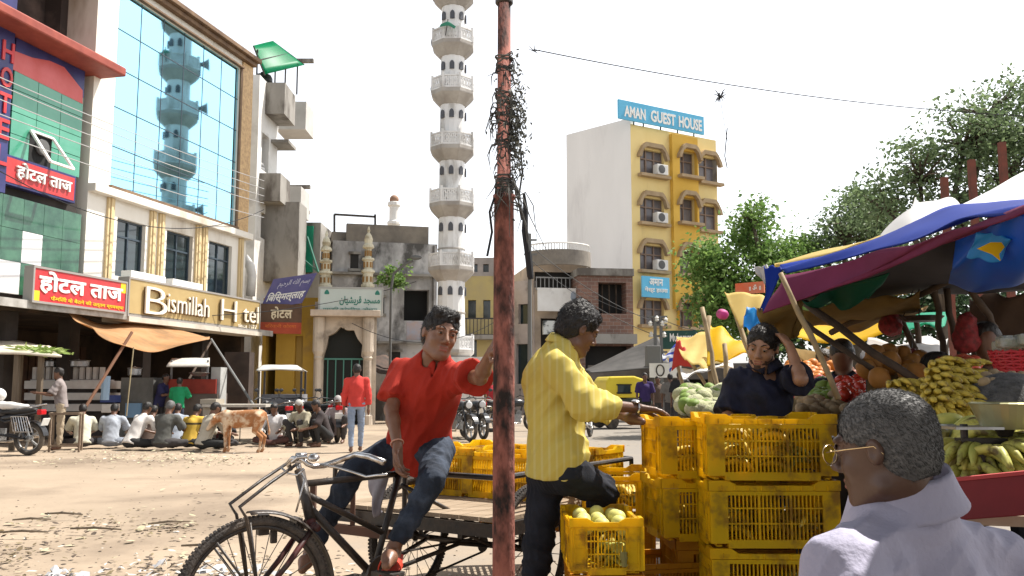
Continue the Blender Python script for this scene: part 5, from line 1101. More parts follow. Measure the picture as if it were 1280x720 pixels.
# rods, stays and brake linkage from the handlebar down to the wheel
mb = MB()
for s_, x in ((1, 0), (-1, 0)):
    a = HT + sax * .10 + WN * .05 * s_ + WD * .02
    mid_ = FA + WD * .10 + zv * .40 + WN * .06 * s_; b = FA + WN * .06 * s_
    mb.tube([a + WD * (-.02), a.lerp(mid_, .5), mid_, mid_.lerp(b, .12) - WD * .02, b], [.0075] * 5, 7)
    mb.tube([FA + WD * .19 + zv * .26 + WN * .055 * s_, FA + WN * .058 * s_], .006, 6); mb.tube([FA + WD * .05 + zv * .33 + WN * .055 * s_, FA + WN * .058 * s_], .006, 6)
mb.build('stay_rods', black_metal, trike, smooth=True)
mb = MB()      # short rear half of the front mudguard
def mg(u, v):
    a = math.radians(84 + 92 * u); w = (v - .5) * 2; r_ = .372 - .012 * w * w
    return FA + WD * math.cos(a) * r_ + zv * math.sin(a) * r_ + WN * w * .034
mb.grid(mg, 20, 6); mb.build('mudguard', black_metal, trike, smooth=True, solid=.003)
mb = MB(); mb.box(crown + WN * .0 + WD * .07 + sax * .03, (.03, .09, .04), Matrix((WD, WN, zv)).transposed()); mb.box(FA + zv * .30 - WD * .05 + WN * .05, (.05, .03, .09), Matrix((WD, WN, zv)).transposed()); mb.box(FA + zv * .25 - WD * .10 + WN * .05, (.03, .02, .07), Matrix((WD, WN, zv)).transposed()); mb.build('brake', black_metal, trike, bevel=.005)
# handlebar with worn chrome grips
hbz = HT + sax * .12
mb = MB(); mb.tube([HT + sax * .02, hbz], .013, 10); mb.tube([hbz, hbz - WD * .05], .016, 8); mb.build('stem', chrome, trike, smooth=True)
c0 = hbz
L1 = T((364, 587, 4.24), (360, 580, 4.22), (366, 573, 4.18), (378, 574, 4.15), (384, 580, 4.15), (392, 583, 4.17), (405, 582, 4.2), (425, 575, 4.22), (445, 568, 4.2), (462, 571, 4.15), (480, 578, 4.08))
mb = MB(); mb.tube(L1, [.010, .013, .013, .013, .012, .012, .013, .013, .013, .014, .015], 10); mb.build('handlebar', chrome, trike, smooth=True)
mb = MB(); mb.tube(T((400, 581, 4.16), (420, 584, 4.12), (440, 590, 4.1), (458, 596, 4.08), (472, 594, 4.05), (484, 593, 4.03)), .006, 7); mb.tube(T((352, 585, 4.2), (360, 592, 4.18), (372, 594, 4.15), (380, 586, 4.14)), .005, 7); mb.tube(T((376, 590, 4.16), (381, 600, 4.13), (370, 640, 4.08)), .005, 6); mb.build('brake_lever', chrome, trike, smooth=True)
mb = MB(); mb.lathe([(.001, .016), (.016, .014), (.027, .004), (.028, -.004), (.022, -.012)], 16, P(392, 572, 4.15), (0, -.3, 1)); mb.build('bell', chrome, trike, smooth=True)
mb = MB(); mb.box(P(372, 577, 4.16), (.05, .03, .012)); mb.tube(T((365, 578, 4.15), (372, 572, 4.14), (384, 571, 4.14)), .009, 8); mb.build('lamp_bracket', chrome, trike, bevel=.003)
# saddle, pedals, chain
mb = MB()
def sad(u, v):
    w = (v - .5) * 2; x = .12 - .27 * u; wid = .035 + .075 * max(0, (u - .35) / .65) ** 1.3; return SP + HD * x + AX * w * wid + zv * (.045 - .03 * w * w + .01 * u)
mb.grid(sad, 12, 8); mb.build('saddle', simple('saddle_black', (.03, .025, .022), rough=.6), trike, smooth=True, solid=.02)
mb = MB(); mb.lathe([(.10, -.006), (.10, .006)], 28, BB + AX * .05, AX); mb.build('chainring', black_metal, trike)
pl_ = g_pedal = P(484, 712, 4.16) if False else boy_pedal if 'boy_pedal' in globals() else P(484, 714, 4.18)
mb = MB(); mb.beam(BB + AX * .07, pl_ - AX * .04, .02, .012); mb.build('crank', black_metal, trike); mb = MB(); mb.beam(pl_ - AX * .06 - zv * .01, pl_ + AX * .07 - zv * .01, .09, .022); mb.build('pedal', rubber, trike, bevel=.004)
q = BB - (pl_ - BB) * .9; mb = MB(); mb.beam(BB - AX * .06, q, .02, .012); mb.build('crank', black_metal, trike); mb = MB(); mb.beam(q - AX * .09, q + AX * .03, .09, .02); mb.build('pedal', rubber, trike, bevel=.004)
mb = MB()
for dz in (.095, -.095): mb.tube([BB + AX * .05 + zv * dz, tb(.0, .1, .36) + zv * dz * .45], .006, 6)
mb.build('chain', black_metal, trike); mb = MB(); mb.lathe([(.045, -.006), (.045, .006)], 20, tb(0, .1, .36), AX); mb.build('sprocket', black_metal, trike)
# wooden bed on an iron frame
planks = mat('bed_planks', (.36, .28, .2), (.24, .18, .12), rough=.9, scale=5, stretch=(.3, 2.5, 1), bump=.3)
Rb = Matrix((HD, AX, zv)).transposed(); bz = .60; h0, h1, aw = .52, -.98, .57
mb = MB()
for k in range(9): a = -aw + (k + .5) * 2 * aw / 9; mb.box(tb((h0 + h1) / 2, a, bz - .012), (h0 - h1, 2 * aw / 9 - .006, .022), Rb)
bed = mb.build('bed', planks, trike)
mb = MB()
for a in (-aw, aw): mb.beam(tb(h0, a, bz - .06), tb(h1, a, bz - .06), .04, .07)
for h in (h0, 0, h1): mb.beam(tb(h, -aw, bz - .062), tb(h, aw, bz - .062), .04, .066)
for a in (-.3, .3): mb.beam(tb(h0 - .03, a, bz - .11), tb(h1 + .1, a, bz - .11), .03, .03)
for a in (-.36, .36):
    mb.tube([tb(.0, a, .36), tb(.0, a, bz - .1)], .014, 6); mb.tube([tb(.38, a, bz - .1), tb(.02, a, .37)], .010, 6); mb.tube([tb(-.38, a, bz - .1), tb(-.02, a, .37)], .010, 6)
    mb.tube([tb(h0 - .02, a, bz - .1), tb(.25, a, .40), tb(-.3, a, .42), tb(h1 + .2, a, bz - .1)], .009, 6)
mb.build('bed_frame', black_metal, trike)
mb = MB(); zr = bz + .2
pts = [tb(h0, -aw, zr), tb(h0, aw, zr), tb(h1, aw, zr), tb(h1, -aw, zr)]
for i in range(4): mb.tube([pts[i], pts[(i + 1) % 4]], .015, 8)
for h, a in ((h0, -aw), (h0, -.05), (h0, aw), (0, aw), (h1, aw), (h1, 0), (h1, -aw), (0, -aw), (-.5, aw), (-.5, -aw)): mb.tube([tb(h, a, bz - .09), tb(h, a, zr)], .014, 8)
mb.build('bed_rail', black_metal, trike)
brown_w = mat('brown_board_wood', (.12, .06, .04), (.07, .04, .03), rough=.8, scale=5)
mb = MB(); z0_, z1_ = bz - .13, bz + .10
mb.beam(tb(h0 + .05, -aw - .12, z0_), tb(h0 + .05, -.1, z0_), .03, .05); mb.beam(tb(h0 + .05, -aw - .12, z0_ + .026), tb(h0 + .05, -aw - .12, z1_), .03, .045); mb.beam(tb(h0 + .05, -.38, z0_ + .026), tb(h0 + .05, -.38, z1_ + .05), .025, .02); mb.build('tail_frame', brown_w, trike)
t = thing('cloth_bundle', 'small grey rag hanging from the front of the tricycle bed', 'cloth', tb(h0 + .08, -.2, .6)); patch('cloth', simple('rag_grey', (.35, .33, .36), (.22, .2, .23), scale=9), [[tb(h0 + .07, -.24, bz + .19), tb(h0 + .08, -.17, bz + .19), tb(h0 + .07, -.1, bz + .19)], [tb(h0 + .08, -.21, bz + .06), tb(h0 + .11, -.18, bz + .05), tb(h0 + .08, -.13, bz + .07)], [tb(h0 + .06, -.20, bz - .02), tb(h0 + .09, -.18, bz - .04), tb(h0 + .07, -.15, bz - .02)]], '', '', wr=.02, parent=t, nu=10, nv=10)
# ================================================================ RED IRON POLE WITH CABLE TANGLE
rust = mat('rusty_red_paint', (.33, .125, .095), (.21, .07, .05), rough=.85, scale=13, bump=.5, c3=(.022, .015, .013), c3r=(.47, .60), s3=.5, stretch=(1, 1, .45))
pp = P(629.5, 720, 3.62); PX, PY = pp.x, 3.62
pole = thing('iron_pole', 'rusty red iron pole in the foreground wrapped in cable scraps', 'pole', (PX, PY, 0))
zp = lambda y: P(629, y, PY).z
mb = MB(); mb.lathe([(.0445, 0), (.0445, .6), (.043, 1.6), (.041, zp(250)), (.046, zp(249)), (.046, zp(244)), (.029, zp(243)), (.027, zp(-60))], 24, (PX, PY, 0)); mb.build('shaft', rust, pole, smooth=True)
mb = MB(); mb.lathe([(.034, zp(0) - .02), (.038, zp(0) - .015), (.038, zp(0) + .0), (.034, zp(0) + .01)], 20, (PX, PY, 0)); mb.build('clamp', black_metal, pole)
rnd = random.Random(11); mb = MB()
def coil(zc, n, R0, spread):
    for _ in range(n):
        z = zc + rnd.gauss(0, spread); a0 = rnd.uniform(0, 6.28); tl = rnd.uniform(-.4, .4); R1 = R0 * rnd.uniform(.78, 1.08)
        mb.tube([(PX + R1 * math.cos(a0 + k * .6), PY + R1 * math.sin(a0 + k * .6), z + tl * R1 * math.cos(k * .6) + rnd.gauss(0, .004)) for k in range(rnd.randint(7, 13))], rnd.uniform(.002, .0045), 5)
def ends(zc, n, spread, L=.18):
    for _ in range(n):
        a = rnd.gauss(-.5, 1.2) if rnd.random() < .7 else rnd.uniform(0, 6.28); z = zc + rnd.gauss(0, spread); R1 = .028; d = Vector((math.cos(a), math.sin(a), rnd.uniform(-.4, .6))); p = Vector((PX + R1 * math.cos(a), PY + R1 * math.sin(a), z)); l = L * rnd.uniform(.2, .75); 
        mb.tube([p, p + d * l * .25, p + d * l * .38 + Vector((0, 0, -l * .3)), p + d * l * .42 + Vector((rnd.gauss(0, .02), 0, -l * .9))], [.003, .003, .0025, .001], 5)
for y, n, s_ in ((84, 9, .012), (74, 4, .006), (122, 9, .02), (135, 9, .03), (165, 7, .04), (180, 6, .02), (228, 12, .015), (238, 12, .02), (246, 6, .008)): coil(zp(y), n, .036, s_)
for y, n, s_, L in ((85, 18, .03, .12), (130, 44, .05, .13), (160, 60, .08, .15), (195, 20, .05, .12), (240, 30, .03, .16), (250, 12, .03, .35)): ends(zp(y), n, s_, L)
mb.build('cable_tangle', mat('cable_grime', (.035, .034, .032), (.13, .125, .11), rough=.85, scale=12), pole)
leafy = MB()
for _ in range(620):
    y = rnd.gauss(158, 34); a = rnd.gauss(-.2, .7); R1 = .045 + abs(rnd.gauss(0, .03)); p = Vector((PX + R1 * math.cos(a), PY + R1 * math.sin(a), zp(y))); d = Vector((rnd.gauss(0, 1), rnd.gauss(0, 1), rnd.gauss(0, 1))).normalized() * rnd.uniform(.012, .03); e = d.cross(Vector((rnd.gauss(0, 1), rnd.gauss(0, 1), 1))).normalized() * .005
    leafy.add([p, p + d * .5 + e, p + d, p + d * .5 - e], [(0, 1, 2, 3)])
leafy.build('dry_creeper', leaf_mat('dry_creeper', (.07, .07, .055), (.15, .15, .125), .1), pole)
# heavy black cable bundle hanging behind the pole
def hang(label, pts, r, m=cable, cat='cable', name='hanging_cable'): mb = MB(); mb.tube([P(*q) for q in pts], r, 8); return solo(mb, name, m, label, cat)
hang('thick black cable bundle hanging just right of the red pole top', [(655, 242, 3.7), (657, 262, 3.72), (656, 288, 3.72), (660, 315, 3.7), (663, 345, 3.7), (664, 349, 3.7)], [.006, .012, .015, .016, .015, .012])
hang('thin frayed cable dangling at the left of the red pole', [(618, 247, 3.6), (612, 265, 3.6), (615, 290, 3.62), (609, 320, 3.6)], .005)
hang('thin cable loop dangling right of the thick black bundle', [(650, 180, 3.7), (653, 215, 3.7), (648, 250, 3.7), (652, 275, 3.7)], .004)
mb = MB(); mb.tube([P(*q) for q in ((664, 62, 3.7), (668, 58, 3.7), (672, 64, 3.7), (668, 70, 3.7), (675, 66, 3.7), (662, 72, 3.7))], .004, 5); solo(mb, 'wire_knot', cable, 'small knot of wire stuck on the overhead line beside the pole', 'wire') if False else None
# overhead lines
def wire(label, a, b, sag, r=.008, group=None, n=24, name='overhead_wire'):
    a = P(*a) if not isinstance(a, Vector) else a; b = P(*b) if not isinstance(b, Vector) else b
    mb = MB(); mb.tube([a.lerp(b, k / n) - Vector((0, 0, 4 * sag * (k / n) * (1 - k / n))) for k in range(n + 1)], r, 5); return solo(mb, name, simple('wire_grey', (.42, .42, .42)) if group else cable, label, 'wire', group)
wire('thin wire crossing the white sky from the pole to the airy tree', (668, 62, 9), (1300, 146, 11), .12, .006)
k_ = P(900, 122, 9.7); mb = MB()
for _ in range(16):
    d = Vector((rnd.gauss(0, 1), rnd.gauss(0, .5), rnd.gauss(0, 1))) * .06; mb.tube([k_, k_ + d * .6 + Vector((0, 0, .02)), k_ + d], [.008, .006, .002], 4)
mb.tube([k_, P(908, 170, 9.7), P(911, 182, 9.7)], .003, 4); mb.tube([P(909, 160, 9.7), P(906, 195, 9.7), P(909, 210, 9.7)], .006, 4); solo(mb, 'string_snag', cable, 'black snag of kite string hanging from the wire over the guest house', 'kite string')
mb = MB(); k_ = P(668, 64, 9)
for _ in range(9): d = Vector((rnd.gauss(0, 1), rnd.gauss(0, .5), rnd.gauss(0, 1))) * .045; mb.tube([k_, k_ + d * .6, k_ + d], [.006, .004, .002], 4)
solo(mb, 'wire_knot', cable, 'small knot on the overhead wire beside the top of the red pole', 'wire')
for i, (y0, y1) in enumerate(((96, 186), (106, 196), (124, 205), (143, 214), (168, 232))):
    wire('thin service wire sagging across the two hotel fronts', (-20, y0 - 8, 17), (330, y1 + 40, 29), .10, .012, group='service wires across the hotels')
wire('long drooping wire from the small green hotel to the banner', (0, 214, 18), (330, 262, 29), .9, .012); wire('wire sloping from the gold sign to the gateway', (250, 395, 26), (520, 352, 33), .25, .012)
wire('wire running from the gateway arch up to the small balcony of the minaret', (440, 404, 29), (630, 395, 33), .8, .012); wire('wire from the electricity poles to the tree', (826, 398, 31), (960, 408, 22), .3, .012)
wire('upper wire between electricity poles and beige shop house', (822, 404, 31), (655, 300, 30), .3, .012); wire('lower wire between electricity poles and beige shop house', (822, 420, 31), (655, 318, 30), .3, .012)
wire('wire past the dark window of the brick house', (720, 360, 34), (830, 400, 31), .2, .01)
# ================================================================ CRATES OF BANANAS
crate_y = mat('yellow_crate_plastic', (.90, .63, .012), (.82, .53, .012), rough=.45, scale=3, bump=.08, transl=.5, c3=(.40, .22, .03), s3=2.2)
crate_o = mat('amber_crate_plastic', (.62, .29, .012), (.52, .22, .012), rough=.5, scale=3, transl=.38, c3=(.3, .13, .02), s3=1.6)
def crate_mesh(m, raised=True):
    L, Wd, H, th = .56, .37, .285, .010
    t = thing('plastic_crate', 'crate', 'crate')
    mb = MB()
    def side(L_, off, ux, uy):
        def bx(u0, u1, z0, z1, d0=0, d1=th): mb.box((ux[0] * (u0 + u1) / 2 + uy[0] * (off - (d0 + d1) / 2), ux[1] * (u0 + u1) / 2 + uy[1] * (off - (d0 + d1) / 2), (z0 + z1) / 2), (abs(ux[0] * (u1 - u0)) + abs(uy[0] * (d1 - d0)), abs(ux[1] * (u1 - u0)) + abs(uy[1] * (d1 - d0)), z1 - z0))
        e = L_ / 2; c = .075
        bx(-e, -e + c, .02, H - .045); bx(e - c, e, .02, H - .045); bx(-e + c, e - c, .0, .035); bx(-e + c, e - c, H - .062, H - .045)
        n = int((L_ - 2 * c) / .0165)
        for k in range(1, n): u = -e + c + (L_ - 2 * c) * k / n; w = .0085 if k % 8 == 0 else .0038; bx(u - w / 2 - .0005, u + w / 2, .035, H - .062, .002, .008)
        for z in (.10, .165): bx(-e + c, e - c, z, z + .006, .0015, .0085)
        for u in (-e + .01, -e + c - .012, e - c + .012, e - .01): bx(u - .003, u + .003, .03, H - .05, -.006, 0)
        for z in (.05, .13, .2): bx(-e + .012, -e + c - .014, z, z + .004, -.004, 0); bx(e - c + .014, e - .012, z, z + .004, -.004, 0)
    side(L, -Wd / 2, (1, 0), (0, 1)); side(L, Wd / 2, (1, 0), (0, 1)) if False else None
    side2 = lambda L_, off, ux, uy: side(L_, off, ux, uy)
    # four sides (outer face at +off)
    for L_, off, ux, uy in ((L, Wd / 2, (1, 0), (0, 1)), (L, Wd / 2, (1, 0), (0, -1)), (Wd - .022, L / 2, (0, 1), (1, 0)), (Wd - .022, L / 2, (0, 1), (-1, 0))): side2(L_, off, ux, uy)
    # the doubled first side is dropped again
    nb = len(mb.f)
    mb.build('walls', m, t)
    mb = MB()
    for k in range(12): x = -L / 2 + .04 + k * (L - .08) / 11; mb.box((x, 0, .006), (.022, Wd - .03, .008))
    for k in range(4): y = -Wd / 2 + .05 + k * (Wd - .1) / 3; mb.box((0, y, .0125), (L - .03, .02, .005))
    mb.build('base', m, t)
    mb = MB(); z0 = H - .043
    def rim(L_, off, ux, uy):
        pts = [(-L_ / 2, 0), (L_ / 2, 0), (L_ / 2, .043), (L_ / 2 - .09, .043), (L_ / 2 - .125, .022), (-L_ / 2 + .125, .022), (-L_ / 2 + .09, .043), (-L_ / 2, .043)]
        o = Vector((uy[0] * off, uy[1] * off, z0)); mb.prism(pts, o, (ux[0], ux[1], 0), (0, 0, 1), .018)
    rim(L + .012, Wd / 2 - .012, (1, 0), (0, -1)); rim(L + .012, Wd / 2 - .012, (-1, 0), (0, 1)); rim(Wd + .009, L / 2 - .012, (0, 1), (1, 0)); rim(Wd + .009, L / 2 - .012, (0, -1), (-1, 0))
    for k in range(9):
        x = -L / 2 + .05 + k * (L - .1) / 8
        for s_ in (-1, 1): mb.box((x, s_ * (Wd / 2 + .008), z0 + .012), (.005, .006, .022))
    mb.build('rim', m, t); return t
CR1 = crate_mesh(crate_y); CR2 = crate_mesh(crate_o)
used = set()
def place_crate(src, x, y, z, rz, label):
    if src.name not in used: used.add(src.name); o = src; o.location = (x, y, z); o.rotation_euler = (0, 0, rz); o['label'] = label
    else: o = dup(src, (x, y, z), rz, label)
    o['group'] = 'plastic banana crates'; return o
ban_y = mat('banana_yellow', (.62, .45, .06), (.52, .40, .07), rough=.5, scale=9, c3=(.16, .09, .03), s3=2.2)
ban_g = mat('banana_green', (.54, .48, .11), (.36, .40, .09), rough=.5, scale=7, c3=(.12, .09, .03), s3=2.5)
def banana(mb, o, d, n, L, r, tip=True):
    """o stalk end, d overall direction, n side it bows to"""
    d = Vector(d).normalized(); n = Vector(n); n = (n - d * n.dot(d)).normalized(); k = 12; pts = []; rs = []
    for i in range(k + 1):
        t = i / k; pts.append(o + d * L * t + n * (L * .26 * math.sin(math.pi * t) ** 1.0)); rs.append(r * min(1, .30 + 3.2 * t if t < .2 else 1.0) * (1 if t < .8 else max(.2, 1 - (t - .8) * 3.6)) * (1 if t > .02 else .8))
    mb.tube(pts, rs, 7)
def bunch(label, m, n, rows, L=.17, r=.018, group='banana bunches'):
    t = thing('banana_bunch', label, 'bananas', (0, 0, 0), group); rnd = random.Random(n * 7 + rows)
    for j in range(rows):
        for i in range(n):
            a = (i - (n - 1) / 2) * .26 + rnd.gauss(0, .04); mb = MB(); o = Vector((math.sin(a) * .03 + rnd.gauss(0, .002), .0, .0 + j * .03)); d = Vector((math.sin(a) * .75, -math.cos(a) * .9, -.25 + j * .28)); banana(mb, o, d, Vector((0, -.35, .95)), L * rnd.uniform(.9, 1.1), r); mb.build('banana', m, t, smooth=True)
    mb = MB(); mb.tube([(0, .03, .0), (0, .01, .01 + .03 * rows)], [.012, .02], 8); mb.build('stalk', simple('banana_stalk', (.2, .18, .06)), t); return t
BY = bunch('yellow banana bunch', ban_y, 6, 2); BG = bunch('green banana bunch', ban_g, 5, 2, .18, .0155)
bused = set()
def put_bunch(src, loc, rot, label, s=1.0):
    if src.name not in bused: bused.add(src.name); src.location = loc; src.rotation_euler = rot; src['label'] = label; src.scale = (s,) * 3; return src
    return dup(src, loc, rot, label, 'banana bunches', s)
rb = random.Random(4)
def fill(c, rz, label, n=6, top=False, src=None, hgt=.16):
    R = Matrix.Rotation(rz, 3, 'Z')
    for k in range(n):
        sg = 1 if (k % 3) != 2 else -1; x = (-.20, -.03, .20)[k % 3] + rb.gauss(0, .006); y = -.075 + .15 * (k // 3 % 2) + rb.gauss(0, .005); q = Vector(c) + R @ Vector((x, y, (.05 if k < 6 else hgt) + (.05 if top else 0) + rb.uniform(0, .02)))
        put_bunch(src or (BY if rb.random() < .6 else BG), q, (rb.uniform(-.1, .1), rb.uniform(-.15, .15), rz + sg * math.pi / 2 + rb.uniform(-.12, .12)), label, .80)
H_ = .287
xr, yr = P(967, 560, 3.92).x, 4.10
zt_ = P(966, 517, 3.92).z
zs = [zt_ - H_ * k for k in (1, 2, 3, 4)]
labs = ['yellow crate topmost on the right hand stack', 'yellow crate second from the top of the right hand stack', 'yellow crate third from the top of the right hand stack', 'yellow crate at the bottom of the right hand stack']
for k, z in enumerate(zs):
    place_crate(CR1, xr + (-.004, .0, .006, 0)[k], yr + (0, .008, -.006, 0)[k], z, -.03 + (.0, .02, -.015, 0)[k], labs[k])
    fill((xr, yr, z), 0, ('bananas inside the top crate of the right hand stack', 'bananas inside the second crate of the right hand stack', 'bananas inside the third crate of the right hand stack', '')[k], 9 if k == 0 else 6) if k < 3 else None
xl, yl = P(866, 560, 4.2).x + .11, 4.40
ztl = P(836, 520, 4.2).z
for k in range(4):
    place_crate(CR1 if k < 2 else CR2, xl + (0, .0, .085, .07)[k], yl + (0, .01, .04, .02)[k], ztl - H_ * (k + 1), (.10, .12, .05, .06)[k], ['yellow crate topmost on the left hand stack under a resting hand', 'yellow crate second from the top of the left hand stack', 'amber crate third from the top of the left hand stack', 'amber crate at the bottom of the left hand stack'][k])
    if k < 2: fill((xl, yl, ztl - H_ * (k + 1)), .1, ('bananas inside the top crate of the left hand stack', 'bananas inside the second crate of the left hand stack')[k], 6)
# low front crate turned end-on with fruit showing
xf, yf = P(757, 690, 3.72).x, 3.96; zf = P(756, 648, 3.72).z - H_ * .80
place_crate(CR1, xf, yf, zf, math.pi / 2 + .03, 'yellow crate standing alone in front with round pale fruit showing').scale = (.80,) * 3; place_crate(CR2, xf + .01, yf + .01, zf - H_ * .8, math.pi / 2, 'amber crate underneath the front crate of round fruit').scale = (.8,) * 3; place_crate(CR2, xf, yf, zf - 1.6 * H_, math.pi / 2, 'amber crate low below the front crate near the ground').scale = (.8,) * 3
place_crate(CR2, xf + .30, yf + .42, max(0, zf - H_ - .02), .2, 'amber crate half hidden between the front crate and the left hand stack')
mel = mat('pale_fruit', (.66, .60, .2), (.5, .5, .14), rough=.5, scale=6)
for k in range(15):
    x = xf - .075 + .075 * (k % 3) + rb.gauss(0, .006); y = yf - .165 + .08 * (k // 3) + rb.gauss(0, .008); mb = MB(); mb.ell((x, y, zf + .192 + rb.uniform(-.012, .012)), (.033, .036, .031), None, 14, 10); solo(mb, 'melon', mel, 'round pale yellow fruit in the low front crate', 'fruit', 'round fruit in the front crate', smooth=True)
fill((xf, yf - .02, zf - .02), math.pi / 2, 'bananas low inside the front crate', 3)
# crates riding on the tricycle bed
zb_ = bz + .003
for h, a, m, l in ((-.28, -.34, CR1, 'yellow crate at the left end of the tricycle bed'), (-.30, .12, CR1, 'yellow crate in the middle of the tricycle bed behind the pole'), (-.74, -.30, CR1, 'yellow crate at the far left of the tricycle bed'), (-.74, .26, CR1, 'yellow crate at the far right of the tricycle bed')):
    q = tb(h, a, zb_); place_crate(m, q.x, q.y, q.z, math.atan2(AX.y, AX.x) + rb.uniform(-.05, .05), l); fill(q, math.atan2(AX.y, AX.x), l.replace('yellow crate', 'bananas in the crate'), 6, top=True, src=BY)
q = P(772, 650, 5.15); place_crate(CR1, q.x, 5.2, q.z, math.pi / 2 - .1, 'yellow crate beside the bent knee of the man in yellow'); place_crate(CR2, q.x + .01, 5.2, q.z - H_, math.pi / 2 - .1, 'amber crate under the one beside the bent knee'); place_crate(CR2, q.x, 5.2, 0, math.pi / 2 - .05, 'amber crate on the ground behind the front crate') if q.z - H_ > .26 else None
fill((q.x, 5.2, q.z), math.pi / 2, 'bananas in the crate beside the bent knee', 6, top=True, src=BY)
q = P(651, 664, 6.3); place_crate(CR2, q.x, 6.4, max(0, q.z), .1, 'amber crate glimpsed under the tricycle bed beyond the pole')
# ================================================================ MARKET STALLS UNDER TARPAULINS
t_blue = mat('blue_tarp', (.012, .04, .30), (.01, .03, .24), rough=.6, scale=2, transl=.25, spec=.12)
t_purple = mat('purple_cloth', (.21, .035, .10), (.17, .028, .08), rough=.85, scale=3, transl=.3)
t_grey = mat('grey_white_tarp', (.58, .57, .56), (.46, .45, .44), rough=.7, scale=2, transl=.15)
t_white = mat('white_tarp', (.78, .78, .77), rough=.7, transl=.2)
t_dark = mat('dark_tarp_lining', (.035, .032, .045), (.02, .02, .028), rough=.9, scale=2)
t_cyan = mat('bright_blue_sheet', (.01, .13, .62), (.01, .10, .5), rough=.4, scale=2, transl=.45)
t_light = mat('light_blue_patch', (.05, .36, .72), rough=.4, transl=.6)
t_yel = mat('yellow_tarp', (.88, .66, .02), (.82, .56, .02), rough=.5, scale=2, transl=.6)
t_green = mat('green_tarp', (.01, .11, .075), rough=.6, transl=.3); t_mint = mat('mint_tarp', (.03, .45, .28), rough=.5, transl=.6)
t_ochre = mat('ochre_sacking', (.27, .18, .06), (.20, .13, .045), rough=.9, scale=5, transl=.3)
t_cream = mat('cream_tarp', (.80, .66, .28), (.72, .56, .2), rough=.7, scale=2, transl=.55)
t_red = mat('red_tarp', (.5, .04, .025), rough=.6, transl=.3)
patch('tarpaulin', t_blue, [[(975, 333, 4.9), (1051, 312, 4.7), (1100, 298, 4.5), (1149, 278, 4.35), (1190, 257, 4.2), (1240, 254, 3.9), (1300, 250, 3.6)], [(976, 336, 4.8), (1055, 316, 4.4), (1100, 304, 4.15), (1149, 287, 3.8), (1195, 274, 3.45), (1240, 266, 3.1), (1300, 254, 2.7)], [(982, 343, 4.7), (1060, 323, 4.25), (1105, 309, 3.95), (1150, 295, 3.6), (1195, 282, 3.2), (1240, 270, 2.9), (1300, 254, 2.6)]], 'bright blue tarpaulin forming the front edge of the big market roof', 'tarpaulin', nu=60, nv=12, wr=.014, seed=2)
patch('valance_cloth', t_purple, [[(981, 344, 4.69), (1060, 324, 4.24), (1105, 310, 3.94), (1150, 296, 3.59), (1195, 283, 3.19), (1240, 271, 2.89), (1300, 255, 2.59)], [(966, 368, 4.68), (1050, 347, 4.28), (1100, 330, 3.98), (1145, 314, 3.66), (1195, 294, 3.25), (1235, 280, 2.95), (1290, 262, 2.65)], [(954, 388, 4.66), (993, 378, 4.5), (1060, 354, 4.2), (1110, 335, 3.95), (1171, 311, 3.5), (1230, 286, 3.05), (1285, 266, 2.7)]], 'purple cloth hanging below the blue roof edge', 'cloth', nu=60, nv=10, wr=.016, seed=4)
patch('tarpaulin', t_dark, [[(985, 362, 4.75), (1060, 340, 4.35), (1110, 324, 4.05), (1171, 303, 3.6), (1235, 280, 3.1), (1310, 262, 2.7)], [(1000, 372, 5.3), (1070, 362, 5.1), (1120, 352, 5.0), (1185, 345, 4.7), (1250, 330, 4.4), (1340, 310, 4.0)], [(1005, 376, 5.9), (1070, 374, 5.9), (1120, 370, 5.9), (1185, 368, 5.6), (1250, 366, 5.4), (1340, 360, 5.2)]], 'dark roof sheet seen from underneath behind the purple cloth', 'tarpaulin', nu=40, nv=16, wr=.03, seed=6)  # sheet drawn in a near-black colour
patch('tarpaulin', t_cyan, [[(1196, 300, 3.5), (1225, 278, 3.1), (1262, 268, 2.8), (1300, 262, 2.6)], [(1190, 330, 3.7), (1220, 335, 3.4), (1262, 332, 3.1), (1310, 315, 2.9)], [(1186, 352, 4.4), (1215, 362, 4.2), (1260, 358, 4.0), (1310, 340, 3.9)]], 'sagging bright blue plastic sheet under the right end of the market roof', 'tarpaulin', nu=30, nv=20, wr=.02, seed=8)
pl_ = patch('patch_cloth', t_light, [[(1221, 290, 3.06), (1240, 291, 2.99), (1264, 298, 2.9)], [(1216, 306, 3.12), (1235, 308, 3.04), (1257, 312, 2.97)], [(1209, 321, 3.2), (1228, 324, 3.1), (1250, 327, 3.02)]], 'light blue square patch with a yellow tear on the blue plastic sheet', 'cloth', nu=14, nv=14, wr=.006, seed=1)
mb = MB(); q = [P(x, y, 2.93) for x, y in ((1221, 311), (1238, 303), (1251, 303), (1255, 309), (1248, 318), (1250, 326), (1240, 318))]; nn = Vector((0, -.004, 0)); mb.add(q + [p + nn for p in q], [tuple(range(7)), tuple(range(13, 6, -1))] + [(i, (i + 1) % 7, 7 + (i + 1) % 7, 7 + i) for i in range(7)]); o = mb.build('tear', t_yel, pl_)
patch('tarpaulin', t_grey, [[(1144, 248, 5.2), (1160, 247, 5.2), (1195, 250, 5.0), (1212, 254, 4.9)], [(1124, 270, 4.9), (1145, 268, 4.7), (1172, 272, 4.6), (1188, 266, 4.5)], [(1098, 296, 4.7), (1118, 295, 4.55), (1145, 287, 4.45), (1165, 275, 4.4)]], 'crumpled grey white sheet peaked over the blue roof edge', 'tarpaulin', nu=26, nv=20, wr=.035, seed=12)
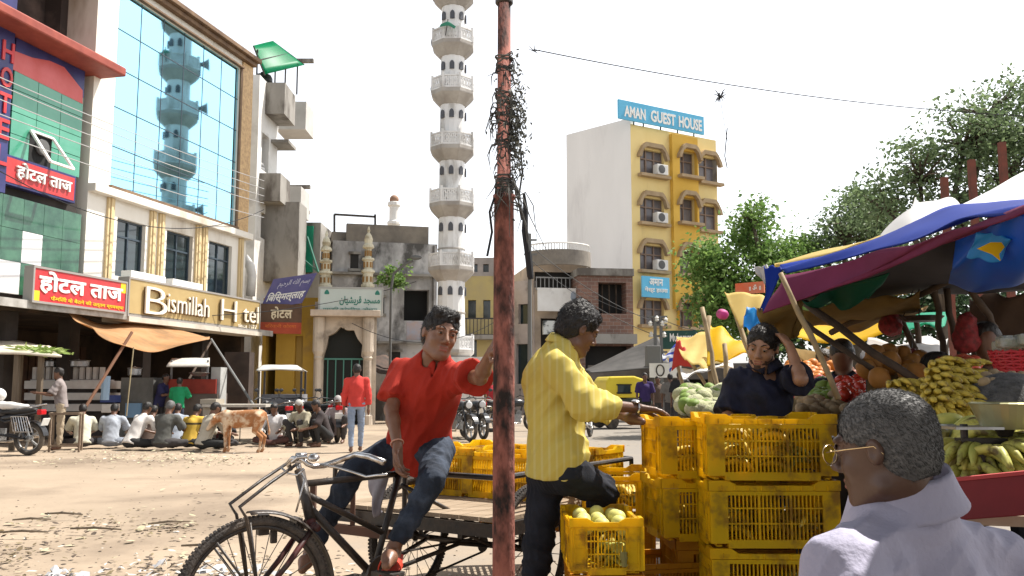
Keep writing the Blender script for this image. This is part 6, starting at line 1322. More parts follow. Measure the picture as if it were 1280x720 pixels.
patch('tarpaulin', t_cream, [[(968, 330, 5.3), (1040, 312, 5.1), (1100, 294, 5.0), (1150, 262, 5.3)], [(972, 333, 4.95), (1048, 312.5, 4.75), (1098, 298.5, 4.6), (1140, 284, 4.6)]], 'cream sheet edge lying along the top of the blue tarpaulin', 'tarpaulin', nu=24, nv=4, wr=.012, seed=3)
patch('tarpaulin', t_white, [[(1200, 256, 6.6), (1240, 236, 6.4), (1290, 212, 6.2), (1340, 190, 6)], [(1205, 262, 5.0), (1240, 258, 4.8), (1290, 254, 4.6), (1340, 240, 4.5)]], 'big plain white sheet sloping up behind the blue tarpaulin', 'tarpaulin', nu=16, nv=8, wr=.015, seed=5)
patch('tarpaulin', t_blue, [[(955, 334, 4.86), (966, 332, 4.84), (978, 336, 4.8)], [(958, 360, 4.82), (964, 358, 4.8), (969, 356, 4.78)], [(950, 386, 4.8), (954, 389, 4.78), (957, 388, 4.76)]], 'blue corner flap hanging at the left tip of the market roof', 'tarpaulin', nu=8, nv=14, wr=.012, seed=9)
patch('tarpaulin', t_grey, [[(943, 328, 4.95), (955, 334, 4.9), (968, 338, 4.85)], [(948, 342, 4.92), (956, 348, 4.9), (964, 350, 4.86)], [(955, 354, 4.9), (958, 356, 4.9), (962, 357, 4.88)]], 'small pale knotted cloth at the left tip of the market roof', 'cloth', nu=10, nv=10, wr=.02, seed=10)
patch('tarpaulin', t_green, [[(1003, 374, 4.75), (1050, 358, 4.6), (1112, 340, 4.3)], [(1030, 379, 4.8), (1065, 376, 4.7), (1100, 360, 4.5)], [(1040, 382, 4.8), (1062, 381, 4.75), (1085, 372, 4.6)]], 'dark green cloth hanging below the purple one', 'tarpaulin', nu=20, nv=8, wr=.02, seed=14)
patch('tarpaulin', t_yel, [[(1070, 364, 6.8), (1100, 350, 6.7), (1150, 342, 6.6)], [(1060, 376, 6.2), (1100, 371, 6.1), (1150, 364, 6.0)]], 'sunlit yellow sheet glowing behind the dark roof', 'tarpaulin', nu=10, nv=4)
patch('tarpaulin', t_ochre, [[(1000, 383, 5.4), (1060, 378, 5.3), (1110, 370, 5.2), (1150, 362, 5.0)], [(1010, 402, 5.6), (1060, 399, 5.5), (1110, 391, 5.4), (1150, 382, 5.2)], [(998, 410, 6.4), (1060, 410, 6.4), (1110, 400, 6.4), (1160, 388, 6.2)]], 'sagging ochre sacking strung under the market roof', 'tarpaulin', nu=26, nv=10, wr=.03, seed=15)
patch('tarpaulin', t_yel, [[(975, 404, 8.4), (1050, 398, 8.2), (1118, 386, 8)], [(990, 426, 7.4), (1060, 428, 7.3), (1120, 410, 7.2)]], 'yellow plastic sheet over the middle vegetable stall', 'tarpaulin', nu=14, nv=5, wr=.03, seed=16)
patch('tarpaulin', t_mint, [[(1120, 398, 7.8), (1150, 392, 7.7), (1185, 392, 7.6)], [(1108, 418, 7.2), (1150, 408, 7.1), (1180, 408, 7.0)]], 'mint green sheet beside the yellow plastic one', 'tarpaulin', nu=12, nv=5, wr=.03, seed=17)
patch('tarpaulin', t_ochre, [[(950, 385, 4.95), (975, 378, 4.9), (1000, 376, 4.9)], [(955, 402, 5.0), (978, 404, 5.0), (1000, 400, 5.0)], [(962, 415, 5.1), (980, 418, 5.1), (995, 412, 5.1)]], 'brown sack bulging below the left tip of the market roof', 'sack', nu=12, nv=10, wr=.03, seed=18, solid=.05)
patch('tarpaulin', t_grey, [[(1085, 425, 6.6), (1120, 415, 6.5), (1160, 418, 6.4), (1185, 425, 6.3)], [(1075, 440, 6.3), (1120, 434, 6.2), (1160, 438, 6.0), (1180, 445, 5.9)], [(1080, 458, 6.0), (1120, 455, 5.8), (1160, 458, 5.7), (1175, 460, 5.6)]], 'crumpled grey plastic heaped behind the fruit', 'sheet', nu=34, nv=20, wr=.07, seed=19)
patch('tarpaulin', mat('brown_backdrop', (.10, .065, .045), (.07, .045, .035), rough=.9, scale=3), [[(1212, 370, 5.6), (1250, 368, 5.4), (1310, 362, 5.2)], [(1212, 410, 5.6), (1250, 412, 5.4), (1310, 412, 5.2)], [(1215, 450, 5.6), (1250, 452, 5.4), (1310, 452, 5.2)]], 'brown curtain sheet added to darken the back of the right hand stall', 'backdrop', nu=20, nv=10, wr=.03, seed=20)  # hung sheet added to give the stall a dark background
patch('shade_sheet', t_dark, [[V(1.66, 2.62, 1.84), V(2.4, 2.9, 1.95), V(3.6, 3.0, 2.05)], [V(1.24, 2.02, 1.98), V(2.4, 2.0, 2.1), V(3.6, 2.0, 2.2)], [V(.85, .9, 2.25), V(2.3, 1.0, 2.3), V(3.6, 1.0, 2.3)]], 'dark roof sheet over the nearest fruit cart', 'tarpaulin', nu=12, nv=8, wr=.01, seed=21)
patch('shade_sheet', t_dark, [[V(-1.6, .5, 2.45), V(1.0, .6, 2.4), V(3.8, .8, 2.35)], [V(-1.6, -1.5, 2.5), V(1.0, -1.5, 2.4), V(3.8, -1.5, 2.4)], [V(-1.6, -4, 2.2), V(1.0, -4, 2.2), V(3.8, -4, 2.2)]], 'unseen dark sheet added behind the camera to block sky light', 'tarpaulin', nu=12, nv=8, wr=.03, seed=33)  # added out of view to cut sky light on the foreground
# tarps of the stalls further left
patch('tarpaulin', t_yel, [[(884, 402, 8.2), (905, 412, 8.1), (936, 430, 8.0)], [(884, 428, 8.0), (906, 436, 7.9), (938, 436, 7.9)], [(884, 456, 7.8), (902, 452, 7.8), (936, 442, 7.8)]], 'bright yellow flap tied to a leaning bamboo', 'tarpaulin', nu=14, nv=10, wr=.03, seed=22)
patch('tarpaulin', t_cream, [[(846, 420, 9.2), (870, 417, 9.1), (894, 414, 9.0)], [(850, 436, 8.7), (872, 442, 8.6), (892, 444, 8.5)], [(856, 450, 8.3), (874, 460, 8.2), (890, 456, 8.2)]], 'cream and yellow sheet sagging over the left stall', 'tarpaulin', nu=16, nv=10, wr=.03, seed=23)
patch('tarpaulin', t_red, [[(846, 424, 8.9), (852, 430, 8.8), (860, 440, 8.7)], [(842, 444, 8.8), (850, 446, 8.7), (862, 448, 8.6)], [(840, 462, 8.8), (848, 458, 8.7), (866, 456, 8.5)]], 'red cloth corner hanging at the left stall', 'tarpaulin', nu=10, nv=10, wr=.03, seed=24)
patch('tarpaulin', band_mat('striped_tarp', (.7, .72, .78), (.05, .1, .5), 4.0, 'DIAGONAL', .55, transl=.3), [[(828, 442, 9.0), (838, 438, 9), (848, 425, 8.95)], [(834, 450, 8.9), (842, 448, 8.85), (850, 438, 8.85)], [(838, 462, 8.85), (842, 458, 8.8), (848, 450, 8.8)]], 'blue and white striped tarpaulin tip left of the red cloth', 'tarpaulin', nu=10, nv=8, wr=.03, seed=25)
patch('tarpaulin', t_cream, [[(906, 364, 7.2), (930, 367, 7.1), (956, 370, 7.0)], [(916, 386, 7.0), (936, 392, 6.9), (954, 390, 6.8)], [(926, 408, 6.8), (938, 416, 6.7), (950, 412, 6.7)]], 'cream cloth hung between bamboo poles left of the big roof', 'tarpaulin', nu=12, nv=10, wr=.03, seed=26)
patch('tarpaulin', t_light, [[(934, 380, 6.6), (942, 384, 6.6), (950, 388, 6.5)], [(930, 398, 6.6), (940, 402, 6.5), (950, 400, 6.5)], [(930, 405, 6.6), (942, 412, 6.5), (952, 406, 6.4)]], 'pale blue plastic hanging beside the cream cloth', 'tarpaulin', nu=10, nv=10, wr=.03, seed=27)
patch('tarpaulin', t_white, [[(850, 462, 8.4), (880, 456, 8.4), (915, 452, 8.4)], [(856, 472, 7.8), (884, 466, 7.8), (918, 460, 7.8)]], 'white plastic awning low on the left stall', 'tarpaulin', nu=12, nv=5, wr=.03, seed=28)
patch('tarpaulin', t_ochre, [[(985, 430, 8.6), (1020, 436, 8.5), (1060, 432, 8.4)], [(985, 445, 8.4), (1020, 455, 8.3), (1060, 446, 8.2)]], 'tan sacking strip behind the man in the dark shirt', 'tarpaulin', nu=12, nv=4, wr=.03, seed=29)
pb = thing('bag', 'bright pink bundle tied high on a bamboo at the left stall', 'bag', P(906, 410, 7.6)); S = Sdf(); c = P(903, 393, 7.6); S.ell(c, (.045, .045, .05), None, .03); S.disp = lambda X, Y, Z: .02 * nz(X, Y, Z, 50, 3); sdf_build(S, 'bundle', mat('pink_bag', (.62, .05, .30), (.3, .08, .12), rough=.6, scale=6), pb, .012)
hs = thing('stall_sign', 'orange and white printed banner behind the cream cloth', 'sign', P(937, 366, 8.5)); pq = Plane(919, 8.6, 955, 8.4); a, b, c, d = hrect(pq, 919, 353, 955, 367); mb = MB(); pq.box(mb, a, b, c, d, -.02, 0); mb.build('panel', simple('orange_banner', (.62, .12, .05), (.55, .2, .12), scale=5), hs)
text('॥ ॐ ॥', 'letters', white_l, hs, pq.pt(a + (b - a) * .5, c + (d - c) * .25, .001), pq.u, pq.z, w=(b - a) * .4, h=(d - c) * .5, depth=.006)
# poles
def stick(label, pts, r, m, nm='bamboo_pole'):
    q = [P(*p) for p in pts]; mb = MB(); n = len(q)
    if n == 2: q = [q[0].lerp(q[1], k / 6) + Vector((random.gauss(0, r * .3), 0, random.gauss(0, r * .3))) for k in range(7)]
    mb.tube(q, [r * random.uniform(.9, 1.12) for _ in q], 7); return solo(mb, nm, m, label, 'pole', smooth=True)
stick('pale bamboo leaning from the roof tip down beside the man in the dark shirt', [(976, 342, 4.5), (1050, 500, 4.3)], .014, bamboo)
stick('dark pole slanting under the market roof toward the fruit', [(1000, 376, 5.2), (1148, 478, 4.6)], .022, dark_pole, 'timber_pole')
stick('second dark pole slanting lower across the vegetable stall', [(985, 388, 5.3), (1090, 462, 4.9)], .016, dark_pole, 'timber_pole')
stick('dark rafter rising to the right under the ochre sacking', [(1040, 415, 5.9), (1190, 350, 5.0)], .02, dark_pole, 'timber_pole')
for x0, y0, x1, y1, Y, l in ((1168, 352, 1182, 462, 5.2, 'dark upright timber left of the red net bags'), (1183, 358, 1200, 455, 5.3, 'dark upright timber right of the red net bags'), (1213, 362, 1245, 412, 5.0, 'dark diagonal timber in front of the brown curtain'), (1120, 385, 1150, 455, 5.6, 'grey slanting pole in front of the crumpled plastic'), (1145, 398, 1150, 470, 6.2, 'thin upright pole behind the weighing scale')): stick(l, [(x0, y0, Y), (x1, y1, Y)], .02, dark_pole, 'timber_pole')
stick('light bamboo upright holding the yellow flap', [(878, 385, 7.9), (900, 500, 7.6)], .02, bamboo); stick('light bamboo crossing the yellow flap', [(886, 395, 8.0), (888, 520, 7.8)], .022, bamboo)
stick('bamboo leaning beside the pink bundle', [(912, 372, 7.4), (942, 455, 7.0)], .02, bamboo); stick('bamboo strut below the red cloth', [(862, 450, 8.4), (905, 520, 7.8)], .016, bamboo)
stick('thin bamboo prop of the striped tarpaulin', [(846, 450, 8.8), (870, 540, 8.2)], .018, bamboo); stick('bamboo upright by the green heap', [(905, 430, 7.4), (912, 540, 7.2)], .02, bamboo)
rust_b = mat('rust_brown', (.2, .06, .04), (.12, .05, .035), rough=.8, scale=6)
for x, y0, y1 in ((1180, 222, 262), (1214, 200, 262), (1252, 178, 250)): mb = MB(); a = P(x, y0, 11); mb.beam((a.x, 11, 0), a, .075); solo(mb, 'iron_post', rust_b, {1180: 'shortest of the three rust brown posts rising over the white sheet', 1214: 'middle one of the three rust brown posts over the white sheet', 1252: 'tallest of the three rust brown posts over the white sheet'}[x], 'post')
# ---------------------------------------------------------------- nearest fruit cart
red_b = mat('red_board', (.20, .018, .022), (.12, .012, .015), rough=.5, scale=3); sack_g = mat('grey_net_sack', (.13, .125, .12), (.06, .058, .056), rough=.95, scale=30, bump=.8, bscale=90)
cart = thing('fruit_cart', 'nearest fruit cart with a dark red front board at the right edge', 'cart', (2.0, 3.0, 0))
zc = .955; A0, A1 = P(1172, 603, 2.62), P(1345, 586, 2.42)
mb = MB(); mb.beam(A0 + Vector((0, 0, -.055)), A1 + Vector((0, 0, -.055)), .03, .11); mb.build('front_board', red_b, cart, bevel=.004)
mb = MB(); mb.beam(A0 + Vector((0, -.003, .004)), A1 + Vector((0, -.003, .004)), .034, .010); mb.build('board_edge', simple('board_edge_red', (.42, .06, .06)), cart)
mb = MB(); vs = [(A0.x, A0.y + .016, A0.z - .09), (A1.x + .5, A1.y + .0, A0.z - .09), (3.6, 4.6, A0.z - .05), (1.62, 4.6, A0.z - .05)]; mb.add([Vector(q) for q in vs] + [Vector(q) - Vector((0, 0, .03)) for q in vs], [(0, 1, 2, 3), (7, 6, 5, 4), (0, 4, 5, 1), (1, 5, 6, 2), (2, 6, 7, 3), (3, 7, 4, 0)]); mb.build('deck', planks, cart)
mb = MB(); mb.beam((A0.x + .02, A0.y + .02, A0.z - .08), (1.64, 4.6, A0.z - .06), .03, .12); mb.build('side_board', red_b, cart)
for x, y in ((1.4, 2.75), (3.0, 2.7), (1.75, 4.4), (3.4, 4.4)): mb = MB(); mb.beam((x, y, 0), (x, y, A0.z - .12), .05); mb.build('leg', dark_pole, cart)
zd = A0.z - .05
rf = random.Random(21)
def fbunch(px, py, Y, rot, label, src, s=1.25): put_bunch(src, P(px, py, Y), rot, label, s)
for px, py, Y, rz, l in ((1188, 590, 2.98, .5, 0), (1212, 594, 2.92, -.3, 1), (1236, 590, 2.92, .9, 2), (1262, 592, 2.9, -.6, 3), (1284, 588, 2.88, .3, 4), (1196, 574, 3.06, 1.2, 5), (1256, 572, 2.98, .2, 7), (1276, 570, 3.0, -.9, 8), (1188, 560, 3.16, 1.4, 10), (1200, 586, 2.84, .9, 11), (1226, 580, 2.9, -1.1, 12), (1272, 582, 2.84, 1.0, 13), (1246, 586, 2.84, .3, 14), (1290, 560, 3.1, -.5, 15)):
    fbunch(px, py, Y, (rf.uniform(-.3, .2), rf.uniform(-.3, .3), rz), 'greenish bananas lying on the nearest cart behind the red board', BG, .95)
for i in range(6):
    for j in range(3): fbunch(1166 + j * 16 + (i % 2) * 4, 524 - i * 10 + j * 2, 3.5 + i * .05, (-.35 + rf.uniform(-.1, .1), rf.uniform(-.15, .15), rf.uniform(-.15, .35)), 'yellow bananas stacked in the tall pile behind the grey haired man', BY, .72)
for j in range(3): fbunch(1116 + j * 13, 496 + (j % 2) * 8, 3.9, (-.2, 0, rf.uniform(-.3, .3)), 'yellow bananas in the low row left of the tall pile', BY, .72)
sc_ = thing('weighing_scale', 'black weighing scale carrying a shallow brassy pan on the nearest cart', 'scale', P(1245, 575, 2.95))
mb = MB(); pc = P(1256, 538, 2.86)
mb.lathe([(.055, 0), (.075, .0), (.108, .078), (.113, .080), (.105, .084), (.073, .008), (.05, .006)], 28, pc + Vector((.01, 0, .005))); mb.build('pan', mat('brass_steel', (.42, .40, .22), (.36, .33, .16), rough=.35, scale=4, metal=.55), sc_, smooth=False)
mb = MB(); mb.lathe([(.02, -.02), (.03, .004)], 12, pc); mb.box(pc + Vector((-.0, 0, -.035)), (.30, .05, .022)); mb.box(pc + Vector((0, 0, -.085)), (.26, .16, .03)); 
for s_ in (-1, 1): mb.box(pc + Vector((s_ * .11, 0, -.06)), (.02, .05, .05)); mb.lathe([(.012, -.03), (.012, .02)], 8, pc + Vector((s_ * .13, 0, 0)))
mb.build('beam_base', black_metal, sc_); mb = MB(); mb.box(pc + Vector((-.125, -.02, .01)), (.15, .14, .008)); mb.build('weight_plate', steel, sc_)
t = thing('tray', 'grey metal tray with a green melon beside the tall banana pile', 'tray', P(1194, 545, 3.2)); mb = MB(); c = P(1196, 538, 3.25); mb.box(c, (.17, .2, .05)); mb.build('box', steel, t, bevel=.005); mb = MB(); mb.ell(P(1186, 526, 3.25), (.06, .045, .03)); solo(mb, 'melon', ban_g, 'green melon half lying on the grey tray', 'fruit', smooth=True)
def mound(label, m, c, rx, ry_, h, cat, nm, seed=1, amp=.012, fr=30, par=None):
    t = thing(nm, label, cat, c); S = Sdf(); S.ell(c, (rx, ry_, h), None, .02); S.cut(c, (0, 0, -1)); S.disp = lambda X, Y, Z: amp * nz(X, Y, Z, fr, seed); sdf_build(S, 'sack_cloth' if 'sack' in nm else 'heap', m, t, max(.012, rx / 22)); return t
mound('lumpy grey netted sack behind the brassy pan', sack_g, P(1262, 530, 3.55), .22, .2, .20, 'sack', 'net_sack', 2); mound('second grey netted sack nearer the tall banana pile', sack_g, P(1232, 532, 3.75), .13, .15, .2, 'sack', 'net_sack', 3)
# small fruits
def pile(m, kind, group, label, px0, px1, py0, py1, Y0, Y1, r, n, seed, squash=1.0, cat='fruit', rows=None):
    """round fruit heaped on a slope; each its own object sharing one shape"""
    rr = random.Random(seed); mb = MB(); mb.lathe([(.001, -.9 * r * squash), (.5 * r, -.8 * r * squash), (.95 * r, -.25 * r * squash), (r, .1 * r * squash), (.85 * r, .6 * r * squash), (.4 * r, .88 * r * squash), (.08 * r, .8 * r * squash)], 12)
    first = mb.build(kind, m, smooth=True); me_off = first.location.copy()
    tag(first, label, cat, group); k = 0
    for _ in range(n):
        a = rr.random(); b = rr.random(); q = P(px0 + (px1 - px0) * a, py1 + (py0 - py1) * b, Y0 + (Y1 - Y0) * b) + Vector((0, 0, rr.uniform(-r, r) * .4))
        o = first if k == 0 else first.copy()
        if k: COL.objects.link(o)
        o.location = q; o.rotation_euler = (rr.uniform(-.5, .5), rr.uniform(-.5, .5), rr.uniform(0, 6)); o.scale = (rr.uniform(.8, 1.15),) * 3; k += 1
m_tom = mat('tomato', (.50, .03, .02), (.42, .05, .02), rough=.25, scale=6, spec=.5); m_apple = mat('apple', (.42, .045, .04), (.5, .14, .06), rough=.3, scale=8); m_org = mat('orange_fruit', (.55, .20, .03), (.45, .15, .03), rough=.5, scale=8); m_gr = mat('green_veg', (.12, .2, .03), (.2, .28, .06), rough=.6, scale=8); m_wh = mat('cauliflower', (.5, .48, .33), (.36, .38, .2), rough=.9, scale=20, bump=.6); m_pap = mat('papaya', (.42, .18, .04), (.28, .13, .03), rough=.6, scale=6); m_ons = mat('onion', (.36, .12, .1), (.45, .25, .18), rough=.5, scale=8); m_ptt = mat('potato', (.34, .25, .15), (.27, .19, .1), rough=.8, scale=9)
pile(m_apple, 'apple', 'apples behind the tall banana pile', 'red apple heaped behind the tall yellow banana pile', 1182, 1222, 462, 482, 4.3, 4.7, .042, 34, 1)
pile(m_pap, 'papaya', 'papayas under the dark slanting pole', 'orange brown papaya under the dark slanting pole', 1086, 1146, 456, 486, 4.7, 5.3, .055, 18, 2, 1.2)
pile(m_tom, 'tomato', 'tomatoes on the middle stall', 'ripe tomato heaped on the middle stall', 996, 1030, 484, 508, 5.9, 6.5, .042, 60, 3)
pile(m_tom, 'tomato', 'tomatoes beside the leaning bamboo', 'ripe tomato heaped just right of the leaning bamboo', 1050, 1088, 482, 506, 5.4, 6.0, .04, 60, 4)
pile(m_gr, 'green_vegetable', 'green vegetables on the middle stall', 'round green vegetable on the middle stall between the tomatoes', 1018, 1056, 480, 510, 5.7, 6.4, .045, 46, 5, .9, 'vegetable')
pile(m_org, 'orange', 'oranges at the back of the middle stall', 'orange at the back of the middle stall', 984, 1040, 462, 480, 6.6, 7.2, .045, 50, 6)
pile(m_wh, 'cauliflower', 'cauliflowers on the left stall', 'pale leafy cauliflower heaped on the left stall', 852, 912, 497, 522, 6.3, 7.0, .075, 46, 7, .8, 'vegetable')
pile(m_gr, 'gourd', 'green gourds on the left stall', 'small green gourd among the cauliflowers', 856, 908, 496, 520, 6.3, 7.0, .05, 26, 8, 1.3, 'vegetable')
pile(m_ptt, 'potato', 'potatoes behind the stacked crates', 'potato in the grey brown heap behind the stacked crates', 1000, 1060, 500, 520, 5.2, 5.8, .04, 50, 9, .8, 'vegetable')
pile(m_ons, 'onion', 'onions at the back of the stalls', 'onion on the stall behind the man in the dark shirt', 1010, 1080, 466, 480, 7.0, 7.6, .04, 50, 10, .9, 'vegetable')
pile(m_ptt, 'guava', 'small pale fruits on the netted sack', 'small pale fruit scattered on the grey netted sack', 1228, 1282, 474, 488, 3.5, 3.7, .022, 40, 11)
# benches that carry the heaps
def bench(label, x0, x1, ytop, yb, Y0, Y1, m=t_ochre):
    t = thing('market_stall', label, 'stall', P((x0 + x1) / 2, 485, (Y0 + Y1) / 2)); a, b, c, d = P(x0, ytop, Y0), P(x1, ytop, Y0), P(x1, yb, Y1), P(x0, yb, Y1); mb = MB(); q = [a, b, c, d]; dz = Vector((0, 0, .06)); mb.add(q + [p - dz for p in q], [(0, 1, 2, 3), (7, 6, 5, 4), (0, 4, 5, 1), (1, 5, 6, 2), (2, 6, 7, 3), (3, 7, 4, 0)]); mb.build('top', m, t)
    mb = MB(); mb.add([a - dz, b - dz, Vector((b.x, b.y, 0)), Vector((a.x, a.y, 0))], [(0, 3, 2, 1)]); mb.add([a - dz, d - dz, Vector((d.x, d.y, 0)), Vector((a.x, a.y, 0))], [(0, 1, 2, 3)]); mb.build('skirt', simple('sack_skirt', (.10, .08, .06), (.06, .05, .04), scale=4), t, solid=.02)
bench('sloping middle vegetable stall heaped with tomatoes', 990, 1110, 514, 482, 5.3, 6.7); bench('back stall with oranges and onions', 980, 1100, 484, 466, 6.8, 7.8); bench('left vegetable stall heaped with cauliflowers', 848, 920, 525, 500, 6.2, 7.1); bench('papaya stand under the slanting pole', 1084, 1225, 490, 460, 4.6, 5.4)
bk_ = thing('plastic_basket', 'red woven plastic basket heaped with wrapped packets', 'basket', P(1262, 482, 3.9)); c = P(1280, 474, 4.0)
mb = MB()
for k in range(9):
    z = .012 + k * .0135; R_ = .09 + .03 * k / 8; mb.tube([c + Vector((R_ * math.cos(q * .2618) * 1.15, R_ * math.sin(q * .2618), z + (.003 if (q + k) % 2 else -.003))) for q in range(24)], .007, 5, closed=True)
for k in range(24): a = k * .2618; mb.tube([c + Vector(((.088 + .034 * q) * 1.15 * math.cos(a), (.088 + .034 * q) * math.sin(a), .005 + .125 * q)) for q in (0, 1)], .005, 5)
mb.build('basket_weave', simple('basket_red', (.45, .02, .03), rough=.35), bk_)
foil = mat('clear_wrap', (.4, .4, .36), (.22, .25, .16), rough=.15, scale=12, bump=.5, spec=.8)
for k in range(7): mb = MB(); a = k * .9; mb.box(c + Vector((  .07 * math.cos(a), .06 * math.sin(a), .15 + .012 * (k % 3))), (.11, .08, .05), Matrix.Rotation(a * 1.7, 3, 'Z')); solo(mb, 'packet', foil, 'clear wrapped packet piled in the red basket', 'packet', 'packets in the red basket', bevel=.012)
netm = mat('red_net', (.32, .03, .035), (.12, .02, .02), rough=.6, scale=40, bump=.6)
for px, y0, y1, Y, l in ((1208, 396, 432, 5.0, 'red net bag of fruit hanging near the brown curtain'), (1113, 388, 412, 5.6, 'red net bag hanging under the ochre sacking'), (1140, 440, 462, 5.4, 'red net bag lying behind the papayas')):
    t = thing('net_bag', l, 'bag', P(px, y1, Y)); S = Sdf(); a, b = P(px, y0 + 6, Y), P(px, y1 - 6, Y); S.cone(a, b, .05, .075, .02); S.disp = lambda X, Y_, Z: .01 * np.sin(X * 70) * np.sin(Z * 70) * np.sin(Y_ * 70 + 1); sdf_build(S, 'bag', netm, t, .01); mb = MB(); mb.tube([a, P(px, y0 - 14, Y)], .004, 5); mb.build('string', cable, t)
hsx = thing('hanging_scale', 'black hanging balance pan under the market roof', 'scale', P(1152, 405, 5.4)); mb = MB(); c = P(1152, 403, 5.4); mb.lathe([(.001, 0), (.10, .006), (.13, .035), (.125, .037), (.09, .012)], 20, c); mb.build('pan', black_metal, hsx); mb = MB()
for k in range(3): a = k * 2.094; mb.tube([c + Vector((.13 * math.cos(a), .13 * math.sin(a), .035)), c + Vector((0, 0, .3))], .004, 4)
mb.build('chain', black_metal, hsx)
# vendors
J0 = lambda c, f, h=1.0: None
def vendor(label, px, ytop, Y, face, shirt, skin, sleeve=.45, arm=0, sitz=None):
    q = P(px, ytop, Y); z0 = q.z - .12; f = Vector(face).normalized(); s_ = Vector((f.y, -f.x, 0)).normalized(); X, Yc = q.x, Y
    hd_ = V(X, Yc, z0); nk = hd_ - Vector((0, 0, .17)) - f * .02; pv = nk - Vector((0, 0, .52)) - f * .04
    # s_ is the person's right
    J = dict(head=hd_, neck=nk, pelvis=pv, face=face, shR=nk + s_ * .18 - Vector((0, 0, .045)), shL=nk - s_ * .18 - Vector((0, 0, .045)), elR=nk + s_ * .22 + f * .12 - Vector((0, 0, .28)), elL=nk - s_ * .22 + f * .12 - Vector((0, 0, .28)), wrR=nk + s_ * .14 + f * .34 - Vector((0, 0, .30)), wrL=nk - s_ * .14 + f * .34 - Vector((0, 0, .30)),
        hipR=pv + s_ * .1, hipL=pv - s_ * .1, knR=pv + s_ * .14 + f * .06 - Vector((0, 0, min(.45, pv.z * .5))), knL=pv - s_ * .14 + f * .06 - Vector((0, 0, min(.45, pv.z * .5))), anR=V(pv.x + s_.x * .12, pv.y + s_.y * .12, .08), anL=V(pv.x - s_.x * .12, pv.y - s_.y * .12, .08))
    return person(label, J, skin=skin, shirt=shirt, trousers=jeans_d, sleeve=sleeve, vox=.013, detail=False, fold=.008)
vendor('vendor in a dark blue tee bending over the tomatoes', 1052, 424, 6.1, (-.5, -.8, -.5), navy_sh, skin2)
vendor('shadowed vendor in black behind the red basket at the right edge', 1232, 402, 5.0, (-.3, -.9, -.1), simple('black_tee', (.02, .02, .022), rough=.9), skin2)
vendor('crouching vendor in black behind the apples', 1168, 440, 4.9, (-.2, .9, -.3), simple('black_tee'), skin2)
vendor('vendor in an orange shirt far back by the yellow sheet', 1030, 436, 8.3, (-.3, -.9, -.2), simple('orange_shirt', (.55, .16, .03), (.45, .12, .03), scale=5), skin2)
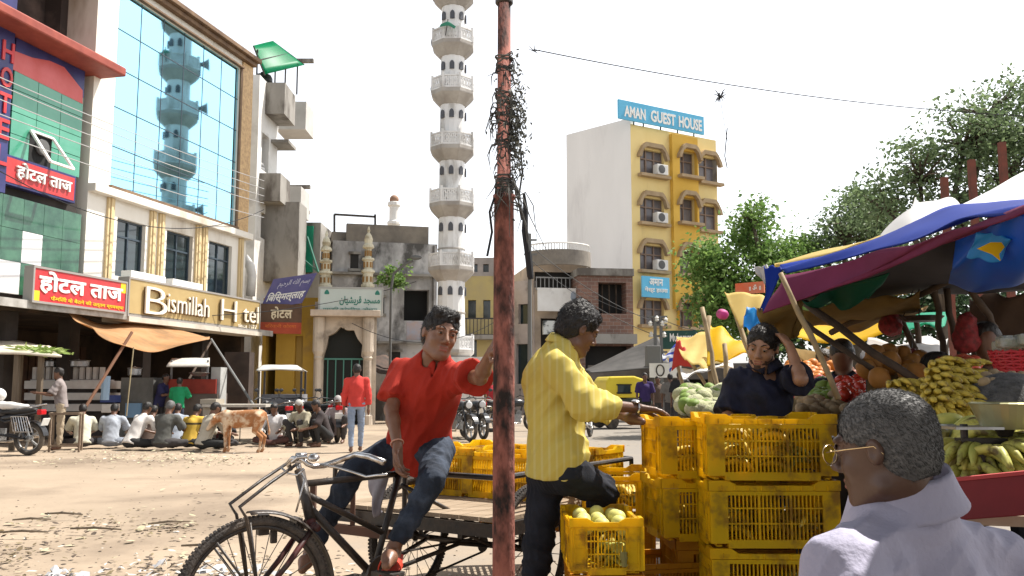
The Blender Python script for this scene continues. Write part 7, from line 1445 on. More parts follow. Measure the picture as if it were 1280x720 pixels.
# ================================================================ STREET LIFE ON THE LEFT
# ---- motorcycle built once (front towards +x), copied
mc_red = mat('motorcycle_red', (.22, .015, .02), rough=.25, spec=.6); mc_black = mat('motorcycle_black', (.02, .02, .022), rough=.3, spec=.5); alu = mat('engine_alloy', (.34, .34, .33), (.2, .2, .2), rough=.45, scale=12, metal=.6)
tail_r = mat('tail_lamp_red', (.5, .01, .015), rough=.2); plate_w = mat('number_plate', (.75, .75, .72), rough=.5)
def motorcycle(label):
    t = thing('motorcycle', label, 'motorcycle')
    for x in (-.64, .66):
        mb = MB(); c = Vector((x, 0, .305)); mb.lathe([(.04, -.06), (.06, -.05), (.06, .05), (.04, .06)], 14, c, (0, 1, 0)); w = mb.build('wheel', alu, t)
        mb = MB(); mb.tube([c + Vector((math.cos(k * .1963) * .262, 0, math.sin(k * .1963) * .262)) for k in range(32)], .045, 8, closed=True); mb.build('tyre', rubber, w, smooth=True)
        mb = MB(); mb.tube([c + Vector((math.cos(k * .1963) * .22, 0, math.sin(k * .1963) * .22)) for k in range(32)], .018, 6, closed=True)
        for k in range(5):
            a = k * 1.2566; mb.beam(c + Vector((math.cos(a) * .05, 0, math.sin(a) * .05)), c + Vector((math.cos(a) * .215, 0, math.sin(a) * .215)), .035, .03)
        mb.build('rim', alu, w)
    mb = MB()
    for s_ in (-1, 1):
        mb.tube([(-.64, s_ * .1, .305), (-.15, s_ * .1, .38), (.1, s_ * .08, .35)], .022, 6); mb.tube([(-.55, s_ * .12, .68), (-.2, s_ * .11, .62), (.3, s_ * .05, .80)], .02, 6); mb.tube([(-.62, s_ * .13, .33), (-.50, s_ * .13, .66)], .03, 8)
        mb.tube([(.66, s_ * .09, .305), (.42, s_ * .09, .88)], .024, 8)
    mb.tube([(.40, 0, .92), (.28, 0, .6), (.15, 0, .32)], .025, 6); mb.build('frame', mc_black, t)
    mb = MB(); mb.box((.08, 0, .38), (.34, .24, .22)); mb.box((.18, 0, .53), (.16, .18, .16), Matrix.Rotation(.3, 3, 'Y'))
    for k in range(5): mb.box((.18, 0, .48 + k * .03), (.2, .22, .008), Matrix.Rotation(.3, 3, 'Y'))
    mb.build('engine', alu, t, bevel=.02)
    mb = MB(); mb.tube([(.26, -.1, .42), (.2, -.14, .24), (-.1, -.16, .24), (-.35, -.17, .30), (-.8, -.18, .38)], [.02, .022, .025, .045, .045], 8); mb.build('exhaust', chrome, t, smooth=True)
    S = Sdf(); S.ell((.16, 0, .82), (.26, .14, .12), None, .05); S.cone((.0, 0, .78), (-.1, 0, .76), .1, .07, .05); sdf_build(S, 'tank', mc_black, t, .02)
    S = Sdf(); S.cone((-.08, 0, .79), (-.7, 0, .84), .085, .075, .04, sq=((0, 0, 1), 1.7)); S.cone((-.35, 0, .80), (-.6, 0, .82), .11, .1, .04, sq=((0, 0, 1), 1.8)); sdf_build(S, 'seat', simple('seat_black', (.025, .024, .024), rough=.6), t, .018)
    S = Sdf(); S.cone((-.15, 0, .68), (-.78, 0, .80), .10, .05, .03, sq=((0, 0, 1), 1.3)); sdf_build(S, 'side_panel', mc_black, t, .02)
    mb = MB(); mb.tube([(-.45, -.13, .86), (-.85, -.11, .93), (-.95, 0, .95), (-.85, .11, .93), (-.45, .13, .86)], .014, 6); mb.build('grab_rail', chrome, t)
    mb = MB(); mb.grid(lambda u, v: Vector((-.64, 0, .305)) + Vector((math.cos(math.radians(45 + 125 * u)) * .34, (v - .5) * .15, math.sin(math.radians(45 + 125 * u)) * .34)), 12, 3); mb.build('mudguard', mc_black, t, solid=.01)
    mb = MB(); mb.grid(lambda u, v: Vector((.66, 0, .305)) + Vector((math.cos(math.radians(20 + 130 * u)) * .335, (v - .5) * .12, math.sin(math.radians(20 + 130 * u)) * .335)), 12, 3); mb.build('mudguard', mc_black, t, solid=.01)
    mb = MB(); mb.box((-.86, 0, .80), (.1, .16, .1)); mb.build('tail_lamp', tail_r, t, bevel=.02)
    mb = MB(); mb.box((-.95, 0, .62), (.012, .2, .14), Matrix.Rotation(-.35, 3, 'Y')); mb.build('number_plate', plate_w, t)
    mb = MB(); mb.lathe([(.03, -.1), (.09, -.05), (.10, .03), (.09, .04)], 14, (.56, 0, .86), (1, 0, -.1)); hl = mb.build('headlamp', mc_black, t); mb = MB(); mb.lathe([(.001, .041), (.085, .042), (.06, .055), (.001, .06)], 14, (.56, 0, .86), (1, 0, -.1)); mb.build('lens', simple('lamp_lens', (.6, .6, .6), rough=.1), hl)
    mb = MB(); mb.tube([(.30, -.36, .98), (.36, -.26, 1.03), (.42, -.08, 1.0), (.42, .08, 1.0), (.36, .26, 1.03), (.30, .36, .98)], .014, 6); mb.build('handlebar', mc_black, t)
    for s_ in (-1, 1):
        mb = MB(); mb.tube([(.36, s_ * .24, 1.03), (.38, s_ * .28, 1.16)], .008, 5); mb.ell((.385, s_ * .30, 1.20), (.012, .055, .04)); mb.build('mirror', mc_black, t)
    mb = MB()
    for k in range(6): mb.tube([(-.5 - .05 * k, .19, .45 - .0 * k), (-.42 - .05 * k, .19, .72)], .007, 5)
    mb.tube([(-.45, .19, .44), (-.82, .19, .44), (-.70, .19, .72), (-.38, .19, .72), (-.45, .19, .44)], .009, 5); mb.build('sari_guard', chrome, t)
    mb = MB(); mb.tube([(.0, .12, .3), (-.05, .28, .02)], .014, 6); mb.build('side_stand', mc_black, t); return t
mc = motorcycle('black motorcycle with a red tail lamp parked nearest at the far left')
q = P(-5, 570, 16.9); mc.location = (P(37, 547, 16.9).x - .60, 16.9, 0); mc.rotation_euler = (.0, 0, math.pi - .12)
mcs = (((344, 20.6), 2.2, 'black motorcycle with raised mirrors parked leftmost before the ochre wall'), ((366, 21.0), 2.0, 'motorcycle parked just left of the man hugging his knees'), ((392, 21.4), 2.3, 'motorcycle parked behind the man hugging his knees'), ((418, 21.2), 1.9, 'motorcycle parked before the gateway arch'), ((571, 21.5), -1.0, 'motorcycle parked behind the boy in red with its wheel toward the square'), ((592, 22.4), -1.15, 'second motorcycle parked behind the boy in red next to the pole'), ((731, 22.5), 1.3, 'motorcycle half hidden right of the man in the yellow shirt'), ((640, 26), .4, 'dark motorcycle far back beside the red pole'))
for (px, Y), rz, l in mcs: o = dup(mc, (P(px, 485, Y).x, Y, 0), rz, l, 'motorcycles parked round the square')
mc['group'] = 'motorcycles parked round the square'
t = thing('cloth_bundle', 'white cloth bundle lying on the seat of the nearest motorcycle', 'cloth', mc.location + Vector((.1, 0, .88))); S = Sdf(); c = mc.location + Vector((.05, 0, .92)); S.cone(c, c + Vector((.45, 0, -.02)), .09, .06, .03); S.ell(c + Vector((-.1, .0, .02)), (.12, .1, .06), None, .03); S.disp = lambda X, Y, Z: .02 * nz(X, Y, Z, 30, 2); sdf_build(S, 'bundle', simple('cloth_white', (.7, .69, .66), (.6, .58, .55), scale=6), t, .02)
t = thing('helmet', 'white helmet resting on the front of the nearest motorcycle', 'helmet', mc.location + Vector((-.5, 0, 1.1))); mb = MB(); mb.ell(mc.location + Vector((-.05, .0, 1.12)) + Vector((.0, 0, 0)), (.15, .13, .13), None, 16, 10); mb.build('shell', white_paint, t, smooth=True)
# ---- auto-rickshaw
au = thing('auto_rickshaw', 'yellow topped auto rickshaw waiting right of the man in the yellow shirt', 'auto rickshaw', (P(773, 485, 28).x, 28, 0)); ac = Vector((P(773, 485, 28).x, 28, 0)); Ra = Matrix.Rotation(.25, 3, 'Z')
ay = mat('auto_yellow', (.80, .66, .06), (.74, .58, .05), rough=.45, scale=2, transl=.15); ag = mat('auto_dark', (.04, .05, .04), rough=.5)
A_ = lambda x, y, z: ac + Ra @ Vector((x, y, z))
mb = MB(); prof = [(-.62, .95), (-.62, 1.45), (-.5, 1.6), (.3, 1.62), (.62, 1.52), (.66, 1.42), (.5, 1.36), (.46, .95)]; mb.prism(prof, A_(0, -.6, 0), Ra @ Vector((1, 0, 0)), (0, 0, 1), -1.2); mb.build('hood', ay, au, bevel=.05)
mb = MB(); mb.box(A_(0, 0, .62), (1.35, 1.22, .62), Ra); mb.build('body', ag, au, bevel=.06); mb = MB(); mb.box(A_(-.05, -.615, 1.2), (.42, .02, .26), Ra); mb.build('window', dark_glass, au)
mb = MB(); mb.box(A_(-.05, -.62, 1.1), (.5, .015, .04), Ra); mb.box(A_(-.05, -.62, 1.35), (.5, .015, .04), Ra); mb.build('window_frame', simple('window_void'), au)
mb = MB(); mb.box(A_(.85, 0, .62), (.4, .7, .5), Ra); mb.build('nose', ag, au, bevel=.1)
for x, y in ((-.45, -.55), (-.45, .55), (.95, 0)): mb = MB(); mb.lathe([(.2, -.06), (.23, -.04), (.23, .04), (.2, .06)], 16, A_(x, y, .23), Ra @ Vector((0, 1, 0))); mb.build('wheel', rubber, au)
# ---- people sitting and standing: joints from a few poses
def pose_stand(X, Y, h, ang, lean=0, arms='down', walk=0.0):
    k = h / 1.70; f = Vector((math.cos(ang), math.sin(ang), 0)); s = Vector((f.y, -f.x, 0)); B = Vector((X, Y, 0)); z = lambda a: Vector((0, 0, a * k))
    pv = B + z(.93); nk = B + z(1.43) + f * lean; J = dict(pelvis=pv, neck=nk, head=nk + z(.155) + f * .03, face=f + Vector((0, 0, -.15)), front=f)
    for n, q in (('R', 1), ('L', -1)):
        J['sh' + n] = nk + s * .18 * q * k - z(.05); J['hip' + n] = pv + s * .09 * q * k; J['kn' + n] = B + s * .1 * q * k + z(.5) + f * walk * q * .5; J['an' + n] = B + s * .1 * q * k + z(.08) + f * walk * q; J['to' + n] = J['an' + n] + f * .16 - z(.05)
        if arms == 'down': J['el' + n] = J['sh' + n] + s * .05 * q - z(.28) - f * walk * q * .3; J['wr' + n] = J['el' + n] - z(.24) + f * .05 - f * walk * q * .4
        else: J['el' + n] = J['sh' + n] + s * .05 * q - z(.24) + f * .12; J['wr' + n] = J['el' + n] + f * .24 + z(.04) - s * q * .04
    return J, k
def pose_squat(X, Y, ang, h=1.0, lean=.18, kind='cross'):
    k = h; f = Vector((math.cos(ang), math.sin(ang), 0)); s = Vector((f.y, -f.x, 0)); B = Vector((X, Y, 0)); z = lambda a: Vector((0, 0, a * k)); p0 = .16 if kind == 'cross' else .22
    pv = B + z(p0); nk = pv + z(.50) + f * lean; J = dict(pelvis=pv, neck=nk, head=nk + z(.14) + f * .08, face=f + Vector((0, 0, -.5)), front=f, hup=f * .3 + Vector((0, 0, 1)))
    for n, q in (('R', 1), ('L', -1)):
        J['sh' + n] = nk + s * .19 * q * k - z(.06); J['hip' + n] = pv + s * .1 * q * k
        if kind == 'cross': J['kn' + n] = B + s * .34 * q * k + f * .26 + z(.14); J['an' + n] = B - s * .1 * q * k + f * .36 + z(.07)
        else: J['kn' + n] = B + s * .2 * q * k + f * .36 + z(.52); J['an' + n] = B + s * .14 * q * k + f * .22 + z(.07); J['to' + n] = J['an' + n] + f * .18 - z(.04)
        J['el' + n] = J['sh' + n] + s * .07 * q - z(.22) + f * .14; J['wr' + n] = J['el' + n] + f * .22 - z(.06) - s * q * .06
    return J, k
def cl(nm, c, c2=None): return simple(nm, c, c2 or tuple(q * .8 for q in c), scale=5, rough=.9)
def folk(label, pose, shirt, trs=None, sleeve=.45, vox=.021, bald=False, hair=hair_b, group=None):
    J, k = pose; person(label, J, skin=skin2, shirt=shirt, trousers=trs or cl('grey_trousers', (.06, .055, .055)), sleeve=sleeve, vox=vox, detail=False, k=k, fold=.0045, hem=.06, bald=bald, hair=hair, collar=False, vneck=False, loose=.015)
X_ = lambda px, Y: P(px, 485, Y).x
up = math.pi / 2
G1 = None
folk('seated man in a cream shirt nearest the standing man in khaki', pose_squat(X_(106, 18.4), 18.4, up + .5), cl('cream_shirt', (.62, .60, .48)))
folk('seated man in a grey blue shirt third from the left in the row', pose_squat(X_(141, 18.6), 18.6, up + .2), cl('greyblue_shirt', (.40, .43, .48)), cl('bluegrey_trousers', (.2, .22, .26)))
folk('squatting man with a broad pale white back in the seated row', pose_squat(X_(166, 18.1), 18.1, up - .5, 1.05, .30), cl('palewhite_shirt', (.72, .68, .64)), cl('dark_trousers', (.03, .03, .03)))
folk('seated man in a charcoal shirt in the middle of the row', pose_squat(X_(205, 18.0), 18.0, up - .2, 1.08), cl('charcoal_shirt', (.10, .10, .09)), hair=hair_g)
folk('seated man in a yellow and black banded shirt', pose_squat(X_(238, 18.3), 18.3, up - .3), band_mat('yellow_band_shirt', (.62, .40, .06), (.03, .025, .02), .9, 'Z', .93), cl('dark_trousers', (.03, .03, .03)))
folk('seated man in a beige shirt at the right end of the row beside the calf', pose_squat(X_(256, 17.8), 17.8, up - .7, 1.05), cl('beige_shirt', (.46, .42, .34)), cl('dark_trousers', (.03, .03, .03)), sleeve=.8)
folk('small dark seated figure behind the charcoal shirt', pose_squat(X_(188, 19.2), 19.2, up, .95), cl('brown_shirt', (.13, .09, .07)))
folk('seated figure in pale blue behind the charcoal shirt', pose_squat(X_(221, 19.3), 19.3, up + .2, 1.0), cl('paleblue_shirt', (.36, .40, .46)))
folk('seated child in dark clothes behind the calf', pose_squat(X_(285, 18.8), 18.8, -up, .85), cl('black_shirt', (.03, .028, .03)))
folk('seated boy in maroon behind the low table', pose_squat(X_(278, 20.4), 20.4, -up, .95), cl('maroon_shirt', (.14, .04, .04)))
folk('man in a white shirt sitting on the ground and facing the square', pose_squat(X_(345, 19.6), 19.6, -up, 1.0, .04), cl('white_shirt', (.66, .64, .63)), cl('brown_trousers', (.12, .06, .05)), sleeve=.9)
folk('man in a beige shirt and cap hugging his knees', pose_squat(X_(381, 19.5), 19.5, -up - .5, 1.02, .10, 'squat'), cl('sand_shirt', (.42, .38, .27)), sleeve=.9, hair=simple('cap_grey', (.4, .38, .35)))
folk('man in dark clothes crouching left of the walking man in red', pose_squat(X_(411, 19.3), 19.3, math.pi + .5, 1.02, .2, 'squat'), cl('darkbrown_shirt', (.05, .04, .04)), cl('dark_trousers', (.03, .03, .03)))
folk('person with a pale headscarf beside the gateway motorcycles', pose_squat(X_(424, 20.6), 20.6, -up, 1.1, .05, 'squat'), cl('greypink_shirt', (.35, .28, .27)), hair=simple('scarf_grey', (.33, .31, .3)))
folk('standing man in a grey tee and khaki trousers by the nearest motorcycle', pose_stand(X_(78, 18.2), 18.2, 1.66, up - 1.2 + math.pi, .06, 'front'), cl('greybrown_tee', (.27, .23, .22)), cl('khaki_trousers', (.42, .34, .24)), vox=.017)
folk('boy with a green shirt and dark sleeves standing with his back to the square', pose_stand(X_(223, 21.5), 21.5, 1.5, up, .05, 'front'), cl('green_shirt', (.02, .30, .12)), cl('navy_trousers', (.04, .05, .08)))
folk('man in a navy shirt bending at the cooking counter', pose_stand(X_(199, 22.0), 22.0, 1.6, -.3, .16, 'front'), cl('navy_shirt', (.03, .03, .09)))
folk('man in an orange shirt behind the red serving cart', pose_stand(X_(240, 22.6), 22.6, 1.5, -up, .0, 'front'), cl('orange_tee', (.5, .2, .1)))
folk('cook in a dark vest deep inside the eating house', pose_stand(X_(118, 24.2), 24.2, 1.7, -up + .3, 0, 'front'), cl('darkbrown_shirt', (.05, .04, .04)))
folk('walking man in a bright red shirt and blue jeans seen from behind', pose_stand(X_(446, 17.6), 17.6, 1.72, up + .25, .02, 'down', .14), cl('bright_red_shirt', (.58, .055, .045)), cl('pale_jeans', (.26, .32, .42), (.16, .2, .28)), sleeve=.9, vox=.016)
folk('far person in a red top beyond the parked motorcycles', pose_stand(X_(614, 30), 30, 1.6, -up), cl('red_top', (.4, .03, .04)))
folk('far man in a purple shirt beside the auto rickshaw', pose_stand(X_(806, 25.5), 25.5, 1.68, -up), cl('purple_shirt', (.05, .03, .12)), cl('dark_trousers', (.03, .03, .03)))
folk('far man in grey under the leaf sign', pose_stand(X_(838, 25.0), 25.0, 1.65, up), cl('grey_shirt', (.2, .18, .16)))
folk('far man in black next to the white draped figure', pose_stand(X_(850, 24.0), 24.0, 1.7, up), cl('black_shirt', (.03, .028, .03)))
folk('far figure draped in pale white near the green heap', pose_stand(X_(859, 21.0), 21.0, 1.45, up), cl('drape_white', (.6, .62, .62)), cl('drape_white', (.6, .62, .62)))
folk('far man in brown between the purple shirt and the leaf sign', pose_stand(X_(822, 26.5), 26.5, 1.6, -up), cl('brown_shirt', (.13, .09, .07)))
# ---- calf
hide = mat('calf_hide', (.34, .15, .06), (.60, .46, .32), rough=.85, scale=5.5, detail=6, lo=.46, hi=.60)
cw = thing('calf', 'thin brown and white calf nosing the ground beside the seated row', 'calf', (X_(302, 17.6), 17.6, 0)); cx, cy = X_(304, 17.6), 17.6
D = Vector((-1, .12, 0)).normalized(); Sd = Vector((D.y, -D.x, 0)); C_ = lambda a, b, c: Vector((cx, cy, 0)) + D * a + Sd * b + Vector((0, 0, c))
S = Sdf(); S.cone(C_(.30, 0, .66), C_(-.36, 0, .70), .145, .135, .05, sq=(Sd, 1.25)); S.cone(C_(.12, 0, .60), C_(-.2, 0, .62), .14, .13, .05, sq=(Sd, 1.15)); S.cone(C_(.34, 0, .72), C_(.52, 0, .66), .10, .075, .05); S.cone(C_(.50, 0, .66), C_(.60, 0, .58), .075, .06, .03); S.cone(C_(.58, 0, .60), C_(.70, 0, .45), .06, .038, .03)
for s_ in (-1, 1):
    S.cone(C_(.54, s_ * .06, .68), C_(.52, s_ * .15, .67), .022, .03, .01, sq=(D, 1.8))
    S.cone(C_(.30, s_ * .07, .62), C_(.30, s_ * .08, .34), .07, .036, .03); S.cone(C_(.30, s_ * .08, .34), C_(.29, s_ * .08, .06), .034, .024, .02); S.cone(C_(.29, s_ * .08, .07), C_(.31, s_ * .08, .02), .03, .034, .01)
    S.cone(C_(-.36, s_ * .07, .68), C_(-.30, s_ * .09, .42), .10, .05, .04); S.cone(C_(-.30, s_ * .09, .42), C_(-.44, s_ * .09, .30), .048, .034, .02); S.cone(C_(-.44, s_ * .09, .30), C_(-.41, s_ * .09, .06), .032, .024, .02); S.cone(C_(-.41, s_ * .09, .07), C_(-.38, s_ * .09, .02), .03, .034, .01)
S.cone(C_(-.48, 0, .76), C_(-.56, 0, .45), .02, .014, .02); S.ell(C_(-.56, 0, .40), (.025, .025, .07), None, .01); sdf_build(S, 'body', hide, cw, .014)
# ---- hotel front furniture
steel_d = mat('dull_steel', (.3, .3, .3), (.18, .18, .18), rough=.5, scale=4, metal=.4); wht = mat('chalk_white', (.62, .6, .57), (.5, .47, .44), rough=.8, scale=3)
def at_box(mb, x0, y0, x1, y1, Y, dep): a = P(x0, y1, Y); b = P(x1, y0, Y); mb.box(((a.x + b.x) / 2, Y + dep / 2, (a.z + b.z) / 2), (abs(b.x - a.x), dep, abs(b.z - a.z)))
t = thing('counter', 'white tiled counter with dark gaps below the red Hindi sign', 'counter', P(90, 545, 22)); mb = MB()
for y0, y1 in ((476, 486), (491, 500), (505, 514)): at_box(mb, 30, y0, 136, y1, 22.0, .7)
mb.build('steps', wht, t); mb = MB(); at_box(mb, 32, 478, 134, 545, 22.1, .55); mb.build('core', dark_wall, t); mb = MB()
for k in range(11):
    at_box(mb, 40 + k * 8.4, 459, 45.5 + k * 8.4, 474, 22.3, .1)
at_box(mb, 38, 474.5, 134, 476, 22.2, .4); mb.build('slatted_front', wht, t)
def pot(label, px, yb, Y, r, h, m=steel, nm='cooking_pot'):
    t = thing(nm, label, 'pot', P(px, yb, Y)); mb = MB(); c = P(px, yb, Y); mb.lathe([(r * .8, 0), (r, h * .15), (r, h * .85), (r * 1.12, h), (r * .9, h * .98)], 16, c); mb.build('pan', m, t); mb = MB(); mb.lathe([(r * 1.05, h), (r * .6, h * 1.08), (.02, h * 1.14), (.02, h * 1.2)], 16, c); mb.build('lid', m, t)
pot('leftmost steel pot on the white counter', 64, 459, 22.4, .16, .16); pot('wide steel pot on the white counter beside the upright post', 98, 459, 22.4, .25, .17); pot('small steel pot at the right end of the white counter', 80, 459, 22.6, .14, .15); pot('round steel pot on the grey cooking block', 168, 470, 22.0, .16, .2)
t = thing('stove_block', 'tall grey cooking block with a blue basin', 'counter', P(170, 545, 21.8)); mb = MB(); at_box(mb, 148, 472, 192, 545, 21.8, .8); mb.build('block', simple('stove_grey', (.13, .13, .12), (.08, .08, .075), scale=2), t); mb = MB(); at_box(mb, 156, 504, 176, 522, 21.7, .08); mb.build('basin', simple('basin_blue', (.14, .24, .36)), t)
t = thing('cool_box', 'blue topped white box beside the slanting brown pole', 'box', P(133, 520, 21.5)); mb = MB(); at_box(mb, 126, 505, 139, 516, 21.4, .3); mb.build('box', wht, t, bevel=.02); mb = MB(); at_box(mb, 125, 494, 144, 503, 21.4, .32); mb.build('lid', simple('lid_navy', (.05, .07, .2)), t)
t = thing('serving_cart', 'red and steel serving cart under a small grey canopy', 'cart', P(235, 545, 21.8)); mb = MB(); at_box(mb, 208, 474, 270, 492, 22.0, .8); mb.build('body', simple('cart_red', (.28, .04, .025), (.2, .03, .02), scale=3), t); mb = MB(); at_box(mb, 205, 492, 272, 545, 22.02, .75); mb.build('base', simple('cart_base', (.14, .11, .09), (.09, .07, .06), scale=2), t); mb = MB(); at_box(mb, 262, 459, 276, 520, 22.1, .5); mb.build('steel_side', simple('grey_panel', (.4, .4, .38), (.3, .3, .29), scale=3), t)
patch('canopy', simple('canopy_grey', (.5, .47, .42), (.4, .37, .33), scale=3), [[(215, 448, 22.8), (262, 448, 22.8)], [(208, 458, 21.6), (262, 458, 21.6)]], '', '', nu=8, nv=3, wr=.01, parent=t, solid=.03)
mb = MB()
for px in (215, 260): a = P(px, 450, 22.1); mb = MB(); mb.beam((a.x, 22.1, .5), a, .04); mb.build('post', steel_d, t)
mb = MB(); c = P(249, 470, 21.9); mb.lathe([(.12, 0), (.24, .07), (.25, .08), (.1, .1)], 16, c); solo(mb, 'steel_bowl', steel, 'wide steel bowl on top of the red serving cart', 'bowl')
t = thing('low_table', 'long low table with a pale top in front of the eating house', 'table', P(293, 552, 20)); mb = MB(); at_box(mb, 252, 505.5, 332, 509, 20.0, .7); mb.build('top', simple('table_pale', (.5, .46, .4), (.4, .36, .3), scale=3), t); mb = MB(); at_box(mb, 252, 509.5, 268, 552, 20.1, .5); at_box(mb, 250, 499, 270, 505, 20.05, .6); mb.build('leg', simple('table_leg', (.33, .29, .23)), t)
for px in (300, 328): mb = MB(); at_box(mb, px - 1, 509.5, px + 1, 552, 20.2, .04); mb.build('leg', black_metal, t)
t = thing('roofed_cart', 'vendor cart with a small tin roof standing before the ochre wall', 'cart', P(352, 540, 22)); patch('roof', simple('tin_pale', (.5, .49, .46), (.36, .34, .31), scale=4), [[(320, 463, 21.4), (345, 462, 21.4), (378, 463, 21.4)], [(328, 457, 22.0), (345, 456.5, 22.0), (372, 457, 22.0)], [(330, 461, 22.7), (350, 460, 22.7), (384, 465, 22.7)]], '', '', nu=10, nv=8, wr=.008, parent=t, solid=.02)
mb = MB()
for px, Y in ((324, 21.5), (377, 21.5), (331, 22.6), (382, 22.6)): a = P(px, 464, Y); mb = MB(); mb.beam((a.x, Y, 0), (a.x, Y, a.z), .045); mb.build('post', black_metal, t)
mb = MB(); at_box(mb, 326, 493, 376, 520, 21.8, .7); mb.build('box', simple('cart_grey', (.2, .2, .21), (.12, .12, .13), scale=3), t)
# lean-to with greens
t = thing('lean_to', 'pale sheet lean-to roof on posts at the far left', 'stall', P(35, 560, 18.6)); patch('roof', simple('sheet_pale', (.6, .55, .45), (.48, .42, .34), scale=3), [[(-40, 424, 20.5), (15, 426, 20.5), (60, 433, 20.5)], [(-40, 441, 18.0), (25, 442, 18.0), (77, 446, 18.0)]], '', '', nu=10, nv=4, wr=.02, parent=t, solid=.04)
mb = MB()
for px, Y in ((22, 18.1), (52, 18.2), (26, 20.3)): a = P(px, 443, Y); mb = MB(); mb.beam((a.x, Y, 0), (a.x, Y, a.z), .09); mb.build('post', wood_grey, t)
lv = MB()
for _ in range(260):
    p = P(48 + random.gauss(0, 13), 438 + random.gauss(0, 2.2), 18.8 + random.gauss(0, .3)); d = Vector((random.gauss(0, .2), random.gauss(0, .1), random.gauss(0, .05))); e = Vector((random.gauss(0, .02), random.gauss(0, .02), .02)); lv.add([p, p + d * .5 + e, p + d, p + d * .5 - e], [(0, 1, 2, 3)])
tag(lv.build('fodder', leaf_mat('fodder_green', (.14, .24, .04), (.32, .38, .12), .2)), 'loose green fodder spread on the lean-to roof', 'fodder', None, 'stuff')
t = thing('iron_stand', 'rusty square iron stand beside the man in khaki', 'stand', P(86, 560, 17.8)); mb = MB(); z0 = P(80, 517, 17.8).z
for px, Y in ((64, 17.6), (101, 17.6), (68, 18.1), (104, 18.1)): a = P(px, 517, Y); mb.beam((a.x, Y, 0), (a.x, Y, z0), .035)
for (a, b) in (((64, 17.6), (101, 17.6)), ((68, 18.1), (104, 18.1)), ((64, 17.6), (68, 18.1)), ((101, 17.6), (104, 18.1))): mb.beam((X_(*a), a[1], z0), (X_(*b), b[1], z0), .04); mb.beam((X_(*a), a[1], .12), (X_(*b), b[1], .12), .03)
mb.build('frame', simple('iron_tan', (.25, .19, .13), (.16, .11, .08), scale=8), t)
# orange shop tarpaulin with its poles and rope
patch('tarpaulin', mat('orange_canvas', (.62, .38, .20), (.52, .28, .12), rough=.8, scale=1.6, transl=.45, c3=(.4, .24, .12), s3=.8), [[(84, 392, 21.0), (130, 402, 22.6), (170, 404, 23.6), (215, 410, 24.6), (262, 420, 25.6)], [(100, 402, 20.3), (140, 418, 21.2), (180, 424, 22.2), (220, 424, 23.2), (262, 422, 24.6)], [(118, 414, 19.6), (150, 430, 20.2), (190, 438, 21.2), (225, 432, 22.2), (262, 424, 24.0)]], 'sagging sunlit orange canvas slung below the hotel signs', 'tarpaulin', nu=36, nv=14, wr=.05, seed=31, solid=.01)
for l, a, b, r, m_ in (('slanting brown pole propping the orange canvas', (165, 415, 20.6), (100, 520, 19.4), .035, simple('pole_redbrown', (.2, .1, .06))), ('slanting dark pole at the right end of the orange canvas', (264, 424, 24.0), (318, 508, 21.0), .03, simple('pole_grey')), ('short dark prop under the gold sign', (265, 425, 24.3), (236, 474, 22.8), .03, dark_pole)):
    mb = MB(); mb.tube([P(*a), P(*b)], r, 7); solo(mb, 'canvas_pole', m_, l, 'pole')
mb = MB(); mb.tube([P(167, 434, 20.4), P(161, 490, 20.4), P(158, 520, 20.4)], .014, 5); solo(mb, 'rope', simple('rope_tan', (.4, .33, .2)), 'pale rope hanging from the orange canvas', 'rope')
mb = MB(); mb.tube([P(131, 500, 21), P(133, 470, 21)], .1, 8); solo(mb, 'hanging_cloth', simple('cloth_skyblue', (.3, .42, .55)), 'pale blue cloth hanging beside the slanting brown pole', 'cloth')
t = thing('display_case', 'dirty brown display case under the gold sign end', 'cabinet', P(300, 540, 25)); mb = MB(); at_box(mb, 278, 440, 312, 520, 25.5, .5); mb.build('case', simple('case_brown', (.07, .05, .04), (.04, .03, .025), scale=2), t)
# dry leaves hanging on the hotel front
lv = MB()
for _ in range(120):
    p = P(174 + random.gauss(0, 6), 286 + random.gauss(0, 5), 25.2); d = Vector((random.gauss(0, .1), random.gauss(0, .05), random.gauss(-.06, .08))); e = Vector((random.gauss(0, .03), 0, .03)); lv.add([p, p + d * .5 + e, p + d, p + d * .5 - e], [(0, 1, 2, 3)])
tag(lv.build('withered_wreath', leaf_mat('withered_brown', (.12, .06, .03), (.25, .14, .08), .1)), 'withered brown wreath hung above the first dark hotel window', 'wreath')
# ---- rubbish on the ground
def litter(nm, m, label, spots, n, size, seed, flat=.35, cat='litter', curl=.4):
    rr = random.Random(seed); mb = MB()
    for _ in range(n):
        px, py, sx, sy = rr.choice(spots); y = max(556, rr.gauss(py, sy)); Y = min(40, 1.25 * F / (y - 485)); x = (rr.gauss(px, sx) - 640) / F * Y; s_ = size * rr.uniform(.35, 1.6); a = rr.uniform(0, 6.28); z = gz(x, Y) + rr.uniform(.004, .03) * (1 + abs(rr.gauss(0, 1)) * flat)
        d = Vector((math.cos(a), math.sin(a), rr.gauss(0, curl * .4))) * s_; e = Vector((-math.sin(a), math.cos(a), rr.gauss(0, curl * .4))) * s_ * rr.uniform(.25, .8); c = Vector((x, Y, z)); u = Vector((0, 0, abs(rr.gauss(0, curl)) * s_ * .5))
        mb.add([c - d - e * .4, c - e + u * .3, c + d * .8 - e * .6 + u, c + d + e * .5, c + e + u * .8, c - d * .9 + e * .6 + u * .2, c + u * 1.2], [(0, 1, 6), (1, 2, 6), (2, 3, 6), (3, 4, 6), (4, 5, 6), (5, 0, 6)])
    return tag(mb.build(nm, m, None), label, cat, None, 'stuff')
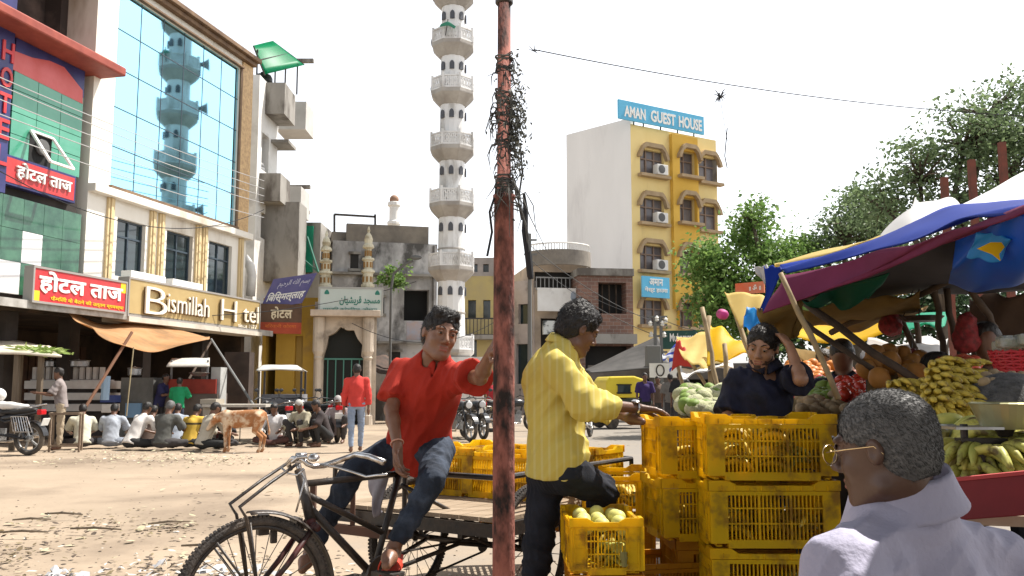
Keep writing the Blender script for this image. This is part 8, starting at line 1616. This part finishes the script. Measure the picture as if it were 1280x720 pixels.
near = [(215, 708, 40, 9), (300, 700, 35, 12), (400, 715, 60, 8), (95, 716, 18, 5)]; midl = [(60, 655, 45, 14), (150, 652, 40, 8), (20, 690, 25, 10), (215, 655, 22, 5), (95, 685, 80, 22), (300, 640, 90, 25)]; far = [(230, 571, 50, 4), (170, 568, 45, 4), (290, 576, 35, 4), (130, 575, 80, 4)]; rgt = [(770, 545, 40, 8), (560, 600, 60, 15), (450, 640, 60, 25), (340, 600, 120, 20), (600, 560, 60, 6)]
litter('paper_litter', simple('scrap_white', (.60, .58, .54), (.42, .40, .36), scale=20), 'white paper and plastic scraps strewn on the ground', near * 4 + far * 2 + midl, 170, .022, 1)
litter('plastic_litter', simple('scrap_plastic', (.5, .5, .51), rough=.3, scale=9), 'crumpled pale plastic sheets heaped near the front wheel', [(215, 710, 30, 6), (310, 712, 30, 6), (95, 718, 14, 3)], 110, .03, 2, .8, curl=.8)
litter('leaf_litter', leaf_mat('scrap_leaf', (.12, .085, .05), (.26, .21, .12), .1), 'withered leaves and peelings trodden into the dust', near * 3 + far * 4 + midl * 4 + rgt, 620, .020, 3)
litter('dark_litter', simple('scrap_dark', (.05, .04, .032), (.10, .07, .05), scale=20), 'dark rotten scraps lying in the dust', near * 3 + midl * 3 + far * 2 + rgt, 520, .020, 4)
litter('straw_litter', simple('scrap_straw', (.46, .41, .28), (.34, .31, .2), scale=20), 'pale straw and cauliflower leaves beside the seated row', far * 5 + midl, 300, .034, 5)
rr = random.Random(9); mb = MB()
for _ in range(420):
    y = rr.uniform(552, 719) ; Y = 1.25 * F / (y - 485); x = rr.uniform(-.62, .5) * Y; s_ = rr.uniform(.004, .013) * (1 + Y * .02); mb.ell((x, Y, gz(x, Y) + s_ * .2), (s_, s_ * .8, s_ * .5), None, 5, 3)
tag(mb.build('gravel', simple('pebble', (.25, .2, .16), (.16, .13, .1), scale=20)), 'small stones scattered over the dusty square', 'gravel', None, 'stuff')
for i, (px, py, L) in enumerate(((38, 652, .5), (118, 664, .7), (210, 656, .5), (78, 645, .6), (250, 686, .5), (28, 668, .6))): 
    Y = 1.25 * F / (py - 485); c = P(px, py, Y); a = rr.uniform(-.4, .4); d = Vector((math.cos(a), math.sin(a), 0)) * L / 3; mb = MB(); mb.tube([c - d + Vector((0, 0, .015)), c + Vector((0, 0, .03)), c + d + Vector((0, .05, .015))], [.008, .011, .006], 6); solo(mb, 'dry_stalk', wood_grey, 'dry brown stalk lying on the dusty ground in the foreground litter', 'stalk', 'dry stalks on the ground')
